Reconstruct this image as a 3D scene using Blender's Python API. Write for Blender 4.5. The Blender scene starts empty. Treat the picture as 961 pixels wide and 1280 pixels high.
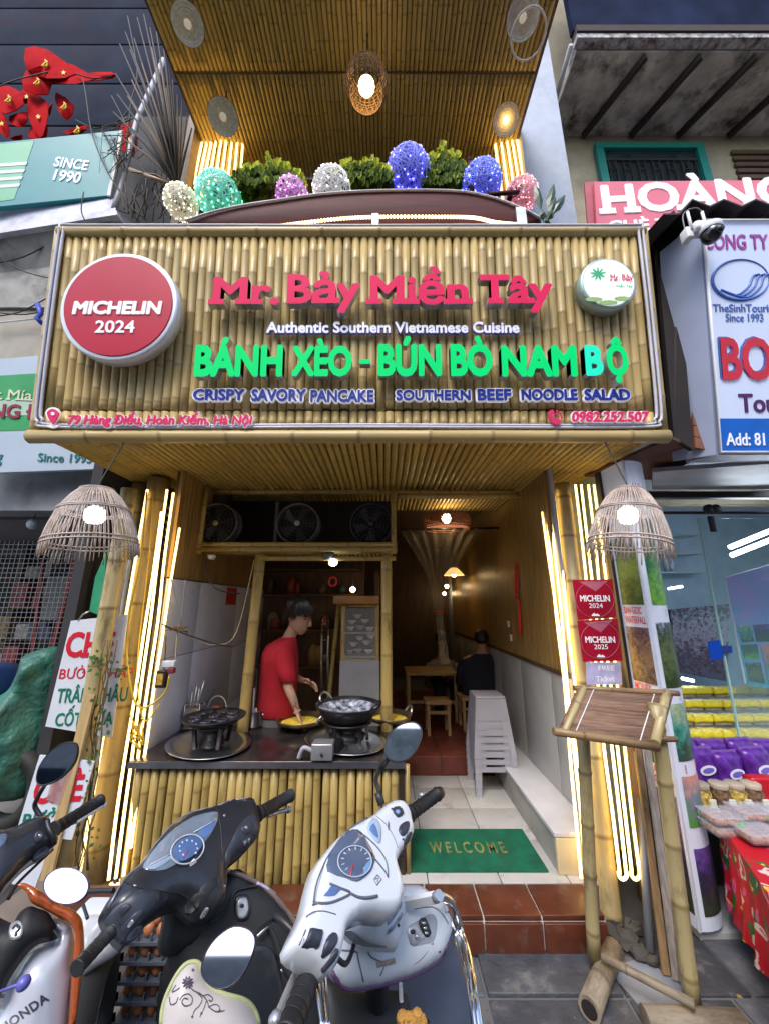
import bpy, bmesh, math, random
from math import radians, sin, cos, pi, sqrt, atan2
from mathutils import Vector, Matrix, Euler
from mathutils.geometry import delaunay_2d_cdt
R = random.Random(7)
scene = bpy.context.scene
COL = scene.collection

# ---------------------------------------------------------------- camera
FPX, PCX, PCY, TILT, EYE = 465.0, 480.5, 640.0, radians(14), Vector((0, 0, 1.6))
cam_d = bpy.data.cameras.new('camera')
cam = bpy.data.objects.new('camera', cam_d); COL.objects.link(cam)
cam.location = EYE; cam.rotation_euler = (pi/2 + TILT, 0, 0)
cam_d.sensor_fit = 'VERTICAL'; cam_d.sensor_height = 24; cam_d.lens = FPX/1280*24
cam_d.clip_start = 0.02; cam_d.clip_end = 500
scene.camera = cam
# ---------------------------------------------------------------- world, sun, exposure
SUN_EL, SUN_AZ = radians(52), radians(200)
w = bpy.data.worlds.new('World'); scene.world = w; w.use_nodes = True
nt = w.node_tree; nt.nodes.clear()
sky = nt.nodes.new('ShaderNodeTexSky'); sky.sky_type = 'NISHITA'; sky.sun_disc = False
sky.sun_elevation = SUN_EL; sky.sun_rotation = radians(200); sky.dust_density = 2.5; sky.air_density = 1.2; sky.ozone_density = 1.5
bg = nt.nodes.new('ShaderNodeBackground'); bg.inputs[1].default_value = 0.15
wo = nt.nodes.new('ShaderNodeOutputWorld')
nt.links.new(sky.outputs[0], bg.inputs[0]); nt.links.new(bg.outputs[0], wo.inputs[0])
sd = bpy.data.lights.new('sun', 'SUN'); sd.energy = 0.9; sd.angle = radians(25); sd.color = (1.0, .985, .97)
sun = bpy.data.objects.new('sun', sd); COL.objects.link(sun)
sv = Vector((-0.35, -0.85, 1.25)).normalized()      # towards the sun: behind the viewer, a little to the left
sun.rotation_euler = sv.to_track_quat('Z', 'Y').to_euler()
scene.view_settings.view_transform = 'Standard'; scene.view_settings.look = 'None'
scene.view_settings.exposure = 1.2; scene.view_settings.gamma = 1
scene.cycles.use_denoising = True
scene.cycles.max_bounces = 7; scene.cycles.sample_clamp_indirect = 4

# ---------------------------------------------------------------- measuring: photo pixel -> place
_c, _s = cos(TILT), sin(TILT)
def ray(px, py):
    u = (px-PCX)/FPX; v = (PCY-py)/FPX
    return Vector((u, _c - v*_s, _s + v*_c))
def P(px, py, x=None, y=None, z=None):
    r = ray(px, py)
    t = y/r.y if y is not None else ((z-EYE.z)/r.z if z is not None else x/r.x)
    return EYE + r*t

class Frame:
    """a plane in the place: local X right, local Z up, local -Y towards the street"""
    def __init__(s, o, n):
        o = Vector(o); y = -Vector(n).normalized()
        x = y.cross(Vector((0, 0, 1)))
        if x.length < 1e-4: x = Vector((1, 0, 0))
        x.normalize(); z = x.cross(y)
        s.M = Matrix(((x.x, y.x, z.x, o.x), (x.y, y.y, z.y, o.y), (x.z, y.z, z.z, o.z), (0, 0, 0, 1)))
        s.I = s.M.inverted()
    def L(s, px, py, off=0.0):
        r = s.I.to_3x3() @ ray(px, py); e = s.I @ EYE
        t = (-off - e.y)/r.y
        p = e + r*t
        return (p.x, p.z)
    def V(s, px, py, off=0.0):
        a = s.L(px, py, off); return Vector((a[0], -off, a[1]))

ID = Matrix.Identity(4)
MATS = {}
# ---------------------------------------------------------------- materials
def M(name, col, rough=.5, metal=0., em=None, ems=0., var=.12, vs=6., bump=0., bs=60., coat=0., trans=0., rnd=0., stretch=None, spec=None, dirt=None, ds=3., ior=None, dirtlo=.5, alpha=1., bd=.01):
    if name in MATS: return MATS[name]
    m = bpy.data.materials.new(name); m.use_nodes = True; MATS[name] = m
    n = m.node_tree.nodes; l = m.node_tree.links; b = n['Principled BSDF']
    tc = n.new('ShaderNodeTexCoord'); src = tc.outputs['Object']
    if stretch:
        mp = n.new('ShaderNodeMapping'); mp.inputs['Scale'].default_value = stretch; l.new(src, mp.inputs[0]); src = mp.outputs[0]
    nz = n.new('ShaderNodeTexNoise'); nz.inputs['Scale'].default_value = vs; nz.inputs['Detail'].default_value = 5; l.new(src, nz.inputs['Vector'])
    rp = n.new('ShaderNodeMapRange'); rp.inputs['From Min'].default_value = .3; rp.inputs['From Max'].default_value = .7
    rp.inputs['To Min'].default_value = 1-var; rp.inputs['To Max'].default_value = 1+var; l.new(nz.outputs['Fac'], rp.inputs['Value'])
    fac = rp.outputs[0]
    if rnd:
        oi = n.new('ShaderNodeObjectInfo'); r2 = n.new('ShaderNodeMapRange'); r2.inputs['To Min'].default_value = 1-rnd; r2.inputs['To Max'].default_value = 1+rnd
        l.new(oi.outputs['Random'], r2.inputs['Value']); mu = n.new('ShaderNodeMath'); mu.operation = 'MULTIPLY'
        l.new(fac, mu.inputs[0]); l.new(r2.outputs[0], mu.inputs[1]); fac = mu.outputs[0]
    vm = n.new('ShaderNodeVectorMath'); vm.operation = 'SCALE'; vm.inputs[0].default_value = col[:3]; l.new(fac, vm.inputs['Scale'])
    cout = vm.outputs[0]
    if dirt:
        nd = n.new('ShaderNodeTexNoise'); nd.inputs['Scale'].default_value = ds; nd.inputs['Detail'].default_value = 8; nd.inputs['Roughness'].default_value = .65; l.new(tc.outputs['Object'], nd.inputs['Vector'])
        rd = n.new('ShaderNodeMapRange'); rd.inputs['From Min'].default_value = dirtlo; rd.inputs['From Max'].default_value = dirtlo+.2; l.new(nd.outputs['Fac'], rd.inputs['Value'])
        mx = n.new('ShaderNodeMix'); mx.data_type = 'RGBA'; l.new(rd.outputs[0], mx.inputs['Factor']); l.new(cout, mx.inputs['A']); mx.inputs['B'].default_value = (*dirt, 1)
        cout = mx.outputs['Result']
    l.new(cout, b.inputs['Base Color'])
    b.inputs['Roughness'].default_value = rough; b.inputs['Metallic'].default_value = metal
    if coat: b.inputs['Coat Weight'].default_value = coat; b.inputs['Coat Roughness'].default_value = .06
    if trans: b.inputs['Transmission Weight'].default_value = trans
    if ior: b.inputs['IOR'].default_value = ior
    if spec is not None: b.inputs['Specular IOR Level'].default_value = spec
    if alpha < 1: b.inputs['Alpha'].default_value = alpha
    if em: b.inputs['Emission Color'].default_value = (*em, 1); b.inputs['Emission Strength'].default_value = ems
    if bump:
        bn = n.new('ShaderNodeTexNoise'); bn.inputs['Scale'].default_value = bs; bn.inputs['Detail'].default_value = 4; l.new(src, bn.inputs['Vector'])
        bp = n.new('ShaderNodeBump'); bp.inputs['Strength'].default_value = bump; bp.inputs['Distance'].default_value = bd
        l.new(bn.outputs['Fac'], bp.inputs['Height']); l.new(bp.outputs[0], b.inputs['Normal'])
    return m

def bamboo_mat(name, a, b2, nodec, rough=.38, blotch=(.05, .03, .01), bl=.62):
    m = bpy.data.materials.new(name); m.use_nodes = True; MATS[name] = m
    n = m.node_tree.nodes; l = m.node_tree.links; b = n['Principled BSDF']
    tc = n.new('ShaderNodeTexCoord'); mp = n.new('ShaderNodeMapping'); mp.inputs['Scale'].default_value = (30, 30, 1.6); l.new(tc.outputs['Object'], mp.inputs[0])
    oi = n.new('ShaderNodeObjectInfo')
    ad = n.new('ShaderNodeVectorMath'); ad.operation = 'ADD'; l.new(mp.outputs[0], ad.inputs[0])
    sc = n.new('ShaderNodeMath'); sc.operation = 'MULTIPLY'; sc.inputs[1].default_value = 37; l.new(oi.outputs['Random'], sc.inputs[0]); l.new(sc.outputs[0], ad.inputs[1])
    nz = n.new('ShaderNodeTexNoise'); nz.inputs['Scale'].default_value = 1; nz.inputs['Detail'].default_value = 6; l.new(ad.outputs[0], nz.inputs['Vector'])
    mx = n.new('ShaderNodeMix'); mx.data_type = 'RGBA'; mx.inputs['A'].default_value = (*a, 1); mx.inputs['B'].default_value = (*b2, 1); l.new(nz.outputs['Fac'], mx.inputs['Factor'])
    r2 = n.new('ShaderNodeMapRange'); r2.inputs['To Min'].default_value = .86; r2.inputs['To Max'].default_value = 1.12; l.new(oi.outputs['Random'], r2.inputs['Value'])
    vm = n.new('ShaderNodeVectorMath'); vm.operation = 'SCALE'; l.new(mx.outputs['Result'], vm.inputs[0]); l.new(r2.outputs[0], vm.inputs['Scale'])
    # weathering blotches
    m2 = n.new('ShaderNodeMapping'); m2.inputs['Scale'].default_value = (14, 14, 4); l.new(tc.outputs['Object'], m2.inputs[0])
    a2 = n.new('ShaderNodeVectorMath'); a2.operation = 'ADD'; l.new(m2.outputs[0], a2.inputs[0]); l.new(sc.outputs[0], a2.inputs[1])
    n2 = n.new('ShaderNodeTexNoise'); n2.inputs['Scale'].default_value = 1.0; n2.inputs['Detail'].default_value = 8; n2.inputs['Roughness'].default_value = .7; l.new(a2.outputs[0], n2.inputs['Vector'])
    rr = n.new('ShaderNodeMapRange'); rr.inputs['From Min'].default_value = bl-.08; rr.inputs['From Max'].default_value = bl+.1; rr.inputs['To Max'].default_value = .7; l.new(n2.outputs['Fac'], rr.inputs['Value'])
    m3 = n.new('ShaderNodeMix'); m3.data_type = 'RGBA'; l.new(rr.outputs[0], m3.inputs['Factor']); l.new(vm.outputs[0], m3.inputs['A']); m3.inputs['B'].default_value = (*blotch, 1)
    at = n.new('ShaderNodeAttribute'); at.attribute_name = 'node'
    m4 = n.new('ShaderNodeMix'); m4.data_type = 'RGBA'; l.new(at.outputs['Fac'], m4.inputs['Factor']); l.new(m3.outputs['Result'], m4.inputs['A']); m4.inputs['B'].default_value = (*nodec, 1)
    l.new(m4.outputs['Result'], b.inputs['Base Color'])
    b.inputs['Roughness'].default_value = rough
    bp = n.new('ShaderNodeBump'); bp.inputs['Strength'].default_value = .25; bp.inputs['Distance'].default_value = .004; l.new(nz.outputs['Fac'], bp.inputs['Height']); l.new(bp.outputs[0], b.inputs['Normal'])
    return m

# ---------------------------------------------------------------- mesh builder
class MB:
    def __init__(s): s.v = []; s.f = []; s.mi = []; s.sm = []; s.node = {}
    def add(s, vs, fs, mi=0, sm=False):
        k = len(s.v); s.v += [Vector(p) for p in vs]
        for f in fs: s.f.append([i+k for i in f]); s.mi.append(mi); s.sm.append(sm)
        return s
    def box(s, a, b, mi=0):
        (x0, y0, z0), (x1, y1, z1) = [min(p, q) for p, q in zip(a, b)], [max(p, q) for p, q in zip(a, b)]
        return s.add([(x0,y0,z0),(x1,y0,z0),(x1,y1,z0),(x0,y1,z0),(x0,y0,z1),(x1,y0,z1),(x1,y1,z1),(x0,y1,z1)],
              [(0,3,2,1),(4,5,6,7),(0,1,5,4),(1,2,6,5),(2,3,7,6),(3,0,4,7)], mi)
    def bbox(s, a, b, bv=.01, mi=0):
        """box with chamfered edges"""
        bm = bmesh.new(); bmesh.ops.create_cube(bm, size=1)
        a, b = Vector(a), Vector(b); c = (a+b)/2; d = b-a
        for v in bm.verts: v.co = Vector((v.co.x*abs(d.x), v.co.y*abs(d.y), v.co.z*abs(d.z))) + c
        bmesh.ops.bevel(bm, geom=bm.edges[:], offset=bv, segments=2, affect='EDGES', profile=.6)
        bm.verts.index_update()
        s.add([v.co.copy() for v in bm.verts], [[v.index for v in f.verts] for f in bm.faces], mi, True); bm.free(); return s
    def bar(s, p, q, w, h=None, up=(0,0,1), mi=0, w2=None, h2=None):
        p, q = Vector(p), Vector(q); h = h or w; d = (q-p).normalized(); u = Vector(up)
        if abs(d.dot(u)) > .98: u = Vector((1, 0, 0))
        r = d.cross(u).normalized(); u = r.cross(d); w2 = w2 or w; h2 = h2 or h
        vs = [p - r*w/2 - u*h/2, p + r*w/2 - u*h/2, p + r*w/2 + u*h/2, p - r*w/2 + u*h/2,
              q - r*w2/2 - u*h2/2, q + r*w2/2 - u*h2/2, q + r*w2/2 + u*h2/2, q - r*w2/2 + u*h2/2]
        return s.add(vs, [(0,1,2,3),(7,6,5,4),(4,5,1,0),(5,6,2,1),(6,7,3,2),(7,4,0,3)], mi)
    def tube(s, pts, r, seg=8, closed=False, mi=0, cap=True, sm=True):
        pts = [Vector(p) for p in pts]; n = len(pts); rr = r if isinstance(r, (list, tuple)) else [r]*n
        k = len(s.v); prev = None
        for i, p in enumerate(pts):
            if closed: d = pts[(i+1) % n] - pts[i-1]
            else: d = pts[min(i+1, n-1)] - pts[max(i-1, 0)]
            if d.length < 1e-9: d = Vector((0,0,1))
            d.normalize()
            if prev is None:
                u = d.orthogonal().normalized()
            else:
                u = prev - d*prev.dot(d)
                u = u.normalized() if u.length > 1e-6 else d.orthogonal().normalized()
            prev = u; w_ = d.cross(u)
            for j in range(seg):
                a = 2*pi*j/seg; s.v.append(p + (u*cos(a) + w_*sin(a))*rr[i])
        for i in range(n if closed else n-1):
            for j in range(seg):
                a = k+i*seg+j; b = k+i*seg+(j+1) % seg; c = k+((i+1) % n)*seg+(j+1) % seg; d = k+((i+1) % n)*seg+j
                s.f.append([a, b, c, d]); s.mi.append(mi); s.sm.append(sm)
        if cap and not closed:
            s.f.append([k+j for j in range(seg)][::-1]); s.mi.append(mi); s.sm.append(False)
            s.f.append([k+(n-1)*seg+j for j in range(seg)]); s.mi.append(mi); s.sm.append(False)
        return s
    def lathe(s, prof, c=(0,0,0), ax=(0,0,1), seg=24, mi=0, sm=True, sx=1, sy=1):
        ax = Vector(ax).normalized(); u = ax.orthogonal().normalized(); w_ = ax.cross(u); c = Vector(c); k = len(s.v)
        for (r, z) in prof:
            for j in range(seg):
                a = 2*pi*j/seg; s.v.append(c + ax*z + (u*cos(a)*sx + w_*sin(a)*sy)*max(r, 1e-5))
        for i in range(len(prof)-1):
            for j in range(seg):
                a = k+i*seg+j; b = k+i*seg+(j+1) % seg
                s.f.append([a, b, b+seg, a+seg]); s.mi.append(mi); s.sm.append(sm)
        return s
    def prism(s, poly, d, mi=0, smi=None):
        """polygon of 3D points extruded by d"""
        n = len(poly); d = Vector(d); vs = [Vector(p) for p in poly] + [Vector(p)+d for p in poly]
        k = len(s.v); s.v += vs; smi = mi if smi is None else smi
        s.f.append([k+i for i in range(n)]); s.mi.append(mi); s.sm.append(False)
        s.f.append([k+n+i for i in range(n)][::-1]); s.mi.append(mi); s.sm.append(False)
        for i in range(n):
            s.f.append([k+i, k+n+i, k+n+(i+1) % n, k+(i+1) % n]); s.mi.append(smi); s.sm.append(False)
        return s
    def sphere(s, c, r, seg=12, rings=8, mi=0):
        rx, ry, rz = (r, r, r) if not isinstance(r, (tuple, list)) else r; c = Vector(c)
        k = len(s.v)
        for i in range(rings+1):
            t = pi*i/rings
            for j in range(seg):
                a = 2*pi*j/seg; s.v.append(c + Vector((rx*sin(t)*cos(a), ry*sin(t)*sin(a), rz*cos(t))))
        for i in range(rings):
            for j in range(seg):
                a = k+i*seg+j; b = k+i*seg+(j+1) % seg
                s.f.append([a, a+seg, b+seg, b]); s.mi.append(mi); s.sm.append(True)
        return s
    def mesh(s, name, mats, M_=None):
        me = bpy.data.meshes.new(name)
        vs = [M_ @ v for v in s.v] if M_ is not None else s.v
        me.from_pydata([tuple(v) for v in vs], [], s.f)
        mats = mats if isinstance(mats, (list, tuple)) else [mats]
        for m in mats: me.materials.append(m)
        me.polygons.foreach_set('material_index', s.mi); me.polygons.foreach_set('use_smooth', s.sm)
        if s.node:
            at = me.attributes.new('node', 'FLOAT', 'POINT')
            for i, v in s.node.items(): at.data[i].value = v
        me.validate(); me.update()
        return me

# ---------------------------------------------------------------- objects
def tag(o, label=None, cat=None, group=None, kind=None):
    if label: o['label'] = label
    if cat: o['category'] = cat
    if group: o['group'] = group
    if kind: o['kind'] = kind
    return o
def thing(name, label, cat, loc=(0,0,0), group=None, frame=None):
    o = bpy.data.objects.new(name, None); COL.objects.link(o); o.empty_display_size = .1
    o.matrix_world = frame.M.copy() if frame else Matrix.Translation(Vector(loc))
    return tag(o, label, cat, group)
def struct(name, loc=(0,0,0)):
    o = bpy.data.objects.new(name, None); COL.objects.link(o); o.matrix_world = Matrix.Translation(Vector(loc)); o['kind'] = 'structure'; return o
def basis(root):
    m = root.matrix_basis.copy()
    while root.parent: root = root.parent; m = root.matrix_basis @ m
    return m
def part(root, name, mb, mats, world=True, label=None, stuff=False):
    """one mesh under root; the builder's points are world points unless world=False"""
    me = mb.mesh(name, mats, basis(root).inverted() if (world and root) else None)
    o = bpy.data.objects.new(name, me); COL.objects.link(o)
    if root: o.parent = root
    if label: o['label'] = label
    if stuff: o['kind'] = 'stuff'
    return o
def inst(root, name, me, mloc):
    o = bpy.data.objects.new(name, me); COL.objects.link(o); o.parent = root; o.matrix_basis = mloc; return o
def single(name, mb, mats, label, cat, group=None, kind=None, loc=(0,0,0)):
    me = mb.mesh(name, mats, Matrix.Translation(-Vector(loc)))
    o = bpy.data.objects.new(name, me); COL.objects.link(o); o.location = loc
    return tag(o, label, cat, group, kind)
def copy_tree(o, parent=None):
    c = o.copy(); COL.objects.link(c); c.parent = parent
    if parent: c.matrix_parent_inverse = o.matrix_parent_inverse
    for ch in [q for q in o.children]: copy_tree(ch, c)
    return c

# ---------------------------------------------------------------- bamboo poles
_bam = {}
def bam_mesh(L, r, mat, seg=8, gap=.27, var=0):
    key = (round(L, 2), round(r, 4), mat.name, seg, round(gap, 3), var)
    if key in _bam: return _bam[key]
    rg = random.Random(hash(key[:2]) + var*13); mb = MB(); prof = []; nd = []
    z = -rg.random()*gap*.8; zs = []
    while z < L: z += gap*(.85+.3*rg.random()); zs.append(z)
    prof.append((r, 0)); nd.append(0)
    e = min(.012, r*.35)
    for q in zs:
        if q < .02 or q > L-.02: continue
        k = 1+rg.uniform(-.03, .03)
        prof += [(r*.985*k, q-e*1.4), (r*1.05, q-e*.35), (r*1.035, q+e*.35), (r*.975*k, q+e*1.4)]; nd += [0, .6, .7, .0]
    prof.append((r, L)); nd.append(0)
    mb.lathe(prof, seg=seg)
    for i, v in enumerate(nd):
        for j in range(seg): mb.node[i*seg+j] = v
    n = len(prof); k = 0
    mb.f.append(list(range(seg))[::-1]); mb.mi.append(0); mb.sm.append(False)
    mb.f.append([(n-1)*seg+j for j in range(seg)]); mb.mi.append(0); mb.sm.append(False)
    me = mb.mesh('bamboo', mat); _bam[key] = me; return me
def pole(root, p, q, r, mat, name='bamboo_pole', seg=8, gap=.27, nvar=4, world=True):
    p, q = Vector(p), Vector(q)
    if world: I = basis(root).inverted(); p, q = I @ p, I @ q
    d = q-p; L = d.length; Lq = max(.05, round(L*5)/5)
    me = bam_mesh(Lq, r, mat, seg, gap, R.randrange(nvar))
    m = Matrix.Translation(p) @ d.to_track_quat('Z', 'Y').to_matrix().to_4x4() @ Matrix.Rotation(R.random()*6.28, 4, 'Z') @ Matrix.Diagonal((1, 1, L/Lq, 1))
    return inst(root, name, me, m)

# ---------------------------------------------------------------- lettering
def _glyphs(text, bold=0., shear=0., space=1.):
    cu = bpy.data.curves.new('tmp', 'FONT'); cu.body = text; cu.offset = bold; cu.shear = shear; cu.space_character = space; cu.resolution_u = 3
    ob = bpy.data.objects.new('tmp', cu); COL.objects.link(ob); bpy.context.view_layer.update()
    me = bpy.data.meshes.new_from_object(ob.evaluated_get(bpy.context.evaluated_depsgraph_get()))
    vs = [(v.co.x, v.co.y) for v in me.vertices]; fs = [list(p.vertices) for p in me.polygons]
    bpy.data.objects.remove(ob); bpy.data.curves.remove(cu); bpy.data.meshes.remove(me)
    # merge doubles and split in islands
    key = {}; rem = []
    out = []
    for v in vs:
        k = (round(v[0], 4), round(v[1], 4))
        if k not in key: key[k] = len(out); out.append(v)
        rem.append(key[k])
    fs = [[rem[i] for i in f] for f in fs]; fs = [f for f in fs if len(set(f)) == len(f)]
    par = list(range(len(out)))
    def find(a):
        while par[a] != a: par[a] = par[par[a]]; a = par[a]
        return a
    for f in fs:
        for i in f[1:]: par[find(i)] = find(f[0])
    isl = {}
    for f in fs: isl.setdefault(find(f[0]), []).append(f)
    items = []
    for k, ff in isl.items():
        xs = [out[i][0] for f in ff for i in f]; items.append([min(xs), max(xs), ff])
    items.sort(key=lambda a: a[0]); cl = []
    for it in items:
        if cl:
            c = cl[-1]; ov = min(c[1], it[1]) - max(c[0], it[0])
            if ov > .45*min(c[1]-c[0], it[1]-it[0]): c[0] = min(c[0], it[0]); c[1] = max(c[1], it[1]); c[2] += it[2]; continue
        cl.append([it[0], it[1], list(it[2])])
    return out, [c[2] for c in cl]
def _solid(vs, fs, dep):
    """2D faces -> solid with front (mat 0) and side (mat 1); local y from -dep (front) to 0"""
    mb = MB(); idx = sorted({i for f in fs for i in f}); mp = {i: k for k, i in enumerate(idx)}; n = len(idx)
    cnt = {}
    for f in fs:
        for a, b in zip(f, f[1:]+f[:1]): cnt[(a, b)] = cnt.get((a, b), 0)+1
    fr = [(vs[i][0], -dep, vs[i][1]) for i in idx]; bk = [(vs[i][0], 0, vs[i][1]) for i in idx]
    mb.add(fr, [[mp[i] for i in f] for f in fs], 0)
    side = [(mp[a], mp[a]+n, mp[b]+n, mp[b]) for (a, b) in cnt if (b, a) not in cnt]
    k = len(mb.v); mb.v = [Vector(p) for p in fr+bk]
    for f in side: mb.f.append(list(f)); mb.mi.append(1); mb.sm.append(False)
    return mb
def _slabs(vs, ff, levels, ext, th):
    """slab serifs on every narrow stem met at the given heights"""
    cnt = {}
    for f in ff:
        for a, b in zip(f, f[1:]+f[:1]): cnt[(a, b)] = 1
    edges = [(vs[a], vs[b]) for (a, b) in cnt if (b, a) not in cnt]
    ys = [vs[i][1] for f in ff for i in f]; y0, y1 = min(ys), max(ys); rects = []
    for lv in levels:
        for lev, sgn in ((lv, -1), ):
            yy = lev + (.02 if lv < .1 else -.02)
            if yy < y0 or yy > y1: continue
            xs = sorted(a[0] + (b[0]-a[0])*(yy-a[1])/(b[1]-a[1]) for a, b in edges if (a[1]-yy)*(b[1]-yy) < 0)
            for i in range(0, len(xs)-1, 2):
                if .07 < xs[i+1]-xs[i] < .30:
                    if lv < .1: rects.append((xs[i]-ext, lev-.03, xs[i+1]+ext, lev+th-.03))
                    else: rects.append((xs[i]-ext, lev-th+.03, xs[i+1]+ext, lev+.03))
    return rects
SER = {'r': (0, .546), 'i': (0, .546), 'n': (0, .546), 'ề': (), 'ả': (0,), 'â': (0,), 'y': (.546,), 'T': (0,), 'O': (), 'G': (), 'Ô': (), 'C': (), 'E': (0, .727), 'È': (0,.727), 'u': (.546,), 'g': (), 'o': ()}
def text(fr, root, s, box, dep=.01, off=0., mats=None, bold=0., shear=0., space=1., slab=False, split=False, name='lettering', wname='letter', rim=0., rimmat=None, label=None, noslab='.-'):
    """fit a line of text in the photo box (x0, y0 top, x1, y1 bottom) on the plane of fr, raised by off"""
    x0, z1 = fr.L(box[0], box[1], off+dep); x0b, z0 = fr.L(box[0], box[3], off+dep); x1, _ = fr.L(box[2], box[3], off+dep)
    x0 = x0b
    def build(bld, dd, oo, mm, nm, do_split):
        vs, groups = _glyphs(s, 0, shear, space)
        allx = [v[0] for v in vs]; ally = [v[1] for v in vs]
        a0, a1, b0, b1 = min(allx)-bold, max(allx)+bold, min(ally)-bold, max(ally)+bold
        kx = (x1-x0)/(a1-a0); kz = (z1-z0)/(b1-b0)
        T = Matrix(((kx, 0, 0, x0-a0*kx), (0, 1, 0, -oo), (0, 0, kz, z0-b0*kz), (0, 0, 0, 1)))
        chars = [c for c in s if c != ' ']
        res = []
        for gi, ff in enumerate(groups):
            mb = _solid(vs, ff, dd)
            if bld > 0:
                base_v, base_f = list(mb.v), [list(f) for f in mb.f]; bm_ = list(mb.mi)
                nd_ = 8 if bld > .012 else 4
                for q_ in range(nd_):
                    a_ = 2*pi*(q_+.5)/nd_; k_ = len(mb.v); e_ = dd*.0 + .00012*(q_+1)
                    mb.v += [v+Vector((cos(a_)*bld, -e_ if v.y < -dd*.5 else 0, sin(a_)*bld)) for v in base_v]
                    mb.f += [[i+k_ for i in f] for f in base_f]; mb.mi += bm_; mb.sm += [False]*len(base_f)
            if slab:
                ch = chars[gi] if len(groups) == len(chars) else 'M'
                if ch not in noslab:
                    lv = SER.get(ch, (0, .727))
                    for k, (ra, rb, rc, rd) in enumerate(_slabs(vs, ff, lv, .075+bld, .10+bld)):
                        e = -.0012*(k % 3+1)-.0015
                        mb.add([(ra,-dd+e,rb),(rc,-dd+e,rb),(rc,-dd+e,rd),(ra,-dd+e,rd)], [(0,1,2,3)], 0)
                        mb.add([(ra,-dd+e,rb),(rc,-dd+e,rb),(rc,-dd+e,rd),(ra,-dd+e,rd),(ra,0,rb),(rc,0,rb),(rc,0,rd),(ra,0,rd)], [(0,4,5,1),(1,5,6,2),(2,6,7,3),(3,7,4,0)], 1)
            res.append((mb, T))
        if do_split:
            for mb, T_ in res:
                mb.v = [T_ @ v for v in mb.v]; part(root, wname, mb, mm, world=False)
        else:
            a = MB()
            for mb, T_ in res:
                k = len(a.v); a.v += [T_ @ v for v in mb.v]; a.f += [[i+k for i in f] for f in mb.f]; a.mi += mb.mi; a.sm += mb.sm
            part(root, nm, a, mm, world=False, label=label)
    if rim: build(bold+rim, dep*.6, off, [rimmat, rimmat], name+'_rim' if not split else 'lettering_rim', False)
    mats = mats if isinstance(mats, (list, tuple)) else [mats, mats]
    build(bold, dep, off+.0006, list(mats), name, split)

# ---------------------------------------------------------------- cushions: rounded solids over a traced outline
def smooth_poly(pts, n=4, closed=True):
    out = []; m = len(pts)
    for i in range(m if closed else m-1):
        p0 = pts[(i-1) % m] if closed or i > 0 else pts[i]; p1 = pts[i]; p2 = pts[(i+1) % m]; p3 = pts[(i+2) % m] if closed or i+2 < m else pts[i+1]
        for k in range(n):
            t = k/n
            out.append(tuple(.5*((2*b) + (c-a)*t + (2*a-5*b+4*c-d)*t*t + (3*b-a-3*c+d)*t**3) for a, b, c, d in zip(p0, p1, p2, p3)))
    if not closed: out.append(tuple(pts[-1]))
    return out
def _dist(p, poly):
    best = 1e9
    for a, b in zip(poly, poly[1:]+poly[:1]):
        dx, dy = b[0]-a[0], b[1]-a[1]; q = dx*dx+dy*dy
        t = 0 if q == 0 else max(0, min(1, ((p[0]-a[0])*dx+(p[1]-a[1])*dy)/q))
        d = (p[0]-a[0]-t*dx)**2+(p[1]-a[1]-t*dy)**2
        if d < best: best = d
    return sqrt(best)
def _inside(p, poly):
    c = False
    for a, b in zip(poly, poly[1:]+poly[:1]):
        if (a[1] > p[1]) != (b[1] > p[1]) and p[0] < (b[0]-a[0])*(p[1]-a[1])/(b[1]-a[1])+a[0]: c = not c
    return c
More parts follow.
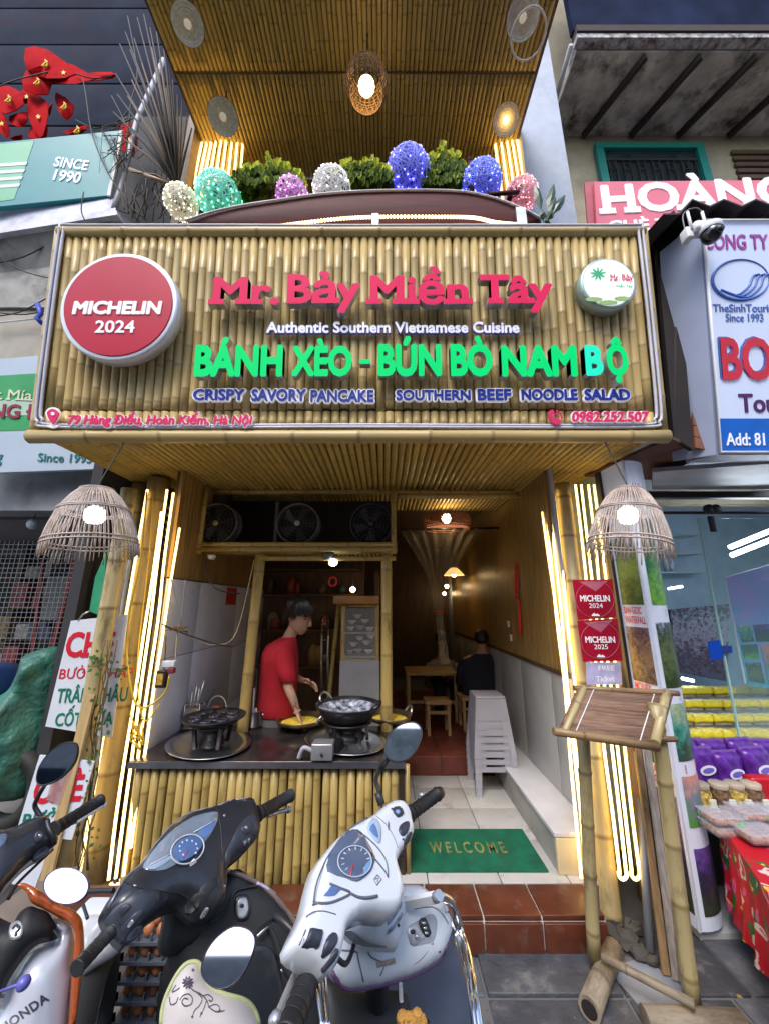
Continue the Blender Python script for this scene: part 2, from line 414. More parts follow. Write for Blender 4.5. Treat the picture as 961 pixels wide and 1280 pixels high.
def pillow(poly, H, Rr, depth, step=None, hf=None, smooth=4, back=.6, mb=None, off=0.):
    """poly in local (x, z); front bulges to -y by H over the edge radius Rr; returns builder and height function"""
    if smooth: poly = smooth_poly(poly, smooth)
    xs = [p[0] for p in poly]; zs = [p[1] for p in poly]
    step = step or max(max(xs)-min(xs), max(zs)-min(zs))/26
    pts = list(poly); n = len(poly)
    x = min(xs)
    row = 0
    ins = []
    while x < max(xs):
        z = min(zs) + (row % 2)*step/2
        while z < max(zs):
            if _inside((x, z), poly):
                d = _dist((x, z), poly)
                if d > step*.35: ins.append((x, z, d))
            z += step
        x += step*.87; row += 1
    co = [Vector(p) for p in poly] + [Vector((a, b)) for a, b, _ in ins]
    r = delaunay_2d_cdt(co, [], [list(range(n))], 1, 1e-6)
    vv, ff = r[0], r[2]
    def h(x, z, d=None):
        if d is None: d = _dist((x, z), poly) if _inside((x, z), poly) else 0
        t = min(1, d/Rr); e = H*sqrt(max(0, 1-(1-t)**2))
        return off + e + (hf(x, z)*min(1, d/(Rr*.6)) if hf else 0)
    own = mb or MB(); k = len(own.v)
    hs = []
    for v in vv:
        d = _dist((v.x, v.y), poly); hs.append((d, h(v.x, v.y, d)))
    own.v += [Vector((v.x, -hh, v.y)) for v, (d, hh) in zip(vv, hs)]
    nn = len(vv)
    own.v += [Vector((v.x, depth*back + depth*(1-back)*min(1, d/Rr) - off, v.y)) for v, (d, hh) in zip(vv, hs)]
    for f in ff:
        f = list(f); a, b, c = vv[f[0]], vv[f[1]], vv[f[2]]
        if (b.x-a.x)*(c.y-a.y)-(b.y-a.y)*(c.x-a.x) < 0: f = f[::-1]
        own.f.append([k+i for i in f]); own.mi.append(0); own.sm.append(True)
        own.f.append([k+nn+i for i in f[::-1]]); own.mi.append(0); own.sm.append(True)
    cnt = {}
    for f in ff:
        f = list(f); a, b, c = vv[f[0]], vv[f[1]], vv[f[2]]
        if (b.x-a.x)*(c.y-a.y)-(b.y-a.y)*(c.x-a.x) < 0: f = f[::-1]
        for a_, b_ in zip(f, f[1:]+f[:1]): cnt[(a_, b_)] = 1
    for (a_, b_) in cnt:
        if (b_, a_) not in cnt:
            own.f.append([k+a_, k+a_+nn, k+b_+nn, k+b_]); own.mi.append(0); own.sm.append(True)
    return own, h
class Shell:
    """a traced, rounded panel on a plane of the place"""
    def __init__(s, fr, root, name, px, mat, H=.02, Rr=.03, depth=.03, off=0., hf=None, smooth=3, step=None, back=.6, label=None):
        s.fr = fr; s.root = root; s.T = basis(root).inverted() @ fr.M
        s.Hm = off+H*.85
        poly = [fr.L(a, b, off) for a, b in px]
        mb, s.h = pillow(poly, H, Rr, depth, hf=hf, smooth=smooth, step=step, back=back, off=off)
        mb.v = [s.T @ v for v in mb.v]
        s.o = part(root, name, mb, mat, world=False, label=label)
    def on(s, px, py, up=0.):
        q = s.fr.L(px, py, up)
        for _ in range(5): hh = s.h(*q)+up; q = s.fr.L(px, py, hh)
        return Vector((q[0], -hh, q[1]))
    def _p(s, name, mb, mat, root=None, label=None):
        mb.v = [s.T @ v for v in mb.v]; return part(root or s.o, name, mb, mat, world=False, label=label)
    def line(s, name, pts, r, mat, up=0., n=3, closed=False, seg=6, root=None):
        pp = [s.on(a, b, up) for a, b in smooth_poly(pts, n, closed)]
        return s._p(name, MB().tube(pp, r, seg, closed), mat, root)
    def inlay(s, name, pts, mat, H=.003, Rr=.004, dep=.006, up=.0, smooth=2, root=None, label=None):
        """a small rounded piece that follows the panel's surface"""
        ps = smooth_poly(pts, smooth) if smooth else pts
        poly = [s.fr.L(a, b, s.Hm+up) for a, b in ps]; n = len(poly)
        xs = [p[0] for p in poly]; zs = [p[1] for p in poly]; sz = max(max(xs)-min(xs), max(zs)-min(zs)); step = max(sz/9, .004)
        edge = min(step*.45, .004); ins = []
        x = min(xs)+step*.5
        while x < max(xs):
            z = min(zs)+step*.5
            while z < max(zs):
                if _inside((x, z), poly) and _dist((x, z), poly) > edge*1.6: ins.append((x, z))
                z += step
            x += step
        c = (sum(xs)/n, sum(zs)/n)
        inner = []
        for (a, b) in poly:
            d = Vector((c[0]-a, c[1]-b)); d = d.normalized()*min(edge, d.length*.3); q = (a+d.x, b+d.y); inner.append(q if _inside(q, poly) else (a+d.x*.1, b+d.y*.1))
        co = [Vector(p) for p in poly+inner+ins]
        vv, _e, ff = delaunay_2d_cdt(co, [], [list(range(n))], 1, 1e-7)[:3]
        mb = MB(); base = []
        for v in vv:
            d = _dist((v.x, v.y), poly); t = min(1, d/max(edge, 1e-6)); hh = s.h(v.x, v.y)+up+H*(.35+.65*sqrt(max(0, 1-(1-t)**2)))
            mb.v.append(Vector((v.x, -hh, v.y)))
        for f in ff: mb.f.append(list(f)); mb.mi.append(0); mb.sm.append(True)
        k = len(mb.v)
        for (a, b) in poly: hh = s.h(a, b)+up; mb.v += [Vector((a, -hh-H*.35, b)), Vector((a, -hh+dep, b))]
        for i in range(n):
            j = (i+1) % n; mb.f.append([k+2*i, k+2*j, k+2*j+1, k+2*i+1]); mb.mi.append(0); mb.sm.append(True)
        return s._p(name, mb, mat, root, label)
    def ring(s, name, cx, cy, rx, ry, rot, r, mat, up=.0, n=28):
        pts = [(cx+rx*cos(a)*cos(rot)-ry*sin(a)*sin(rot), cy+rx*cos(a)*sin(rot)+ry*sin(a)*cos(rot)) for a in [2*pi*k/n for k in range(n)]]
        return s.line(name, pts, r, mat, up, 1, True, 5)

# ---------------------------------------------------------------- common materials
BAM = bamboo_mat('bamboo_weathered', (.42, .30, .11), (.56, .43, .19), (.24, .17, .08), bl=.74)
BAMY = bamboo_mat('bamboo_yellow', (.36, .25, .075), (.50, .37, .13), (.22, .13, .04), rough=.3)
BAMD = bamboo_mat('bamboo_ochre', (.42, .30, .08), (.54, .40, .12), (.22, .14, .04), bl=.68)
BAMG = bamboo_mat('bamboo_big', (.36, .28, .13), (.50, .41, .21), (.14, .09, .03), bl=.6)
BAMB = bamboo_mat('bamboo_brown', (.22, .13, .06), (.36, .24, .12), (.09, .05, .025), bl=.55)
BAMW = bamboo_mat('bamboo_old_grey', (.24, .19, .13), (.34, .28, .20), (.10, .07, .05), rough=.6, bl=.55)
WHITE = M('white_paint', (.78, .79, .82), .45, var=.05, dirt=(.5, .5, .5), ds=4, dirtlo=.6)
BLACKP = M('black_plastic', (.02, .021, .026), .42, var=.2, bump=.05, bs=300)
DARKM = M('dark_metal', (.05, .05, .055), .4, .8, var=.2)
CHROME = M('chrome', (.75, .76, .8), .12, 1., var=.05)
STEEL = M('steel', (.55, .56, .58), .28, 1., var=.15, vs=20)
LED = M('led_tube', (.9, .8, .5), .4, em=(1., .64, .2), ems=2.4, var=.02)
LEDW = M('lamp_glow', (.9, .9, .95), .4, em=(.9, .93, 1.), ems=5, var=.02)
WARM = M('warm_bulb', (.9, .8, .5), .4, em=(1., .72, .36), ems=7, var=.02)
WIRE = M('wire_black', (.02, .02, .02), .6)
CONC = M('concrete', (.34, .33, .31), .85, var=.2, vs=5, bump=.3, bs=30, dirt=(.1, .09, .08), ds=2.4, dirtlo=.52)
# ================================================================ SETTING
GROUT = M('grout', (.12, .12, .12), .9, bump=.3, bs=80)
single('ground', MB().box((-40, -40, -.3), (40, 40, -.012)), M('asphalt', (.06, .06, .065), .8, bump=.4, bs=120), None, None, kind='structure')
pav = struct('pavement')
part(pav, 'bedding', MB().box((-4.5, .1, -.011), (4.5, 2.32, -.004)), GROUT)
PAVM = M('street_stone', (.075, .08, .095), .55, var=.35, vs=9, bump=.5, bs=45, rnd=.35, dirt=(.19, .18, .17), ds=9, dirtlo=.54)
y = .15
while y < 2.3:
    d = .26 + R.random()*.14; x = -3.6 + R.random()*.3
    while x < 4.0:
        wd = .3 + R.random()*.35; g = .006
        y1 = min(y+d, 2.31)
        mb = MB().bbox((x+g, y+g, -.03), (x+wd-g, y1-g, .0), .006)
        o = part(pav, 'paving_stone', mb, PAVM); o.rotation_euler = (R.uniform(-.008, .008), R.uniform(-.006, .006), 0); o.location.z = R.uniform(-.004, .004)
        x += wd
    y += d
# shop floor, tiles one by one; mat, steps
FLR = .15
fl = struct('floor')
part(fl, 'slab', MB().box((-.02, 2.42, 0), (1.2, 3.72, FLR-.012)), GROUT)
TILE = M('beige_floor_tile', (.46, .45, .43), .32, var=.06, rnd=.07, dirt=(.24, .22, .2), ds=7, dirtlo=.55, bump=.08, bs=40)
xs = [-.02, .235, .63, 1.0, 1.2]; ys = [2.42, 2.80, 3.18, 3.5, 3.72]
for i in range(len(xs)-1):
    for j in range(len(ys)-1):
        part(fl, 'floor_tile', MB().bbox((xs[i]+.003, ys[j]+.003, FLR-.03), (xs[i+1]-.003, ys[j+1]-.003, FLR), .002), TILE)
st = struct('entrance_step')
part(st, 'step_core', MB().box((-.6, 2.21, -.005), (1.06, 2.42, FLR-.012)), M('mortar_white', (.55, .53, .5), .9, var=.3, bump=.4))
RED = M('red_brown_tile', (.105, .028, .013), .38, var=.25, vs=10, rnd=.15, bump=.12, bs=50, dirt=(.15, .10, .08), ds=8, dirtlo=.55)
RED2 = M('dark_red_tile', (.13, .03, .02), .4, var=.3, vs=10, rnd=.15)
xx = [-.6, -.33, -.06, .21, .475, .755, 1.06]
for a, b in zip(xx, xx[1:]):
    part(st, 'tread_tile', MB().bbox((a+.004, 2.205, FLR-.02), (b-.004, 2.412, FLR+.001), .003), RED)
    part(st, 'riser_tile', MB().bbox((a+.004, 2.19, .006), (b-.004, 2.206, FLR-.024), .003), RED)
# inner red steps to the back room
i2 = struct('inner_step')
part(i2, 'step_core', MB().box((-.1, 3.735, FLR-.01), (1.2, 3.98, .288)), GROUT)
part(i2, 'step_core', MB().box((-.1, 3.98, FLR-.01), (1.2, 7.4, .284)), GROUT)
for x0 in (-.1, .2, .5, .8):
    for z0, z1, yy in ((FLR, .295, 3.73),):
        part(i2, 'riser_tile', MB().bbox((x0+.003, yy-.012, z0+.003), (x0+.297, yy+.01, z1-.002), .002), RED2)
    for k in range(5):
        part(i2, 'tread_tile', MB().bbox((x0+.003, 3.72+k*.52, .288), (x0+.297, 4.237+k*.52, .30), .002), RED2)
kf = struct('kitchen_floor'); part(kf, 'slab', MB().box((-2.1, 2.36, -.004), (-.03, 7.4, .004)), M('kitchen_tile', (.2, .17, .15), .5, var=.2))

# ---------------------------------------------------------------- restaurant building
bld = thing('restaurant_building', 'narrow shophouse clad in yellow bamboo with an open kitchen front and dark dining room', 'building', (0, 3.2, 0))
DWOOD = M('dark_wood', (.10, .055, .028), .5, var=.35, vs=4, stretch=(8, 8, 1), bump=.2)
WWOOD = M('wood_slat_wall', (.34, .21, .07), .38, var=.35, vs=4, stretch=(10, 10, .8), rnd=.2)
PLAST = M('pale_plaster', (.42, .46, .55), .7, var=.08, dirt=(.3, .33, .4), ds=1.4)
GREYT = M('grey_wall_tile', (.42, .42, .41), .28, var=.08, rnd=.06, dirt=(.26, .24, .22), ds=2.2, dirtlo=.56)
WTILE = M('white_wall_tile', (.80, .82, .92), .2, var=.05, rnd=.03, dirt=(.42, .42, .46), ds=3, dirtlo=.58)
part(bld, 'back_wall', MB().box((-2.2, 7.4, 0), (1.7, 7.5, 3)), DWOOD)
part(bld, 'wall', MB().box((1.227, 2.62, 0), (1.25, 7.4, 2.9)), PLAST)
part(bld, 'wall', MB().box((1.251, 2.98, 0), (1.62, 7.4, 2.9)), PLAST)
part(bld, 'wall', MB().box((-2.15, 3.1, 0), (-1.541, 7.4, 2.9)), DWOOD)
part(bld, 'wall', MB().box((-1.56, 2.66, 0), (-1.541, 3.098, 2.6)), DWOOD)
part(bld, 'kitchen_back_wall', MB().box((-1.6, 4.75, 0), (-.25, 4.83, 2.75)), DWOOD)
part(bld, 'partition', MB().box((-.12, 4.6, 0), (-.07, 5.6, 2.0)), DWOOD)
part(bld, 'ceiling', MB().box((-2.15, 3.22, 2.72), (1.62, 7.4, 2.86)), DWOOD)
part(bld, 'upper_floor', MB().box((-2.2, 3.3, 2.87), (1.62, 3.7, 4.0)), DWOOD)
# slatted right wall above grey tiles
xw = 1.222; k = 0; mb = MB(); yy = 2.66
while yy < 6.8:
    mb.box((1.204, yy, 1.16), (1.224, yy+.045, 2.72)); yy += .052
part(bld, 'wall_slats', mb, WWOOD, stuff=True)
part(bld, 'slat_rail', MB().box((1.198, 2.64, 1.13), (1.224, 6.8, 1.158)), DWOOD)
yy = 2.62
for wd in (.30, .62, .62, .62, .62, .62, .62):
    part(bld, 'wall_panel', MB().bbox((1.205, yy+.003, .3), (1.226, yy+wd-.003, 1.128), .002), GREYT); yy += wd
# ledge along the wall
lg = thing('wall_ledge', 'low pale stone ledge running along the right wall of the passage', 'ledge', (1.08, 2.5, FLR))
part(lg, 'ledge_top', MB().bbox((.955, 2.48, .325), (1.205, 3.9, .35), .003), M('ledge_top_stone', (.55, .55, .58), .3, var=.08))
part(lg, 'ledge_front', MB().bbox((.965, 2.505, FLR), (1.2, 3.9, .323), .003), M('ledge_side', (.36, .34, .31), .5, var=.2, dirt=(.1, .08, .07), ds=6, dirtlo=.6))
part(lg, 'end_slab', MB().bbox((.962, 2.478, FLR+.001), (1.2, 2.503, .322), .003), M('ledge_cream', (.62, .52, .32), .45, var=.12))
# white tiled kitchen side wall
tw = thing('tiled_side_wall', 'white tiled wall on the left of the open kitchen with wires and a red sticker', 'wall', (-1.5, 2.55, 0))
for j, (z0, z1) in enumerate(((0, .68), (.68, 1.24), (1.24, 1.78))):
    yy = 2.60
    for wd in (.5, .8, .8, .3):
        part(tw, 'wall_tile', MB().bbox((-1.535, yy+.0025, z0+.0025), (-1.5, yy+wd-.0025, z1-.0025), .0015), WTILE); yy += wd
part(tw, 'edge_trim', MB().box((-1.536, 2.585, 0), (-1.497, 2.598, 1.785)), DARKM)
single('warning_sticker', MB().box((-1.4985, 3.62, 1.60), (-1.4965, 3.86, 1.76)), M('red_paper', (.5, .04, .03), .5, var=.4, vs=30), 'small red paper sticker at the top corner of the white kitchen wall', 'sticker')
# brown slatted wall above the tiles
mb = MB(); yy = 2.66
while yy < 4.7:
    mb.box((-1.538, yy, 1.79), (-1.515, yy+.045, 2.62)); yy += .05
part(bld, 'wall_slats', mb, WWOOD, stuff=True)
# facade lintel and strip of cane ceiling behind it
pole(bld, (-1.55, 3.16, 2.575), (1.15, 3.16, 2.575), .03, BAMY, 'lintel_pole')
pole(bld, (.10, 3.05, 2.5), (1.15, 3.05, 2.5), .026, BAMY, 'lintel_pole')
xx_ = -1.5
while xx_ < 1.2:
    pole(bld, (xx_, 3.2, 2.60), (xx_, 3.9, 2.60), .019, BAMD, 'ceiling_cane', seg=6); xx_ += .04

# ---------------------------------------------------------------- canopy underside (bamboo ceiling over the entrance)
can = thing('bamboo_awning', 'bamboo clad box awning jutting over the entrance below the big sign', 'awning', (-.22, 2.1, 2.6))
part(can, 'awning_core', MB().box((-2.08, 2.16, 2.625), (1.64, 3.3, 2.66)), DWOOD)
xx_ = -2.07
while xx_ < 1.64:
    pole(can, (xx_, 2.12, 2.605), (xx_, 3.2, 2.605), .0235, BAMD, 'ceiling_cane', seg=6); xx_ += .0475
part(can, 'side_panel', MB().box((1.645, 2.15, 2.62), (1.66, 3.3, 3.95)), DWOOD)
part(can, 'side_panel', MB().box((-2.10, 2.15, 2.62), (-2.085, 3.3, 3.95)), DWOOD)
part(can, 'roof_board', MB().box((-2.08, 1.99, 3.91), (1.64, 3.3, 3.94)), DWOOD)
part(can, 'fascia', MB().box((-1.55, 3.17, 2.4), (-1.4, 3.3, 2.6)), DWOOD)

# ---------------------------------------------------------------- upper balcony: cane ceiling and side walls
up = thing('upper_balcony', 'upstairs balcony with a sloping cane ceiling and pale side wall above the sign', 'balcony', (-.3, 3.6, 4.0))
ZC = 7.1
part(up, 'ceiling_board', MB().box((-2.26, 1.2, ZC+.03), (1.64, 3.75, ZC+.1)), DWOOD)
for (ya, yb) in ((1.25, 2.69), (2.715, 3.72)):
    x = -2.2
    while x < 1.62:
        pole(up, (x, ya, ZC), (x, yb, ZC), .0235, BAMD, 'ceiling_cane', seg=6, nvar=5); x += .0478
part(up, 'joint_batten', MB().box((-2.22, 2.693, ZC-.012), (1.62, 2.712, ZC+.02)), DWOOD)
part(up, 'rear_beam', MB().box((-2.2, 3.70, 6.78), (1.6, 3.8, 7.05)), M('ochre_beam', (.25, .17, .06), .5, var=.2))
part(up, 'rear_wall', MB().box((-2.2, 3.8, 4.0), (1.6, 3.9, 6.8)), M('ochre_wall', (.22, .16, .07), .6, var=.2))
part(up, 'window_frame', MB().box((-1.2, 3.76, 5.6), (1.2, 3.8, 5.7)), BAMB)
part(up, 'side_wall', MB().box((1.642, 3.25, 4.0), (2.15, 3.9, 9)), PLAST)
part(up, 'side_wall', MB().box((-2.35, 3.2, 4.0), (-2.262, 3.9, 7.9)), M('brown_plaster', (.16, .11, .08), .6, var=.3))

# ---------------------------------------------------------------- buildings across the street (seen in the mirrors)
OPM = [M('opposite_plaster_a', (.55, .50, .40), .8, var=.15, dirt=(.2, .18, .15), ds=.6), M('opposite_plaster_b', (.24, .27, .30), .8, var=.15), M('opposite_plaster_c', (.40, .36, .33), .8, var=.15)]
OWG = M('opposite_window_glass', (.03, .04, .05), .1)
for k, (x0, x1, h_) in enumerate(((-16, -10.6, 8.5), (-10.5, -5.6, 9.5), (-5.5, -.6, 7), (-.5, 4.4, 10), (4.5, 9.4, 8), (9.5, 16, 9))):
    t = thing('opposite_house', '%s shophouse across the street behind the viewer' % ('far left', 'tall left', 'low left of centre', 'tallest centre', 'right hand', 'far right')[k], 'house', (x0, -8, 0))
    part(t, 'wall', MB().box((x0, -12, 0), (x1, -8, h_)), OPM[k % 3])
    for fz in range(1, int(h_/3)):
        for j in range(3):
            wx = x0+.5+j*(x1-x0-.6)/3; part(t, 'window', MB().box((wx, -8.02, fz*3+.8), (wx+1, -7.97, fz*3+2.3)), OWG)
    part(t, 'shop_opening', MB().box((x0+.3, -8.03, 0), (x1-.3, -7.98, 2.7)), M('dark_opening', (.04, .04, .045), .7))
    part(t, 'awning', MB().prism([(x0+.1, -8, 3.2), (x1-.1, -8, 3.2), (x1-.1, -6.9, 2.8), (x0+.1, -6.9, 2.8)], (0, 0, .05)), M('awning_%d' % (k % 3), ((.35, .04, .04), (.05, .12, .3), (.1, .25, .12))[k % 3], .6))
# ================================================================ BIG SIGN
SF = Frame((-.22, 2.1, 2.6), (0, -1.41, -.16))
SW0, SW1, SH = -1.900, 1.905, 1.395
sg = thing('restaurant_sign', 'large bamboo signboard with pink and green raised letters above the entrance', 'sign', frame=SF)
part(sg, 'backing_board', MB().box((SW0, .012, 0), (SW1, .04, SH)), DWOOD, world=False)
n = 68; wd = (SW1-SW0-.06)/n
for i in range(n):
    x = SW0+.03+wd*(i+.5); r_ = wd*.5*R.uniform(.9, .99)
    pole(sg, (x, 0, .165+R.uniform(-.012, .012)), (x+R.uniform(-.004, .004), 0, SH-.045), .0285, BAM, seg=10, gap=.25, nvar=8, world=False)
    pole(sg, (x+R.uniform(-.003,.003), .002, .03), (x, .002, .155), .0280, BAM, 'short_bamboo_pole', seg=10, gap=.4, nvar=6, world=False)
pole(sg, (SW0-.03, -.02, -.008), (SW1+.03, -.02, -.008), .042, BAM, 'frame_pole', seg=12, gap=.42, world=False)
pole(sg, (SW0-.01, -.02, SH-.015), (SW1+.01, -.02, SH-.015), .034, BAM, 'frame_pole', seg=12, gap=.42, world=False)
pole(sg, (SW0-.012, -.01, .0), (SW0-.012, -.01, SH), .03, BAM, 'frame_pole', seg=12, gap=.3, world=False)
pole(sg, (SW1+.012, -.01, .0), (SW1+.012, -.01, SH), .03, BAM, 'frame_pole', seg=12, gap=.3, world=False)
TUBEW = M('led_strip_off', (.62, .62, .72), .3, var=.1)
for dx in (0, .028):
    a, b, c_, d_ = SW0+.01+dx, SW1-.01-dx, .045+dx*.5, SH+.012-dx*.9
    pts = smooth_poly([(a+.012, -.045, d_+.004), (a+.002, -.045, d_-.012), (a-.004, -.045, 1.1), (a-.004, -.045, .7), (a, -.045, c_+.12), (a+.02, -.045, c_+.035), (a+.09, -.045, c_), (a+.8, -.045, c_-.005), (0, -.045, c_), (b-.8, -.045, c_-.004), (b-.09, -.045, c_), (b-.02, -.045, c_+.035), (b, -.045, c_+.12), (b+.004, -.045, .7), (b+.002, -.045, 1.1), (b-.002, -.045, d_-.012), (b-.012, -.045, d_+.004), (b-.2, -.045, d_+.003), (b-1, -.045, d_+.003), (0, -.045, d_), (a+1, -.045, d_+.003), (a+.2, -.045, d_+.003)], 4)
    part(sg, 'light_strip', MB().tube(pts, .0085, 6, True), TUBEW, world=False)
PINK = M('pink_acrylic', (.68, .02, .10), .5, spec=.12, em=(.9, .04, .16), ems=.07, var=.06)
LSIDE = M('letter_side_metal', (.55, .56, .60), .35, .6, var=.15, vs=20)
GREEN = M('green_acrylic', (.0, .34, .09), .5, spec=.10, em=(0, .80, .20), ems=.28, var=.06)
TEAL = M('teal_acrylic', (.01, .55, .34), .5, spec=.12, em=(.02, .8, .55), ems=.25, var=.06)
BLUE = M('blue_acrylic', (.012, .03, .30), .35, em=(.02, .05, .5), ems=.05, var=.06)
WHT = M('white_acrylic', (.8, .8, .83), .4, em=(.8, .8, .9), ems=.12, var=.04)
CRIM = M('crimson_acrylic', (.62, .03, .13), .35, em=(.6, .02, .1), ems=.12, var=.06)
text(SF, sg, 'Mr.', (265, 346, 349, 381), .05, .075, [PINK, LSIDE], bold=.035, slab=True, split=True)
text(SF, sg, 'Bảy', (358, 339, 450, 391), .05, .075, [PINK, LSIDE], bold=.035, slab=True, split=True)
text(SF, sg, 'Miền', (462, 333, 586, 381), .05, .075, [PINK, LSIDE], bold=.035, slab=True, split=True)
text(SF, sg, 'Tây', (600, 343, 692, 391), .05, .075, [PINK, LSIDE], bold=.035, slab=True, split=True)
text(SF, sg, 'Authentic Southern Vietnamese Cuisine', (333, 402, 649, 416), .015, .05, [WHT, WHT], bold=.028, rim=.045, rimmat=BLUE, name='tagline')
text(SF, sg, 'BÁNH', (242, 421, 353, 471), .05, .075, [GREEN, LSIDE], bold=.05, split=True)
text(SF, sg, 'XÈO', (364, 423, 440, 471), .05, .075, [GREEN, LSIDE], bold=.05, split=True)
text(SF, sg, '-', (449, 449, 463, 455), .05, .075, [GREEN, LSIDE], bold=.02, split=True)
text(SF, sg, 'BÚN', (472, 420, 552, 471), .05, .075, [GREEN, LSIDE], bold=.05, split=True)
text(SF, sg, 'BÒ', (563, 420, 616, 471), .05, .075, [GREEN, LSIDE], bold=.05, split=True)
text(SF, sg, 'NAM', (627, 431, 722, 471), .05, .075, [GREEN, LSIDE], bold=.05, split=True)
text(SF, sg, 'B', (732, 431, 755, 470), .05, .075, [TEAL, LSIDE], bold=.05, split=True)
text(SF, sg, 'Ộ', (760, 421, 787, 479), .05, .075, [GREEN, LSIDE], bold=.05, split=True)
for s_, bx in (('CRISPY', (241, 486, 305, 500)), ('SAVORY', (314, 486, 382, 501)), ('PANCAKE', (388, 487, 467, 502)), ('SOUTHERN', (495, 487, 588, 500)), ('BEEF', (597, 486, 639, 500)), ('NOODLE', (652, 486, 722, 500)), ('SALAD', (731, 486, 788, 500))):
    text(SF, sg, s_, bx, .02, .055, [BLUE, BLUE], bold=.03, rim=.10, rimmat=WHT, name='word')
text(SF, sg, '79 Hàng Điếu, Hoàn Kiếm, Hà Nội', (84, 515, 315, 534), .015, .055, [CRIM, CRIM], bold=.03, rim=.055, rimmat=WHT, name='address', shear=.12)
text(SF, sg, '0982.252.507', (715, 514, 812, 527), .015, .055, [CRIM, CRIM], bold=.03, rim=.055, rimmat=WHT, name='phone_number', shear=.12)
# map pin and phone marks
def flat(fr, root, name, px, mat, dep=.01, off=0., sm=0, label=None):
    ps = smooth_poly(px, sm) if sm else px
    pts = [fr.V(a, b, off+dep) for a, b in ps]
    return part(root, name, MB().prism(pts, (0, dep, 0)), mat, world=False, label=label)
def circ(cx, cy, rx, ry=None, n=24, a0=0): ry = ry or rx; return [(cx+rx*cos(2*pi*i/n+a0), cy-ry*sin(2*pi*i/n+a0)) for i in range(n)]
flat(SF, sg, 'pin_rim', [(66, 509), (73, 511), (75, 518), (71, 525), (68, 530), (74, 532), (66, 535), (58, 532), (64, 530), (59, 522), (57, 516), (60, 511)], WHT, .01, .05, 3)
flat(SF, sg, 'pin_mark', [(66, 511), (71, 513), (73, 518), (66, 530), (59, 518), (61, 513)], CRIM, .008, .062, 3)
flat(SF, sg, 'pin_hole', circ(66, 517, 2.2, n=12), WHT, .004, .0712)
flat(SF, sg, 'phone_mark', [(687, 513), (691, 512), (692, 517), (690, 519), (694, 524), (697, 523), (701, 526), (699, 530), (693, 530), (687, 524), (685, 518)], CRIM, .012, .055, 2)
for rr in (5, 8.5):
    part(sg, 'phone_wave', MB().tube([SF.V(693+rr*cos(a), 522-rr*sin(a), .062) for a in [i*.26-.15 for i in range(7)]], .005, 6), CRIM, world=False)

# round red plaque, lettered
cpt = SF.V(147, 383, .15)
rp = thing('round_plaque', 'big round red plaque reading 2024 with silver edge on the bamboo sign', 'plaque', frame=SF)
rx = (SF.L(223, 383, .15)[0]-SF.L(74, 383, .15)[0])/2; rz = (SF.L(147, 317, .15)[1]-SF.L(147, 450, .15)[1])/2; rc = (rx+rz)/2
cpt = Vector(((SF.L(223, 383, .15)[0]+SF.L(74, 383, .15)[0])/2, -.15, (SF.L(147, 317, .15)[1]+SF.L(147, 450, .15)[1])/2))
part(rp, 'drum', MB().lathe([(0, 0), (rc, 0), (rc, .066), (rc-.008, .072), (rc-.02, .072), (0, .071)], cpt+Vector((0, .072, 0)), (0, -1, 0), 64), M('silver_rim', (.76, .80, .88), .3, .25, var=.06), world=False)
part(rp, 'red_face', MB().lathe([(0, .006), (rc-.03, .006), (rc-.027, 0)], cpt, (0, -1, 0), 64, sm=False), M('crimson_face', (.46, .008, .035), .35, em=(.6, .01, .06), ems=.04, var=.05), world=False)
PW = M('print_white', (.85, .85, .87), .4, em=(.8, .8, .9), ems=.1, var=.02)
text(SF, rp, 'MICHELIN', (90, 376, 202, 393), .003, .157, [PW, PW], bold=.05, shear=.08)
text(SF, rp, '2024', (118.5, 400.5, 168, 416), .003, .157, [PW, PW], bold=.018)
# small round white plaque with a green leaf
lp = thing('round_plaque', 'small round white plaque with a green leaf and red script on the bamboo sign', 'plaque', frame=SF)
c2 = Vector(((SF.L(725, 352, .12)[0]+SF.L(795, 352, .12)[0])/2, -.12, (SF.L(760, 321, .12)[1]+SF.L(760, 387, .12)[1])/2)); r2 = (SF.L(795, 352, .12)[0]-SF.L(725, 352, .12)[0])/2
part(lp, 'drum', MB().lathe([(0, 0), (r2, 0), (r2, .072), (r2-.008, .08), (r2-.014, .08), (0, .079)], c2+Vector((0, .08, 0)), (0, -1, 0), 48), M('silver_teal_rim', (.42, .56, .55), .3, .4, var=.06), world=False)
part(lp, 'face', MB().lathe([(0, .005), (r2-.02, .005), (r2-.018, 0)], c2, (0, -1, 0), 48, sm=False), M('cream_face', (.82, .84, .78), .3, em=(.8, .85, .8), ems=.3, var=.04), world=False)
LG = M('leaf_print', (.04, .38, .2), .5, em=(.02, .4, .2), ems=.1)
for k in range(9):
    a = 2*pi*k/9+.2; c0 = (747, 342)
    flat(SF, lp, 'leaf', [(c0[0]+1.2*cos(a+1.5), c0[1]-1.2*sin(a+1.5)), (c0[0]+7*cos(a+.16), c0[1]-6*sin(a+.16)), (c0[0]+11*cos(a), c0[1]-9.5*sin(a)), (c0[0]+7*cos(a-.16), c0[1]-6*sin(a-.16)), (c0[0]+1.2*cos(a-1.5), c0[1]-1.2*sin(a-1.5))], LG, .002, .1265+.0003*k)
text(SF, lp, 'Mr. Bảy', (763, 342, 791, 353), .002, .1265, [CRIM, CRIM], bold=.01, slab=True, name='script')
text(SF, lp, 'Miền Tây', (770, 355, 790, 360), .002, .1265, [LG, LG], name='script')
for (a, b, c, d) in ((742, 374, 11, 3), (760, 378, 12, 3), (777, 373, 10, 3)):
    flat(SF, lp, 'leaf', circ(a, b, c, d, 10), M('pale_leaf_print', (.35, .55, .2), .5), .002, .1265)
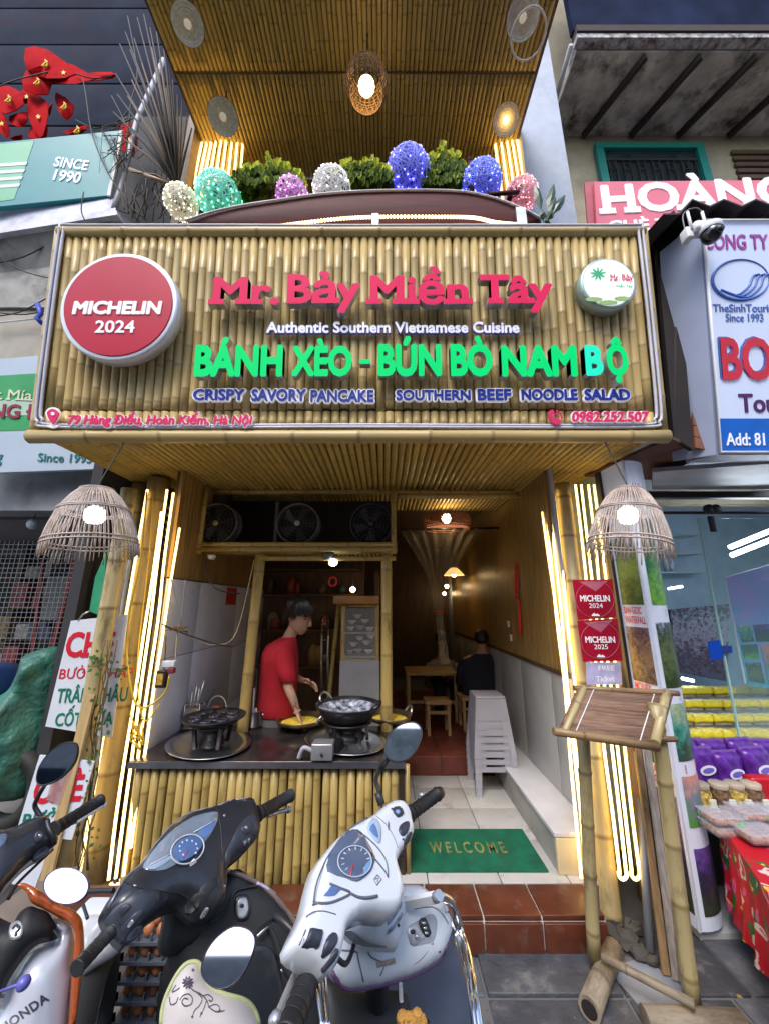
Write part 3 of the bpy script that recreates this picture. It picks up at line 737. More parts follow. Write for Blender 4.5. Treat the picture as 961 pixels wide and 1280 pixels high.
# ================================================================ BALCONY: boat, light balls, shrubs, lamps
def at(px, py, y): return P(px, py, y=y)
bt = thing('wooden_boat', 'long dark red wooden boat used as a planter on top of the sign', 'boat', (-.3, 2.35, 4.1))
HULL = M('boat_wood', (.075, .014, .014), .6, var=.35, vs=3, stretch=(1, 5, 8), bump=.1, spec=.3)
top = smooth_poly([(236, 281), (262, 272), (300, 263), (345, 256), (400, 248), (460, 244), (530, 243), (580, 245), (620, 254), (655, 268), (672, 278)], 3, False)
bot = smooth_poly([(244, 286), (270, 290), (310, 294), (352, 296), (400, 297), (460, 298), (530, 298), (580, 297), (620, 294), (650, 288), (668, 281)], 3, False)
YB = 2.35; nn = len(top); mb = MB(); tops = []; wds = []
for i in range(nn):
    t = i/(nn-1); wdt = .02 + .34*sin(pi*min(1, max(0, t)))**.6
    a = at(*top[i], YB); b = at(*bot[i], YB); tops.append(a); wds.append(wdt)
    f = b.lerp(a, .5)
    mb.v += [b + Vector((0, wdt*.5, 0)), b + Vector((0, .08*sin(pi*t), 0)), f + Vector((0, -.02, 0)), a + Vector((0, -.035, 0)), a + Vector((0, -.03, .01)), a + Vector((0, .01, 0)), f + Vector((0, .04, 0)),
             f + Vector((0, wdt*1.5-.04, 0)), a + Vector((0, wdt*1.5, 0)), a+Vector((0, wdt*1.5+.04, .01)), f + Vector((0, wdt*1.5+.02, 0))]
m_ = 11
for i in range(nn-1):
    for j in range(m_):
        if j == 6: pass
        mb.f.append([i*m_+j, i*m_+(j+1) % m_, (i+1)*m_+(j+1) % m_, (i+1)*m_+j]); mb.mi.append(0); mb.sm.append(j in (1, 2))
part(bt, 'hull', mb, HULL)
part(bt, 'gunwale_trim', MB().tube([p + Vector((0, -.045, -.014)) for p in tops], .008, 6), M('grey_trim', (.6, .6, .68), .4))
part(bt, 'gunwale', MB().tube([p + Vector((0, -.01, .01)) for p in tops], .017, 8), HULL)
rope = smooth_poly([(330, 285), (375, 279), (430, 273), (480, 271), (540, 271), (590, 272), (620, 278), (655, 281)], 14, False)
rp_ = []
for a, b in rope: rp_.append(at(a, b, YB-.055))
mb = MB()
for k, p in enumerate(rp_): mb.sphere(p, (.013, .013, .013), 6, 4)
part(bt, 'rope_light', MB().tube(rp_, .006, 6), M('clear_tube', (.6, .5, .35), .3))
part(bt, 'rope_light_bulbs', mb, M('tiny_warm_led', (.9, .8, .5), .4, em=(1., .68, .3), ems=2.6), stuff=True)
for px in (469, 651):
    part(bt, 'bracket', MB().box(at(px-4, 286, YB-.07), at(px+4, 262 if px > 500 else 270, YB-.05)+Vector((0, .02, 0))), STEEL)
for a, b in (((586, 201), (590, 242)), ((641, 231), (636, 249))):
    part(bt, 'mooring_post', MB().tube([at(*b, YB+.1), at(*a, YB+.1)], .022, 8).sphere(at(*a, YB+.1), .03, 8, 6), HULL)
part(bt, 'tiller', MB().tube([at(610, 243, YB+.05), at(648, 240, YB+.05)], .018, 8), HULL)

def light_ball(px, py, rpx, y, colr, led, label, ems=3.5, wcol=(.5, .5, .55)):
    c = at(px, py, y); rad = (at(px+rpx, py, y)-c).length
    t = thing('light_ball', label, 'light ball', c, 'woven light balls on the boat')
    rg = random.Random(int(px)); mb = MB()
    for k in range(64):
        ax = Vector((rg.gauss(0, 1), rg.gauss(0, 1), rg.gauss(0, 1))).normalized(); u = ax.orthogonal().normalized(); v = ax.cross(u); rr = rad*rg.uniform(.93, 1); cc = c + ax*rad*rg.uniform(-.35, .35); q = sqrt(max(1e-4, rr*rr-(cc-c).length_squared))
        mb.tube([cc + (u*cos(a)+v*sin(a))*q for a in [2*pi*i/18 for i in range(18)]], rad*.018, 4, True)
    part(t, 'woven_shell', mb, M('ball_fibre_%d' % int(px), tuple(min(.9, q*1.35) for q in wcol), .6, em=led, ems=.10), stuff=True)
    mb = MB()
    for k in range(130):
        z = rg.uniform(-1, 1); a = rg.uniform(0, 6.283); q = sqrt(1-z*z)
        mb.sphere(c + Vector((cos(a)*q, sin(a)*q, z))*rad*1.0, rad*rg.uniform(.02, .045), 6, 4)
    part(t, 'tiny_lamps', mb, M('ball_led_%d' % int(px), colr, .4, em=led, ems=ems), stuff=True)
    part(t, 'core', MB().sphere(c, rad*.55, 16, 10), M('ball_core_%d' % int(px), tuple(.35*q for q in wcol), .8))
light_ball(227, 253, 20, 2.5, (.9, .9, .7), (1., .88, .6), 'warm white woven light ball at the left end beside the green one', 2.2, (.5, .5, .45))
light_ball(274, 246, 27, 2.5, (.4, .9, .7), (.15, .9, .5), 'green and aqua woven light ball near the left end of the boat', 2.2, (.35, .6, .6))
light_ball(365, 244, 20, 2.5, (.9, .5, .9), (.9, .3, .9), 'small pink woven light ball beside the long low shrub', 2.2, (.6, .42, .6))
light_ball(415, 236, 24, 2.5, (.9, .9, .9), (.9, .9, .9), 'silvery white woven light ball in the middle of the boat', 1.6, (.6, .58, .58))
light_ball(510, 214, 27, 2.5, (.3, .3, 1), (.12, .12, 1), 'large blue woven light ball standing tallest in the middle', 3.5, (.35, .38, .85))
light_ball(601, 229, 25, 2.5, (.3, .3, 1), (.12, .15, 1), 'smaller blue woven light ball behind the wooden post', 3, (.3, .35, .8))
light_ball(582, 231, 12, 2.6, (.3, .3, 1), (.12, .15, 1), 'smallest blue light ball half hidden left of the wooden post', 3, (.3, .35, .8))
light_ball(651, 244, 20, 2.5, (.9, .5, .6), (1., .35, .45), 'rosy pink woven light ball at the right end of the boat', 2.0, (.65, .42, .46))
LEAFY = M('cypress_green', (.14, .21, .02), .6, var=.5, vs=30)
LEAFT_LIT = M('cypress_tip_backlit', (.62, .66, .04), .6, var=.4, vs=30)  # yellow-green leaf tips, with warm LED backlight painted into the colour
def shrub(x0, x1, ytop, ybot, label, tall=False):
    y = 2.55; c = at((x0+x1)/2, ybot, y); a = at(x0, ybot, y); b = at(x1, ybot, y); h = (at(x0, ytop, y).z - a.z)*(.72 if not tall else .85)
    t = thing('shrub', label, 'shrub', c, 'clipped shrubs on the boat'); rg = random.Random(int(x0)); mb = MB(); mt = MB()
    W_ = (b-a).length
    for k in range(900):
        u = rg.random(); v = rg.random(); hh = h*(sin(pi*min(.97, max(.03, u)))**.45)*(1+.16*sin(u*17+x0)+.10*sin(u*41))*rg.uniform(.82, 1.06)
        p = a.lerp(b, u) + Vector((0, (v-.5)*W_*.45, 0)); z = rg.random()
        q = p + Vector((0, 0, hh*z)); s_ = .016 + .016*rg.random()
        up_ = Vector((rg.gauss(0, .3), rg.gauss(0, .3)-.25, 1)).normalized()
        d = up_*(.035+.03*rg.random()); sd_ = up_.orthogonal().normalized()*s_
        sd2 = up_.cross(sd_)
        tgt = mt if z > .72 or rg.random() < .1 else mb
        tgt.add([q-sd_, q+sd_, q+d*.6+sd_*1.2, q+d, q+d*.6-sd_*1.2], [(0, 1, 2, 3, 4)])
        tgt.add([q-sd2, q+sd2, q+d*.6+sd2*1.2, q+d, q+d*.6-sd2*1.2], [(0, 1, 2, 3, 4)])
    part(t, 'foliage', mb, LEAFY, stuff=True); part(t, 'backlit_leaf_tips', mt, LEAFT_LIT, stuff=True)
    part(t, 'trunk', MB().tube([c, c+Vector((0, 0, h*.6))], .02, 6), BAMB)
shrub(294, 382, 209, 252, 'long low green shrub with bright tips at the left of the boat')
shrub(418, 490, 204, 243, 'rounded green shrub between the white and blue light balls')
shrub(528, 584, 188, 242, 'tall pointed green shrub right of the large blue light ball', True)
# broad leaved plant at the right end
pl = thing('leafy_plant', 'broad leaved green plant at the right end of the boat by the pale wall', 'plant', at(680, 282, 2.4))
LF = M('broad_leaf', (.03, .07, .03), .35, var=.3, vs=8)
stem0 = at(680, 283, 2.4)
for (ex, ey, wd_) in ((668, 228, 9), (692, 229, 9), (706, 243, 8), (694, 246, 8), (690, 262, 9), (676, 262, 9), (686, 276, 10), (668, 272, 8)):
    e = at(ex, ey, 2.38); m0 = stem0.lerp(e, .35); wv = Vector((.045, .02, .012)); d_ = e-m0; s1 = d_.cross(Vector((0, 1, 0))).normalized()*.035
    part(pl, 'leaf', MB().add([m0, m0+d_*.35+s1, m0+d_*.7+s1*.8, e, m0+d_*.7-s1*.8, m0+d_*.35-s1, m0+d_*.5+Vector((0, -.02, .0))], [(0, 1, 6), (1, 2, 6), (2, 3, 6), (3, 4, 6), (4, 5, 6), (5, 0, 6)]), LF)
    part(pl, 'stem', MB().tube([stem0, m0], .005, 5), LF)

# LED-lit bamboo columns upstairs
def lit_column(x0t, x1t, yt, x0b, x1b, yb, y, label, n):
    a, b, c_, d_ = at(x0t, yt, y), at(x1t, yt, y), at(x0b, yb, y), at(x1b, yb, y)
    zt = min(ZC-.02, a.z)
    t = thing('lit_column', label, 'column', c_, 'columns wrapped in light tubes upstairs')
    cx = (c_+d_)/2; ct = (a+b)/2; hw = (d_-c_).length/2
    part(t, 'core', MB().tube([cx+Vector((0, hw*.8+.03, -.6)), ct+Vector((0, hw*.8+.03, .1))], hw*.8, 16), BAMY)
    for i in range(n):
        u = i/(n-1); o = Vector((0, -.04*sin(pi*u), 0))
        part(t, 'light_tube', MB().tube([c_.lerp(d_, u)+o+Vector((0, 0, -.3)), a.lerp(b, u)+o+Vector((0, 0, R.uniform(-.2, .05)))], .012, 6), LED)
        if i: 
            v = u-.5/(n-1); pole(t, c_.lerp(d_, v)+Vector((0, 0, -.3)), a.lerp(b, v), .018, BAMY, 'bamboo_pole', seg=6)
lit_column(258, 306, 156, 240, 302, 232, 3.35, 'bamboo column covered with glowing light tubes at the upper left', 9)
lit_column(617, 650, 168, 626, 662, 232, 3.35, 'bamboo column covered with glowing light tubes at the upper right', 6)

# hat lamps and wicker lamp on the upper ceiling
WICK = M('wicker_pale', (.36, .26, .15), .6, var=.25, vs=30, bump=.3, bs=80)
HAT = M('hat_straw', (.80, .74, .62), .6, var=.2, vs=40, bump=.3, bs=90)
def zt(px, py, z): return P(px, py, z=z)
def hat_lamp(px, py, rx, z, label, tilt=(0, 0, 1), lit=True, ring=None):
    c = zt(px, py, z); rad = rx/FPX*((c-EYE).dot(Vector((0, _c, _s))))
    t = thing('hat_lamp', label, 'lamp', c, 'conical hat lamps on the upper ceiling')
    mb = MB(); ax = (c-EYE).normalized()
    mb.lathe([(rad, -.01), (rad*.99, 0), (rad*.5, rad*.32), (rad*.04, rad*.62), (0, rad*.64), (0, rad*.6), (rad*.5, rad*.28), (rad*.97, -.01)], c, ax, 32)
    part(t, 'shade', mb, HAT)
    for k in range(1, 6):
        q = rad*k/6; u = ax.orthogonal().normalized(); v = ax.cross(u)
        part(t, 'hoop', MB().tube([c+ax*(rad*.6*(1-k/6)-.012)+(u*cos(a)+v*sin(a))*q for a in [2*pi*i/24 for i in range(24)]], .0025, 4, True), HAT)
    part(t, 'bulb', MB().sphere(c+ax*rad*.12, rad*.24, 12, 8), LED if lit else M('bulb_off', (.55, .53, .5), .3, em=(1, .85, .6), ems=.12))
    part(t, 'cord', MB().tube([c+ax*rad*.6, Vector(((c+ax*rad*.6).x, (c+ax*rad*.6).y, ZC+.02))], .006, 5), WIRE)
    if ring:
        rc_ = zt(ring[0], ring[1], z-.3); u = Vector((1, 0, 0)); v = Vector((0, -.9, .43)).normalized(); q = ring[2]/FPX*((rc_-EYE).dot(Vector((0, _c, _s))))
        part(t, 'loose_hoop', MB().tube([rc_+(u*cos(a)+v*sin(a))*q for a in [2*pi*i/30 for i in range(30)]], .009, 5, True), HAT)
hat_lamp(235, 30, 19, 6.75, 'unlit pale conical hat lamp at the upper left of the ceiling', (.15, -.5, .8), False)
hat_lamp(653, 22, 20, 6.7, 'conical hat lamp with a loose hoop hanging at the upper right', (0, -.5, .8), False, (660, 43, 21))
hat_lamp(279, 146, 18, 6.6, 'conical hat lamp above the left lit column', (0, -.6, .8), False)
hat_lamp(632, 150, 16, 6.6, 'lit conical hat lamp above the right lit column', (0, -.6, .8), True)
c = zt(458, 112, 6.3); kx = (c-EYE).dot(Vector((0, _c, _s)))/FPX
wl = thing('wicker_lamp', 'round lit wicker basket lamp hanging at the centre of the upper ceiling', 'lamp', c)
mb = MB(); rr0 = 25*kx; H0 = 40*kx
def wr(t): return rr0*(.55+.5*sin(pi*min(1, .12+t*.68)))
for i in range(24):
    a = 2*pi*i/24
    for sg_ in (1, -1):
        mb.tube([c+Vector((cos(a+sg_*t*.5)*wr(t), sin(a+sg_*t*.5)*wr(t), H0*(1-t)-H0*.2)) for t in [k/7 for k in range(8)]], .0055, 4)
for t_ in [k/11 for k in range(12)]:
    mb.tube([c+Vector((cos(a)*wr(t_), sin(a)*wr(t_), H0*(1-t_)-H0*.2)) for a in [2*pi*i/24 for i in range(24)]], .006, 4, True)
part(wl, 'basket', mb, M('wicker_brown', (.28, .16, .07), .6, var=.25), stuff=True)
part(wl, 'bulb', MB().sphere(c+Vector((0, 0, H0*.15)), 10*kx, 14, 10), WARM)
part(wl, 'cord', MB().tube([c+Vector((0, 0, H0*.75)), Vector((c.x, c.y, ZC))], .008, 6), WIRE)
# dry palm fan of thin rods at the left
pf = thing('dry_palm_fan', 'fan of thin dark dry palm ribs spreading from the left end of the boat', 'dried leaf', at(218, 232, 2.7))
b0 = at(222, 232, 2.7)
tips = [(150, 55), (157, 40), (163, 62), (172, 22), (168, 48), (180, 18), (188, 35), (196, 40), (205, 60), (145, 92), (147, 118), (212, 85), (142, 140), (155, 150), (216, 100), (222, 118), (228, 125), (150, 170), (235, 140), (240, 160), (200, 75), (190, 60), (178, 80), (165, 100), (160, 120), (208, 110), (165, 215), (175, 140)]
for i, (a, b) in enumerate(tips):
    e = at(a, b, 2.7+R.uniform(-.25, .15)); mdl = b0.lerp(e, .5)+Vector((0, 0, .05))
    part(pf, 'palm_rib', MB().tube([b0+Vector((R.uniform(-.02, .02), 0, 0)), mdl, e], [.013, .011, .006], 5), (M('dry_rib_brown', (.12, .08, .045), .7) if i > 14 else M('dry_rib', (.03, .022, .02), .7)))
# ================================================================ ENTRANCE COLUMNS
def tubes(root, lines, r=.0078, mat=None):
    for pts in lines:
        part(root, 'light_tube', MB().tube(smooth_poly(pts, 3, False), r, 6), mat or LED)
def at(px, py, y): return P(px, py, y=y)
# left
YL = 2.62
cl = thing('bamboo_column', 'thick bamboo column with glowing light tubes left of the kitchen counter', 'column', (-1.65, 2.65, 0))
pole(cl, at(200, 600, 2.80), at(111, 1116, 2.66), .078, BAMG, 'bamboo_trunk', seg=14, gap=.34)
pole(cl, at(176, 606, 2.95), at(92, 1090, 2.85), .06, BAMG, 'bamboo_trunk', seg=12, gap=.3)
pole(cl, at(224, 612, 2.92), at(160, 1080, 2.76), .035, BAMD, 'bamboo_trunk', seg=10, gap=.3)
pole(cl, at(235, 616, 2.98), at(172, 1000, 2.9), .03, BAMD, 'bamboo_trunk', seg=10, gap=.3)
def run(pa, pb, ya, yb, n=7, w=.006):
    return [tuple(at(pa[0]+(pb[0]-pa[0])*t+R.uniform(-1.2, 1.2), pa[1]+(pb[1]-pa[1])*t, ya+(yb-ya)*t)) for t in [i/(n-1) for i in range(n)]]
L_ = [run((210, 612), (145, 1098), 2.62, 2.46), run((218, 616), (154, 1095), 2.62, 2.46), run((203, 640), (135, 1100), 2.62, 2.46), run((224, 660), (163, 1060), 2.64, 2.48),
      run((184, 612), (101, 1090), 2.70, 2.54),]
tubes(cl, L_)
for a, b, c_ in ((152, 160, 1098), (139, 148, 1104)):
    part(cl, 'light_tube', MB().tube([at(a+(b-a)*.5+4.5*cos(t), c_+4*sin(t), 2.52) for t in [i*pi/8 for i in range(9)]], .009, 6), LED)
YEL = M('yellow_wire', (.65, .42, .03), .45)
part(cl, 'wire_tangle', MB().tube([at(170+R.uniform(-9, 12), 905+i*1.2+R.uniform(-14, 14), 2.5) for i in range(26)], .004, 5), YEL, stuff=True)
part(cl, 'wire_tangle', MB().tube(smooth_poly([at(184, 615, 2.62), at(176, 700, 2.6), at(160, 780, 2.58), at(162, 850, 2.5), at(176, 885, 2.48), at(205, 868, 2.48), at(212, 845, 2.48)], 4, False), .006, 6), YEL)
part(cl, 'wire_tangle', MB().tube(smooth_poly([at(192, 612, 2.6), at(186, 700, 2.6), at(172, 830, 2.56), at(180, 900, 2.48), at(200, 880, 2.46)], 4, False), .004, 6), YEL)
mb = MB()
for i in range(16): mb.sphere(at(211-i*.95, 635+i*9.0, 2.64), (.008, .008, .012), 6, 4)
part(cl, 'tube_clips', mb, WIRE, stuff=True)
# slanting outer plank and spare poles
op = thing('leaning_poles', 'bundle of slanting bamboo poles and boards left of the lit column', 'poles', (-1.8, 2.5, 0))
pole(op, at(162, 612, 2.5), at(76, 1095, 2.36), .05, BAMG, 'bamboo_pole', seg=10, gap=.35)
part(op, 'wooden_board', MB().bar(at(114, 868, 2.34), at(58, 1100, 2.28), .055, .018, up=(0, 1, 0)), M('pine_board', (.45, .31, .14), .6, var=.2, stretch=(10, 10, 1)))
pole(op, at(163, 700, 2.62), at(112, 1010, 2.5), .012, M('grey_pipe', (.5, .5, .5), .5), 'pipe')
pole(op, at(157, 700, 2.62), at(104, 1010, 2.5), .012, M('grey_pipe', (.5, .5, .5), .5), 'pipe')
# creeping plant
cp = thing('creeping_plant', 'thin green creeper climbing the poles at the left of the column', 'plant', at(115, 1000, 2.4))
mb = MB(); rg = random.Random(3)
for (cx, cy, n_, sp) in ((125, 830, 26, 12), (150, 838, 12, 8), (118, 870, 10, 7), (128, 905, 8, 8), (100, 960, 24, 14), (120, 955, 10, 10), (108, 990, 16, 13), (95, 1020, 12, 14), (118, 1050, 8, 12)):
    for k in range(n_):
        p = at(cx+rg.gauss(0, sp*.6), cy+rg.gauss(0, sp*.7), 2.36+rg.uniform(-.04, .04)); a = rg.random()*6.28; l_ = .015+.018*rg.random()
        d = Vector((cos(a), rg.uniform(-.5, .2), sin(a)))*l_; s_ = Vector((-sin(a), .2, cos(a)))*l_*.42
        mb.add([p, p+d*.5+s_, p+d, p+d*.5-s_], [(0, 1, 2, 3)])
part(cp, 'leaves', mb, M('creeper_leaf', (.07, .13, .025), .5, var=.4, vs=20), stuff=True)
for k in range(5): part(cp, 'vine', MB().tube([at(130+k*3-(y_-800)*.12+rg.uniform(-5, 5), y_, 2.38) for y_ in range(800, 1090, 24)], .0035, 5), M('vine', (.12, .09, .04), .7))
# right column
cr = thing('bamboo_column', 'thick bamboo column with glowing light tubes right of the doorway', 'column', (1.4, 2.5, 0))
pole(cr, at(702, 606, 2.72), at(763, 1152, 2.42), .056, BAMG, 'bamboo_trunk', seg=14, gap=.36)
pole(cr, at(748, 606, 2.82), at(812, 1130, 2.55), .055, BAMG, 'bamboo_trunk', seg=14, gap=.36)
pole(cr, at(690, 612, 2.84), at(742, 1110, 2.56), .035, BAMY, 'bamboo_trunk', seg=10, gap=.3)
part(cr, 'wooden_board', MB().bar(at(757, 612, 2.75), at(812, 1150, 2.5), .05, .02, up=(0, 1, 0)), BAMB)
L_ = [run((681, 614), (727, 1098), 2.74, 2.4), run((686, 616), (732, 1095), 2.70, 2.38), run((692, 612), (734, 1000), 2.70, 2.42), run((678, 640), (722, 960), 2.76, 2.5),
      run((718, 606), (773, 1092), 2.66, 2.34), run((726, 606), (783, 1092), 2.66, 2.34), run((734, 606), (789, 1090), 2.66, 2.34), run((742, 606), (799, 1090), 2.66, 2.34)]
tubes(cr, L_)
for x_ in (778, 794):
    part(cr, 'light_tube', MB().tube([at(x_+5.5*cos(t), 1090+9*sin(t), 2.35) for t in [i*pi/8 for i in range(9)]], .009, 6), LED)
# hanging cane basket lamps
LAMPC = M('lamp_cane', (.50, .41, .36), .6, var=.3, vs=20, rnd=.1)
def basket_lamp(top, rim_l, rim_r, y, label, tilt=0.):
    a = at(*top, y); l_ = at(*rim_l, y); r_ = at(*rim_r, y); rad = (r_-l_).length/2*.87; cc = (l_+r_)/2; H_ = a.z-cc.z
    t = thing('basket_lamp', label, 'lamp', a, 'big cane basket lamps beside the entrance')
    ax = (Vector((a.x, y, a.z))-Vector((cc.x, y, cc.z))).normalized()
    u = Vector((1, 0, 0)); u = (u-ax*u.dot(ax)).normalized(); v = ax.cross(u)
    TB = [(0, .34), (.12, .52), (.35, .74), (.7, .92), (1.0, 1.0), (1.2, 1.04)]
    def prof(s_):
        for (p0, q0), (p1, q1) in zip(TB, TB[1:]):
            if s_ <= p1: return rad*(q0+(q1-q0)*(s_-p0)/(p1-p0))
        return rad*1.04
    rg = random.Random(int(top[0]))
    mb = MB()
    for i in range(60):
        q = 2*pi*i/60+rg.uniform(-.02, .02); e = 1.02+rg.uniform(-.02, .12)
        mb.tube([a - ax*H_*s_ + (u*cos(q+j*.008)+v*sin(q+j*.008))*prof(s_) for j, s_ in enumerate([k/8*e for k in range(9)])], .0031, 4)
    mb.lathe([(0, .004), (rad*.34, 0), (rad*.34, -.006), (0, 0)], a, ax, 20)
    part(t, 'cane_ribs', mb, LAMPC, stuff=True)
    for s_ in (.01, .34, .37, .84, .90):
        part(t, 'hoop', MB().tube([a-ax*H_*s_+(u*cos(q)+v*sin(q))*(prof(s_)+.003) for q in [2*pi*i/36 for i in range(36)]], .0048, 5, True), LAMPC)
    b_ = a-ax*H_*.44
    part(t, 'bulb', MB().lathe([(0, .0), (.034, .004), (.046, .02), (.046, .07), (.03, .085), (0, .088)], b_-ax*.04, ax, 20), LEDW)
    part(t, 'socket', MB().lathe([(.02, 0), (.022, .06), (.008, .09)], b_+ax*.045, ax, 12), WHITE)
    part(t, 'cord', MB().tube([b_+ax*.12, a+ax*.02, Vector((a.x+.0, y+.15, 2.6))], .004, 5), WIRE)
basket_lamp((122, 612), (57, 688), (172, 690), 1.95, 'big cane basket lamp with a white bulb hanging left of the entrance')
basket_lamp((784, 612), (732, 690), (838, 690), 1.95, 'big cane basket lamp with a white bulb hanging right of the entrance')
# notices pasted on the right column
def card(name, px, y, mat, label, cat, group=None, n=(0, -1, 0)):
    o = P(*px[3], y=y); fr = Frame(o, n); t = thing(name, label, cat, frame=fr, group=group)
    pts = [fr.V(a, b, .004) for a, b in px]
    part(t, 'card', MB().prism(pts, (0, .003, 0)), mat, world=False); return t, fr
CRC = M('crimson_card', (.42, .01, .035), .25, var=.1, vs=3)
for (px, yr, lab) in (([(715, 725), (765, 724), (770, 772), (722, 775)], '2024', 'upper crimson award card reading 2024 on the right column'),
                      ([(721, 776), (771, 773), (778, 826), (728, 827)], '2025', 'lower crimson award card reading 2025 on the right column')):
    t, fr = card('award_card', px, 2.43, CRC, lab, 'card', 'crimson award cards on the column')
    cx = sum(p[0] for p in px)/4; cy = sum(p[1] for p in px)/4
    part(t, 'ring', MB().tube([fr.V(cx+24*cos(a), cy+23*sin(a), .006) for a in [2*pi*i/40 for i in range(40)]], .0012, 4, True), M('pink_line', (.6, .25, .3), .4), world=False)
    text(fr, t, 'MICHELIN', (cx-18, cy-5, cx+19, cy+3), .001, .0045, [PW, PW], bold=.02)
    text(fr, t, yr, (cx-7, cy+5, cx+10, cy+11), .001, .0045, [PW, PW])
    flat(fr, t, 'mark', [(cx-4, cy+20), (cx-1, cy+17), (cx+1, cy+19), (cx+3, cy+18), (cx+6, cy+20), (cx+6, cy+21), (cx-4, cy+21)], PW, .001, .0045)
    part(t, 'pale_triangle', MB().add([fr.V(px[0][0]+8, px[0][1]+2, .0045), fr.V(px[1][0]-6, px[1][1]+2, .0045), fr.V(cx+1, cy-10, .0045)], [(0, 1, 2)]), M('pale_rose', (.55, .15, .22), .3), world=False)  # pale pink triangle in the upper part of the card
t, fr = card('small_notice', [(732, 828), (775, 828), (777, 856), (733, 856)], 2.425, M('lilac_card', (.5, .48, .72), .35, var=.25, vs=14), 'small lilac notice under the two crimson cards', 'notice')
text(fr, t, 'FREE', (748, 832, 768, 838), .001, .0045, [PW, PW])
text(fr, t, 'Ticket', (745, 845, 768, 852), .001, .0045, [PW, PW])
# ================================================================ COUNTER AND COOKING
CT = .712
ctr = thing('cooking_counter', 'low cooking counter with a yellow bamboo front and dark steel top', 'counter', (-.7, 2.5, 0))
x0c, x1c = -1.47, .085
part(ctr, 'carcass', MB().box((x0c+.02, 2.54, .0), (x1c-.02, 3.1, CT-.03)), DWOOD)
part(ctr, 'worktop', MB().bbox((x0c-.02, 2.46, CT-.022), (x1c+.03, 3.12, CT), .004), M('oily_steel', (.09, .075, .075), .22, .7, var=.5, vs=9, dirt=(.05, .03, .03), ds=5, dirtlo=.5))
part(ctr, 'worktop_edge', MB().box((x0c-.022, 2.452, CT-.034), (x1c+.032, 2.459, CT-.002)), M('edge_steel', (.22, .22, .26), .3, .8, var=.3))
n = 31; wd = (x1c-x0c)/n
for i in range(n):
    pole(ctr, (x0c+wd*(i+.5), 2.505, .01), (x0c+wd*(i+.5)+R.uniform(-.004, .004), 2.505, CT-.036), wd*.5*R.uniform(.9, 1.02), BAMY, gap=.25, seg=10, nvar=6)
part(ctr, 'corner_post', MB().box((x1c+.004, 2.48, .15), (x1c+.03, 2.55, CT-.036)), M('dark_post', (.03, .02, .015), .5))
pole(ctr, (x1c+.048, 2.5, .15), (x1c+.048, 2.5, CT-.03), .016, BAMY, seg=8)
BLKI = M('black_iron', (.025, .024, .026), .38, .5, var=.4, vs=20, bump=.2)
def zt2(px, py, z): return P(px, py, z=z)
def tray(px, py, rp, label):
    c = zt2(px, py, CT+.002); r_ = (zt2(px+rp, py, CT)-c).length
    t = thing('steel_tray', label, 'tray', c, 'oval steel trays on the counter')
    mb = MB().lathe([(0, .004), (r_*.72, .004), (r_*.80, .016), (r_*.99, .022), (r_, .02), (r_*.99, .016), (r_*.8, .01), (r_*.7, 0), (0, 0)], c, (0, 0, 1), 48, sy=1, sx=.78)
    part(t, 'dish', mb, STEEL); return c
tray(261, 932, 61, 'round steel tray under the moulded pancake stove on the left of the counter')
tray(431, 928, 58, 'round steel tray under the wok burner on the right of the counter')
# left stove with a dimpled pan
c = zt2(265, 931, CT+.02)
s1 = thing('gas_stove', 'black iron stove with a dimpled cake pan on the left of the counter', 'stove', c)
mb = MB().lathe([(.075, 0), (.08, .02), (.06, .06), (.085, .10), (.13, .12), (.125, .13), (.05, .12)], c, seg=24)
for k in range(4):
    a = .78+k*pi/2; mb.bar(c+Vector((cos(a)*.10, sin(a)*.10, 0)), c+Vector((cos(a)*.12, sin(a)*.12, .12)), .025, .02)
part(s1, 'burner', mb, BLKI)
c2 = c+Vector((0, 0, .135))
part(s1, 'cake_pan', MB().lathe([(0, 0), (.15, 0), (.19, .025), (.195, .035), (.18, .03), (0, .026)], c2, seg=32), BLKI)
mb = MB(); mh = MB()
for k in range(9):
    a = k*2*pi/8; q = 0 if k == 8 else .12
    p = c2+Vector((cos(a)*q, sin(a)*q, .027))
    mb.lathe([(.036, 0), (.038, .008), (.034, .010), (.03, .004), (0, -.002)], p, seg=14)
part(s1, 'dimple', mb, M('pan_rim', (.12, .12, .15), .25, .8))
for k in range(5):
    a = k*1.3; p = c2+Vector((cos(a)*.1, sin(a)*.1, .034)); mb2 = MB().sphere(p, (.03, .03, .008), 10, 5); part(s1, 'cake_batter', mb2, M('oily_black', (.04, .035, .05), .15, .2))
# wok on its burner
c = zt2(434, 928, CT+.015)
s2 = thing('gas_burner', 'black iron gas burner under the big wok', 'burner', c)
mb = MB().lathe([(.11, .02), (.12, .05), (.09, .06), (.12, .115), (.165, .125), (.16, .135), (.1, .12)], c, seg=28)
for k in range(5):
    a = .4+k*2*pi/5; mb.bar(c+Vector((cos(a)*.14, sin(a)*.14, 0)), c+Vector((cos(a)*.13, sin(a)*.13, .12)), .022, .02)
mb.bar(c+Vector((-.02, -.05, .03)), c+Vector((-.06, -.2, .03)), .05, .05)
part(s2, 'ring', mb, BLKI)
wc = c+Vector((0, .01, .105))
wk = thing('wok', 'large black wok with a milky oily inside on the right burner', 'wok', wc)
part(wk, 'bowl', MB().lathe([(0, 0), (.08, .008), (.15, .045), (.2, .10), (.215, .125), (.222, .127), (.222, .118), (.21, .095), (.155, .035), (.09, -.006), (0, -.012)], wc, seg=48, sx=.95), BLKI)
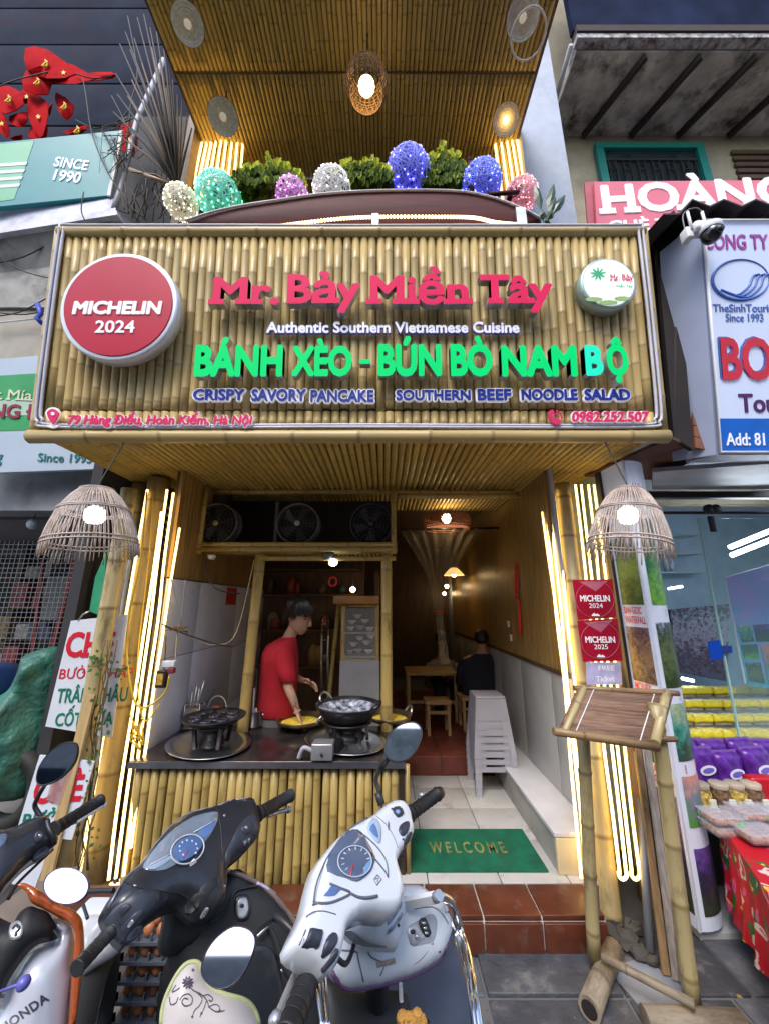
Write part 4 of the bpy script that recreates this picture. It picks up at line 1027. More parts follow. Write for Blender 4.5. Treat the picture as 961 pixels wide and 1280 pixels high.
part(wk, 'oil_coating', MB().lathe([(0, .045), (.10, .048), (.17, .072), (.2, .106)], wc, seg=40, sx=.95), M('milky_oil', (.32, .34, .42), .15, .1, var=.9, vs=26, dirt=(.03, .03, .05), ds=22, dirtlo=.47))
def handle(c, r0, ang, z0, w_=.055, up_=.05, mat=None, root=None):
    pts = []
    for k in range(9):
        t = pi*k/8; d = Vector((cos(ang), sin(ang), 0)); s_ = Vector((-sin(ang), cos(ang), 0))
        pts.append(c + d*(r0+sin(t)*.03) + s_*cos(t)*w_ + Vector((0, 0, z0+sin(t)*up_)))
    part(root, 'handle', MB().tube(pts, .008, 8), mat or STEEL)
handle(wc, .205, 2.5, .115, root=wk); handle(wc, .205, -.5, .115, root=wk, mat=BLKI)
def pan(px, py, z, rp, label, a1, a2):
    c = zt2(px, py, z); r_ = (zt2(px+rp, py, z)-c).length
    t = thing('frying_pan', label, 'pan', c, 'pans of yellow pancake')
    part(t, 'pan', MB().lathe([(0, 0), (r_*.6, .003), (r_*.9, .02), (r_, .045), (r_*1.03, .045), (r_*.93, .014), (r_*.6, -.006), (0, -.008)], c, seg=36), M('pan_brown', (.16, .12, .07), .3, .7, var=.4, vs=12))
    part(t, 'pancake', MB().lathe([(0, .022), (r_*.5, .025), (r_*.75, .018), (r_*.82, .014)], c, seg=30), M('pancake_yellow', (.75, .55, .05), .4, var=.35, vs=30, dirt=(.5, .45, .3), ds=18, dirtlo=.55))
    handle(c, r_*.98, a1, .035, .04, .05, root=t); handle(c, r_*.98, a2, .035, .04, .05, root=t)
pan(376, 905, CT+.03, 30, 'shallow pan of yellow pancake behind the wok to its left', 2.6, -.5)
pan(487, 901, CT+.03, 27, 'shallow pan of yellow pancake behind the wok to its right', 3.6, .5)
# pot, cutlery holder, bucket
c = zt2(317, 908, CT+.001)
t = thing('steel_pot', 'small steel pot with a ladle standing between the stove and pan', 'pot', c)
part(t, 'body', MB().lathe([(0, .0), (.062, 0), (.066, .01), (.066, .11), (.072, .115), (.062, .112), (.06, .02), (0, .015)], c, seg=28), STEEL)
part(t, 'soup', MB().lathe([(0, .085), (.062, .085)], c, seg=24), M('soup', (.08, .09, .10), .15, var=.5, vs=30))
handle(c, .066, 0, .09, .02, -.02, root=t); handle(c, .066, pi, .09, .02, -.02, root=t)
part(t, 'ladle', MB().tube([c+Vector((-.01, 0, .05)), c+Vector((-.02, .02, .26))], .007, 8), M('plastic_white', (.75, .75, .75), .4))
part(t, 'spoon', MB().tube([c+Vector((-.03, -.01, .06)), c+Vector((-.085, .0, .15))], .004, 6).sphere(c+Vector((-.085, 0, .16)), (.012, .006, .02), 8, 6), STEEL)
c = zt2(241, 910, CT+.001)
t = thing('utensil_holder', 'square steel holder of long utensils at the back left of the counter', 'holder', c)
mb = MB()
for sx in (-.055, .055):
    for sy in (-.04, .04): mb.tube([c+Vector((sx, sy, 0)), c+Vector((sx, sy, .17))], .004, 6)
for z in (.005, .09, .17): mb.tube([c+Vector((a, b, z)) for a, b in ((-.055, -.04), (.055, -.04), (.055, .04), (-.055, .04))], .004, 6, True, sm=False)
part(t, 'frame', mb, STEEL)
part(t, 'liner', MB().box(c+Vector((-.05, -.036, .005)), c+Vector((.05, .036, .14))), M('brushed_steel', (.4, .4, .42), .35, .9, var=.3))
for dx, ex, ez, m_ in ((-.02, .0, .30, STEEL), (.0, .05, .33, STEEL), (.03, .13, .27, BLACKP), (-.035, -.03, .25, STEEL), (.01, .02, .28, STEEL)):
    part(t, 'utensil', MB().tube([c+Vector((dx, 0, .05)), c+Vector((ex, 0, ez))], .0055, 7), m_)
c = zt2(270, 902, CT+.001)
t = thing('blue_bucket', 'small blue plastic tub with a white hoop handle behind the left stove', 'tub', c)
part(t, 'tub', MB().lathe([(0, 0), (.055, 0), (.07, .085), (.077, .087), (.066, .08), (.05, .01), (0, .008)], c, seg=24), M('blue_plastic', (.03, .13, .55), .35))
part(t, 'hoop', MB().tube([c+Vector((cos(a)*.075, 0, .085+sin(a)*.10)) for a in [pi*k/12 for k in range(13)]], .004, 6), WHITE)
part(t, 'sauce', MB().sphere(c+Vector((0, 0, .085)), (.055, .055, .03), 12, 6), M('shrimp_orange', (.45, .14, .06), .4, var=.5, vs=40))
# switch box on the counter edge
o = P(402, 951, y=2.44); fb = thing('gas_control_box', 'small steel control box with a knob at the counter edge', 'control box', o)
part(fb, 'box', MB().bbox(o+Vector((-.062, -.004, .0)), o+Vector((.062, .10, .085)), .004), M('box_steel', (.5, .5, .54), .3, .7, var=.1))
part(fb, 'knob', MB().lathe([(.008, 0), (.008, .012), (0, .013)], o+Vector((0, -.004, .035)), (0, -1, 0), 12), DARKM)
part(fb, 'hose', MB().tube(smooth_poly([o+Vector((-.06, .03, .04)), o+Vector((-.11, .02, .06)), o+Vector((-.14, .04, .0))], 5, False), .013, 8), M('grey_hose', (.4, .4, .45), .5))
# poles of the kitchen opening
kp = thing('kitchen_posts', 'bamboo post framing the left of the kitchen opening, slightly slanting', 'post', at(305, 890, 3.0))
pole(kp, at(302, 905, 2.98)-Vector((0, 0, .66)), at(326, 694, 3.05), .042, BAMY, 'bamboo_trunk', seg=14, gap=.36)
kp2 = thing('kitchen_post', 'upright bamboo post framing the right of the kitchen opening', 'post', at(483, 890, 3.0))
pole(kp2, at(483, 892, 3.0)-Vector((0, 0, .82)), at(483, 694, 3.05), .044, BAMY, 'bamboo_trunk', seg=14, gap=.36)
kp['label'] = 'slanting bamboo post framing the left of the kitchen opening'; kp.name = 'kitchen_post'; kp['group'] = 'bamboo posts of the kitchen'; kp2['group'] = 'bamboo posts of the kitchen'
# shelf with three fans
sh = thing('fan_shelf', 'bamboo shelf box over the kitchen opening holding three round fans', 'shelf', (-.72, 3.0, 2.03))
for zz, yy in ((2.035, 3.0), (2.075, 3.0), (2.035, 3.12)):
    pole(sh, (-1.53, yy, zz), (.10, yy, zz), .022, BAMY, gap=.35)
xk = -1.5
while xk < .08: pole(sh, (xk, 3.02, 2.052), (xk, 3.5, 2.052), .015, BAMD, 'shelf_cane', seg=6); xk += .04
pole(sh, (.075, 3.0, 2.0), (.075, 3.0, 2.56), .022, BAMY); pole(sh, (-1.5, 3.0, 2.0), (-1.5, 3.0, 2.56), .02, BAMD)
pole(sh, (-1.0, 3.03, 1.965), (.09, 3.03, 1.965), .02, BAMY)
part(sh, 'back_board', MB().box((-1.5, 3.52, 2.07), (.06, 3.55, 2.6)), M('blackboard', (.03, .025, .022), .7))
mfan = M('fan_ring', (.12, .125, .14), .4, .3)
for i, (px, lab) in enumerate(((272, 'left round black wall fan on the bamboo shelf'), (373, 'middle round black wall fan with a pale hub'), (464, 'right round dark blue fan at the end of the shelf'))):
    c = at(px, 655, 3.06); r_ = .178
    t = thing('round_fan', lab, 'fan', c, 'round fans on the shelf')
    part(t, 'rim', MB().lathe([(r_, 0), (r_, .03), (r_-.012, .035), (r_-.016, .0), (r_-.012, -.09), (r_, -.09)], c, (0, -1, 0), 40), mfan if i < 2 else M('navy_ring', (.02, .03, .07), .4))
    part(t, 'drum', MB().lathe([(r_-.02, -.09), (0, -.09)], c, (0, -1, 0), 32), M('fan_back', (.012, .012, .014), .6))
    for k in range(5):
        a = 2*pi*k/5+i; part(t, 'blade', MB().add([c+Vector((cos(a)*.03, -.0, sin(a)*.03)), c+Vector((cos(a-.1)*.15, -.02, sin(a-.1)*.15)), c+Vector((cos(a+.5)*.15, .02, sin(a+.5)*.15)), c+Vector((cos(a+.8)*.03, .02, sin(a+.8)*.03))], [(0, 1, 2, 3)]), M('fan_blade', (.03, .032, .04), .4))
    mb = MB()
    for q in (.05, .08, .11, .14): mb.tube([c+Vector((cos(a)*q, -.034, sin(a)*q)) for a in [2*pi*j/28 for j in range(28)]], .0016, 4, True)
    for j in range(24):
        a = 2*pi*j/24; mb.tube([c+Vector((cos(a)*.02, -.036, sin(a)*.02)), c+Vector((cos(a)*r_*.96, -.032, sin(a)*r_*.96))], .0013, 4)
    part(t, 'grille', mb, mfan, stuff=True)
    part(t, 'hub', MB().lathe([(.024, 0), (.022, .012), (0, .016)], c+Vector((0, -.035, 0)), (0, -1, 0), 18), M('hub_cream' if i == 0 else ('hub_grey' if i == 1 else 'hub_dark'), ((.45, .38, .22), (.4, .4, .42), (.03, .03, .05))[i], .4))
    if i < 2: part(t, 'mount_bar', MB().box(c+Vector((-.20, .0, -.18)), c+Vector((-.175, .02, .19))), mfan)
# spotlights and small bits hung under the shelf
c = at(411, 700, 3.05)
t = thing('spot_lamp', 'small lit spot lamp hung under the shelf above the cook', 'lamp', c)
part(t, 'housing', MB().lathe([(.0, 0), (.045, .0), (.055, .04), (.03, .07), (0, .07)], c, (0, 0, 1), 20), mfan)
part(t, 'bulb', MB().sphere(c+Vector((.04, -.02, -.02)), .034, 12, 8), M('cool_bulb', (.9, .9, .9), .4, em=(1., .92, .8), ems=8))
c = at(265, 697, 3.0)
single('ceiling_dome', MB().lathe([(0, 0), (.03, 0), (.03, .02), (.018, .035), (0, .038)], c+Vector((0, 0, .02)), (0, 0, -1), 18), WHITE, 'tiny white dome sensor under the left end of the fan shelf', 'sensor', loc=(0, 0, 0))
# wires on the tiled wall
CAB = M('cable_grey', (.25, .24, .24), .5)
t = thing('hanging_cables', 'tangle of slack cables looping across the white tiled wall', 'cables', at(222, 785, 2.6))
for pts, m_, r_ in (([(214, 722, 2.6), (222, 760, 2.62), (226, 785, 2.64)], CAB, .004), ([(232, 725, 2.6), (228, 770, 2.62), (224, 790, 2.64)], CAB, .004),
                    ([(203, 780, 2.55), (225, 790, 2.6), (260, 802, 2.7), (290, 808, 2.85), (308, 800, 2.95)], WIRE, .0045), ([(228, 786, 2.6), (245, 800, 2.7), (270, 806, 2.8), (296, 790, 2.9), (318, 700, 3.0)], M('cream_wire', (.4, .33, .2), .5), .004),
                    ([(258, 700, 2.9), (262, 725, 2.8), (275, 738, 2.8), (300, 742, 2.9)], WIRE, .005), ([(208, 795, 2.56), (206, 830, 2.54), (203, 845, 2.53)], WIRE, .003), ([(222, 790, 2.6), (219, 830, 2.56)], M('cream_wire', (.4, .33, .2), .5), .004)):
    part(t, 'cable', MB().tube(smooth_poly([at(*p) for p in pts], 5, False), r_, 6), m_)
part(t, 'knot', MB().tube([at(222+R.uniform(-16, 14), 787+R.uniform(-5, 4), 2.58+R.uniform(-.02, .02)) for i in range(22)], .004, 5), M('brown_wire', (.2, .12, .05), .6), stuff=True)
c = at(203, 849, 2.52)
t = thing('power_adapter', 'black power adapter with an orange label hanging on the white wall', 'adapter', c)
part(t, 'case', MB().bbox(c+Vector((-.032, -.02, -.05)), c+Vector((.028, .02, .055)), .008), BLACKP)
part(t, 'label', MB().box(c+Vector((-.02, -.0225, -.03)), c+Vector((.016, -.0205, .035))), M('orange_label', (.65, .35, .05), .5, var=.5, vs=60))
c = at(214, 830, 2.53)
t = thing('socket_block', 'white plug block hanging on the white wall beside the black adapter', 'socket', c)
part(t, 'block', MB().bbox(c+Vector((-.045, -.02, -.018)), c+Vector((.03, .02, .02)), .005), WHITE)
part(t, 'plug', MB().bbox(c+Vector((-.01, -.02, -.055)), c+Vector((.03, .015, -.022)), .005), M('maroon_plug', (.25, .04, .05), .5))

# ---------------------------------------------------------------- people
def grow(name, nodes, root, mat, levels=2):
    """nodes: name -> (point, (rx, ry), parent); one continuous skin"""
    me = bpy.data.meshes.new(name); keys = list(nodes); ix = {k: i for i, k in enumerate(keys)}
    I = basis(root).inverted()
    me.from_pydata([tuple(I @ Vector(nodes[k][0])) for k in keys], [(ix[k], ix[nodes[k][2]]) for k in keys if nodes[k][2]], [])
    o = bpy.data.objects.new(name, me); COL.objects.link(o)
    md = o.modifiers.new('skin', 'SKIN'); md.use_smooth_shade = True; md.branch_smoothing = .6
    if not me.skin_vertices: me.attributes.new  # layer is made with the modifier
    sv_ = me.skin_vertices[0].data if me.skin_vertices else None
    if sv_ is None:
        bm = bmesh.new(); bm.from_mesh(me); bm.verts.layers.skin.verify(); bm.to_mesh(me); bm.free(); sv_ = me.skin_vertices[0].data
    for i, k in enumerate(keys):
        r_ = nodes[k][1]; sv_[i].radius = r_ if isinstance(r_, tuple) else (r_, r_)
    sv_[0].use_root = True
    s2_ = o.modifiers.new('sub', 'SUBSURF'); s2_.levels = levels; s2_.render_levels = levels
    bpy.context.view_layer.update()
    me2 = bpy.data.meshes.new_from_object(o.evaluated_get(bpy.context.evaluated_depsgraph_get()))
    bpy.data.objects.remove(o); me2.materials.clear(); me2.materials.append(mat)
    for p in me2.polygons: p.use_smooth = True
    q = bpy.data.objects.new(name, me2); COL.objects.link(q); q.parent = root; return q
def hand(nodes, wrist_key, w_, d, side, pn, s=1., curl=.5):
    """wrist point w_, direction d, side (towards the thumb), pn palm normal"""
    d, side, pn = Vector(d).normalized(), Vector(side).normalized(), Vector(pn).normalized()
    pk = wrist_key+'_palm'; pc = w_ + d*.045*s
    nodes[pk] = (pc, (.026*s, .015*s), wrist_key)
    for i, (o_, l_) in enumerate(((.024, .07), (.008, .078), (-.008, .073), (-.023, .058))):
        b_ = pc + d*.035*s + side*o_*s; k1 = pk+'f%d' % i
        nodes[k1] = (b_, .0095*s, pk)
        c1 = b_ + (d*cos(curl*.5) + pn*sin(curl*.5)).normalized()*l_*.42*s; nodes[k1+'a'] = (c1, .0085*s, k1)
        c2_ = c1 + (d*cos(curl*1.4) + pn*sin(curl*1.4)).normalized()*l_*.32*s; nodes[k1+'b'] = (c2_, .0078*s, k1+'a')
        c3 = c2_ + (d*cos(curl*2.2) + pn*sin(curl*2.2)).normalized()*l_*.26*s; nodes[k1+'c'] = (c3, .0065*s, k1+'b')
    b_ = w_ + d*.02*s + side*.024*s; nodes[pk+'t'] = (b_, .0115*s, wrist_key)
    b2_ = b_ + (d*.6+side*.7+pn*.3).normalized()*.038*s; nodes[pk+'ta'] = (b2_, .0095*s, pk+'t')
    nodes[pk+'tb'] = (b2_ + (d*.85+side*.25+pn*.5).normalized()*.03*s, .008*s, pk+'ta')
def loft(secs, seg=20):
    """secs: (centre, rx, ry, (yaw of x axis)) -> closed smooth skin of rings"""
    mb = MB(); n = len(secs)
    for c, rx_, ry_ in secs:
        for j in range(seg):
            a = 2*pi*j/seg; mb.v.append(Vector(c) + Vector((cos(a)*rx_, sin(a)*ry_, 0)))
    for i in range(n-1):
        for j in range(seg):
            mb.f.append([i*seg+j, i*seg+(j+1) % seg, (i+1)*seg+(j+1) % seg, (i+1)*seg+j]); mb.mi.append(0); mb.sm.append(True)
    return mb
YC = 3.22
SKIN = M('skin', (.42, .24, .16), .55, var=.14, vs=20)
def q(px, py, dy=0.): return P(px, py, y=YC+dy)
ck = thing('person', 'young dark haired cook in a red T-shirt looking down at the pans', 'person', q(346, 960))
nd = {}
nd['pelvis'] = (q(347, 905), (.12, .09), None)
nd['waist'] = (q(346, 875), (.10, .08), 'pelvis'); nd['chest'] = (q(349, 835), (.12, .10), 'waist'); nd['upper'] = (q(353, 808), (.09, .08), 'chest')
nd['neck0'] = (q(360, 799), (.06, .06), 'upper'); nd['neck'] = (q(366, 789), (.055, .055), 'neck0')
nd['skull0'] = (q(370, 780), (.055, .055), 'neck'); nd['skull'] = (q(372, 768), (.06, .06), 'skull0')
nd['shR'] = (q(352, 815, -.13), (.055, .05), 'upper'); nd['elR'] = (q(360, 858, -.18), (.038, .038), 'shR'); nd['faR'] = (q(366, 872, -.20), (.034, .034), 'elR')
nd['wrR'] = (q(373, 892, -.20), (.024, .02), 'faR')
hand(nd, 'wrR', q(373, 892, -.20), (.35, 0, -.9), (0, -1, 0), (1, 0, 0), .95, .5)
nd['shL'] = (q(358, 815, .14), (.055, .05), 'upper'); nd['elL'] = (q(366, 846, .15), (.038, .038), 'shL'); nd['wrL'] = (q(380, 851, -.02), (.025, .02), 'elL')
hand(nd, 'wrL', q(380, 851, -.02), (.9, -.3, -.25), (0, -.6, .8), (0, -.3, -1), 1., .5)
nd['hipL'] = (q(350, 925, .08), (.08, .08), 'pelvis'); nd['kneeL'] = (q(351, 975, .08), (.06, .06), 'hipL'); nd['footL'] = (Vector((q(351, 975, .08).x, YC+.08, .08)), (.045, .05), 'kneeL')
nd['hipR'] = (q(344, 925, -.08), (.08, .08), 'pelvis'); nd['kneeR'] = (q(344, 975, -.08), (.06, .06), 'hipR'); nd['footR'] = (Vector((q(344, 975, -.08).x, YC-.08, .08)), (.045, .05), 'kneeR')
grow('body', nd, ck, SKIN)
# face: nose, brow, eye, mouth, ear
hc = q(373, 768)
HT = Matrix.Translation(q(373, 770)) @ Matrix.Rotation(radians(-20), 4, 'Z') @ Matrix.Rotation(radians(16), 4, 'Y') @ Matrix.Scale(1.12, 4)
def hl(secs, seg=24):
    m = loft([(Vector((cx, 0, z)), rx_, ry_) for cx, z, rx_, ry_ in secs], seg); m.v = [HT @ v for v in m.v]; return m
def hs(c, r_, mb=None):
    m = MB().sphere(c, r_, 10, 8); m.v = [HT @ v for v in m.v]; return m
part(ck, 'head', hl([(.055, -.122, .004, .004), (.048, -.118, .028, .026), (.036, -.10, .052, .048), (.022, -.07, .074, .064), (.010, -.035, .090, .074), (.004, 0, .096, .079), (-.003, .03, .102, .082), (-.006, .07, .098, .078), (-.006, .10, .078, .064), (-.004, .125, .03, .03), (-.004, .128, .002, .002)]), SKIN)
part(ck, 'nose', (lambda m: m)(MB().tube([HT @ Vector(p) for p in ((.096, 0, .015), (.112, 0, -.015), (.120, 0, -.032), (.100, 0, -.045))], [.007, .012, .015, .010], 8)), SKIN)
part(ck, 'ear', hs((-.008, -.082, -.005), (.018, .010, .030)), SKIN)
for sy in (-1, 1):
    part(ck, 'eye', hs((.084, .034*sy, .002), (.010, .015, .006)), M('eye_dark', (.03, .02, .02), .3))
    part(ck, 'eyebrow', hs((.090, .034*sy, .022), (.010, .022, .005)), M('hair_black', (.012, .01, .01), .4))
part(ck, 'lips', hs((.094, 0, -.068), (.012, .022, .008)), M('lips', (.32, .12, .10), .5))
HAIR = M('hair_black', (.008, .007, .008), .65, spec=.25)
hm = hl([(-.055, -.075, .045, .058), (-.050, -.05, .062, .072), (-.038, -.01, .082, .086), (-.022, .02, .096, .091), (-.010, .045, .112, .094), (-.002, .075, .118, .094), (0, .105, .104, .084), (0, .132, .072, .062), (0, .148, .03, .03), (0, .151, .002, .002)])
rg = random.Random(5)
for k in range(240):
    a = rg.uniform(0, 6.28); lowz = .028 if cos(a) > .3 else (-.01 if cos(a) > -.35 else -.085)
    c0 = Vector((cos(a)*.035, sin(a)*.03, .145)); m0 = Vector((cos(a)*.112, sin(a)*.092, .085)); e = Vector((cos(a)*(.125 if cos(a) > 0 else .10), sin(a)*.099, lowz+rg.uniform(-.012, .015)))
    hm.tube([HT @ c0, HT @ m0, HT @ e], [.012, .013, .002], 5)
part(ck, 'hair', hm, HAIR)
SHIRT = M('red_shirt', (.36, .005, .016), .85, var=.2, vs=9, bump=1, bs=8)
s_ = lambda px, py, rx_, ry_, dy=0: (q(px, py, dy), rx_, ry_)
part(ck, 'shirt', loft([s_(361, 796, .056, .062), s_(358, 800, .085, .11), s_(353, 806, .118, .175), s_(351, 815, .14, .205), s_(350, 830, .147, .19), s_(349, 848, .148, .165), s_(347, 866, .145, .155), s_(346, 880, .147, .155), s_(347, 891, .152, .16), s_(347, 892, .147, .155)], 28), SHIRT)
for sd, ex in ((-1, (361, 853)), (1, (366, 845))):
    a = q(353, 813, .17*sd*.8); b = q(ex[0], ex[1]-1, .18*sd*.95); mb = MB()
    mb.tube([a, a.lerp(b, .3), a.lerp(b, .7), b, b-Vector((0, 0, .001))], [.07, .074, .064, .062, .05], 16, cap=False); part(ck, 'sleeve', mb, SHIRT)
part(ck, 'trousers', loft([s_(347, 888, .135, .145), s_(347, 905, .14, .15), s_(347, 925, .14, .15), s_(347, 970, .13, .14), (Vector((q(347, 970).x, YC, .12)), .11, .13)], 20), M('grey_trousers', (.12, .11, .11), .8))
TAT = M('tattoo_ink', (.10, .08, .08), .6)
rg = random.Random(9)
for k in range(7):
    t_ = k/7; c = q(360, 858, -.18).lerp(q(372, 888, -.2), t_); 
    part(ck, 'tattoo', MB().tube([c+Vector((cos(a)*.02+rg.uniform(-.012, .012), -.033+abs(cos(a))*.006, sin(a)*.016)) for a in [i*.9 for i in range(5)]], .0022, 4), TAT)
part(ck, 'bracelet', MB().lathe([(.026, 0), (.029, .006), (.026, .012)], q(371.5, 888, -.2), (.35, 0, -.9), 14), M('pink_band', (.55, .3, .32), .5))
# ================================================================ GLASS CABINET, DINING ROOM
DY = 3.45
cb = thing('food_cabinet', 'narrow yellow framed glass cabinet of bowls on a steel base behind the counter', 'cabinet', at(449, 880, DY))
a = at(428, 756, DY); b = at(474, 826, DY)
for px0, px1 in ((429, 428), (471, 473)):
    pole(cb, at(px1, 880, DY)-Vector((0, 0, .5)), at(px0, 756, DY), .02, BAMY, 'frame_pole', gap=.3)
for py in (757, 826): pole(cb, at(428, py, DY), at(473, py, DY), .016, BAMY, 'frame_pole')
part(cb, 'steel_panel', MB().box(at(425, 826, DY-.03), at(474, 892, DY-.01)-Vector((0, 0, .45))), M('panel_steel', (.42, .43, .47), .35, .5, var=.1))
part(cb, 'back_board', MB().box(at(430, 758, DY+.2), at(472, 826, DY+.22)), DWOOD)
part(cb, 'shelf_board', MB().box(at(430, 792, DY), at(471, 790, DY)+Vector((0, .2, 0))), STEEL)
part(cb, 'shelf_board', MB().box(at(430, 822, DY), at(471, 820, DY)+Vector((0, .2, 0))), STEEL)
part(cb, 'top_board', MB().bbox(at(416, 755, DY-.05), at(474, 745, DY)+Vector((0, .25, 0)), .01), M('orange_wood', (.35, .17, .06), .5, var=.2))
part(cb, 'glass_pane', MB().box(at(431, 760, DY-.012), at(470, 824, DY-.008)), M('cabinet_glass', (.8, .85, .85), .03, alpha=.10))
rg = random.Random(4)
for i, (px, py) in enumerate(((438, 788), (450, 787), (462, 789), (440, 780), (456, 779), (447, 773), (437, 817), (448, 816), (461, 817), (442, 808), (458, 806), (450, 800), (463, 798))):
    c = at(px, py, DY+.09)
    single('bowl', MB().lathe([(0, 0), (.018, 0), (.04, .03), (.042, .034), (.035, .028), (0, .006)], c, seg=14), M('bowl_white', (.6, .6, .62), .3, var=.2, rnd=.3), 'small pale bowl stacked in the glass cabinet', 'bowl', 'bowls stacked in the cabinet')
# warm lights of the room
def lampball(px, py, y, r_, label, shade=False, ems=None):
    HOT = M('hot_bulb', (.9, .8, .5), .4, em=(1., .7, .34), ems=16, var=.02)
    c = at(px, py, y); t = thing('pendant_lamp', label, 'lamp', c, 'warm pendant lamps in the dining room')
    part(t, 'bulb', MB().sphere(c, r_, 12, 8), HOT)
    part(t, 'cord', MB().tube([c, Vector((c.x, c.y, 2.7))], .004, 5), WIRE)
    if shade: part(t, 'shade', MB().lathe([(r_*1.2, .10), (r_*2.2, .07), (r_*4, .0), (r_*4.05, -.003)], c+Vector((0, 0, -.01)), seg=24), M('amber_shade', (.6, .4, .15), .5, em=(1, .6, .2), ems=.5))
    return c
lampball(567, 718, 5.2, .035, 'nearest warm pendant lamp under a flat amber shade in the dining room', True)
lampball(558, 733, 6.2, .032, 'middle warm pendant lamp deeper in the dining room')
lampball(555, 742, 7.0, .03, 'farthest small warm pendant lamp in the dining room')
c = at(441, 737, 4.2); t = thing('bare_bulb', 'bare warm bulb glowing above the food cabinet', 'bulb', c); part(t, 'bulb', MB().sphere(c, .03, 10, 8), WARM); part(t, 'cord', MB().tube([c, c+Vector((0, 0, .5))], .003, 5), WIRE)
# woven ring lantern by the door
c = at(558, 654, 3.7); t = thing('woven_lantern', 'wide reddish woven drum lantern inside the doorway', 'lantern', c); mb = MB(); rr_ = .235
for i in range(40):
    a_ = 2*pi*i/40
    mb.tube([c+Vector((cos(a_)*rr_*(.96+.06*sin(pi*z)), sin(a_)*rr_*(.96+.06*sin(pi*z)), -.055+.12*z)) for z in (0, .5, 1)], .004, 4)
for z in [k/6 for k in range(7)]:
    mb.tube([c+Vector((cos(a_)*rr_*(.96+.06*sin(pi*z)), sin(a_)*rr_*(.96+.06*sin(pi*z)), -.055+.12*z)) for a_ in [2*pi*i/32 for i in range(32)]], .005, 4, True)
part(t, 'woven_drum', mb, M('red_cane', (.34, .12, .06), .5, var=.3), stuff=True)
part(t, 'bulb', MB().sphere(c+Vector((0, 0, .05)), .05, 12, 8), M('soft_bulb', (.9, .8, .5), .4, em=(1., .75, .45), ems=12))
part(t, 'inner_liner', MB().lathe([(rr_*.9, -.04), (rr_*.92, .02), (rr_*.9, .06)], c, seg=32), M('pinkish_liner', (.45, .2, .14), .6, alpha=.6))
# clear plastic door curtain
pc = thing('plastic_curtain', 'clear plastic strip curtain gathered to one side inside the doorway', 'curtain', at(560, 640, 3.8))
PLS = M('clear_vinyl', (.75, .66, .45), .10, alpha=.15, var=.1)
rail0, rail1 = at(500, 662, 3.75), at(626, 660, 3.85)
tie = at(548, 765, 3.8)
mb = MB(); n = 40
for row in range(11):
    t_ = row/10
    for i in range(n+1):
        u = i/n; top_ = rail0.lerp(rail1, u*.82); bt_ = tie + Vector(((u-.5)*.10, 0, 0))
        k = t_**.8; p = top_.lerp(bt_, k) + Vector((sin(t_*pi)*.16*(.5-u), 0, 0)); p.y += .035*sin(u*46)*(1-.3*t_)
        mb.v.append(p)
for row in range(10):
    for i in range(n): mb.f.append([row*(n+1)+i, row*(n+1)+i+1, (row+1)*(n+1)+i+1, (row+1)*(n+1)+i]); mb.mi.append(0); mb.sm.append(True)
part(pc, 'sheet', mb, PLS)
mb = MB()
for row in range(6):
    for i in range(11):
        u = i/10; p = tie.lerp(at(556, 830, 3.8), row/5) + Vector(((u-.5)*(.07+.03*row/5), .02*sin(u*20), 0)); mb.v.append(p)
for row in range(5):
    for i in range(10): mb.f.append([row*11+i, row*11+i+1, (row+1)*11+i+1, (row+1)*11+i]); mb.mi.append(0); mb.sm.append(True)
part(pc, 'gathered_end', mb, PLS)
part(pc, 'tie', MB().tube([tie+Vector((-.05, 0, 0)), tie+Vector((.05, 0, 0))], .012, 8), M('red_tie', (.4, .03, .03), .6))
part(pc, 'rail', MB().tube([rail0, rail1], .012, 8), DARKM)
# red knot ornament on the wall
o_ = thing('red_knot_ornament', 'red hanging knot ornament with a long tassel on the slatted wall', 'ornament', (1.19, 3.45, 1.75))
cx_, yy = 1.19, P(646, 725, x=1.19).y
REDC = M('red_cord', (.55, .02, .02), .5)
for k, (py, r_) in enumerate(((712, .045), (722, .055), (734, .055), (744, .04))):
    c = P(646, py, x=1.185); part(o_, 'knot', MB().lathe([(0, .0), (r_*.8, .004), (r_, .012), (r_*.7, .02), (0, .018)], c, (-1, 0, 0), 12), REDC)
part(o_, 'tassel', MB().tube([P(648, 750, x=1.185), P(650, 794, x=1.18)], [.012, .016], 8), REDC)
part(o_, 'cord', MB().tube([P(646, 704, x=1.185), P(646, 712, x=1.185)], .004, 6), REDC)
for py, px_ in ((780, 635), (797, 638)):
    c = P(px_, py, x=1.2); single('switch_plate', MB().bbox(c-Vector((.006, .025, .03)), c+Vector((.004, .025, .03)), .003), WHITE, 'small %s switch plate on the slatted wall' % ('upper' if py < 790 else 'lower'), 'switch')
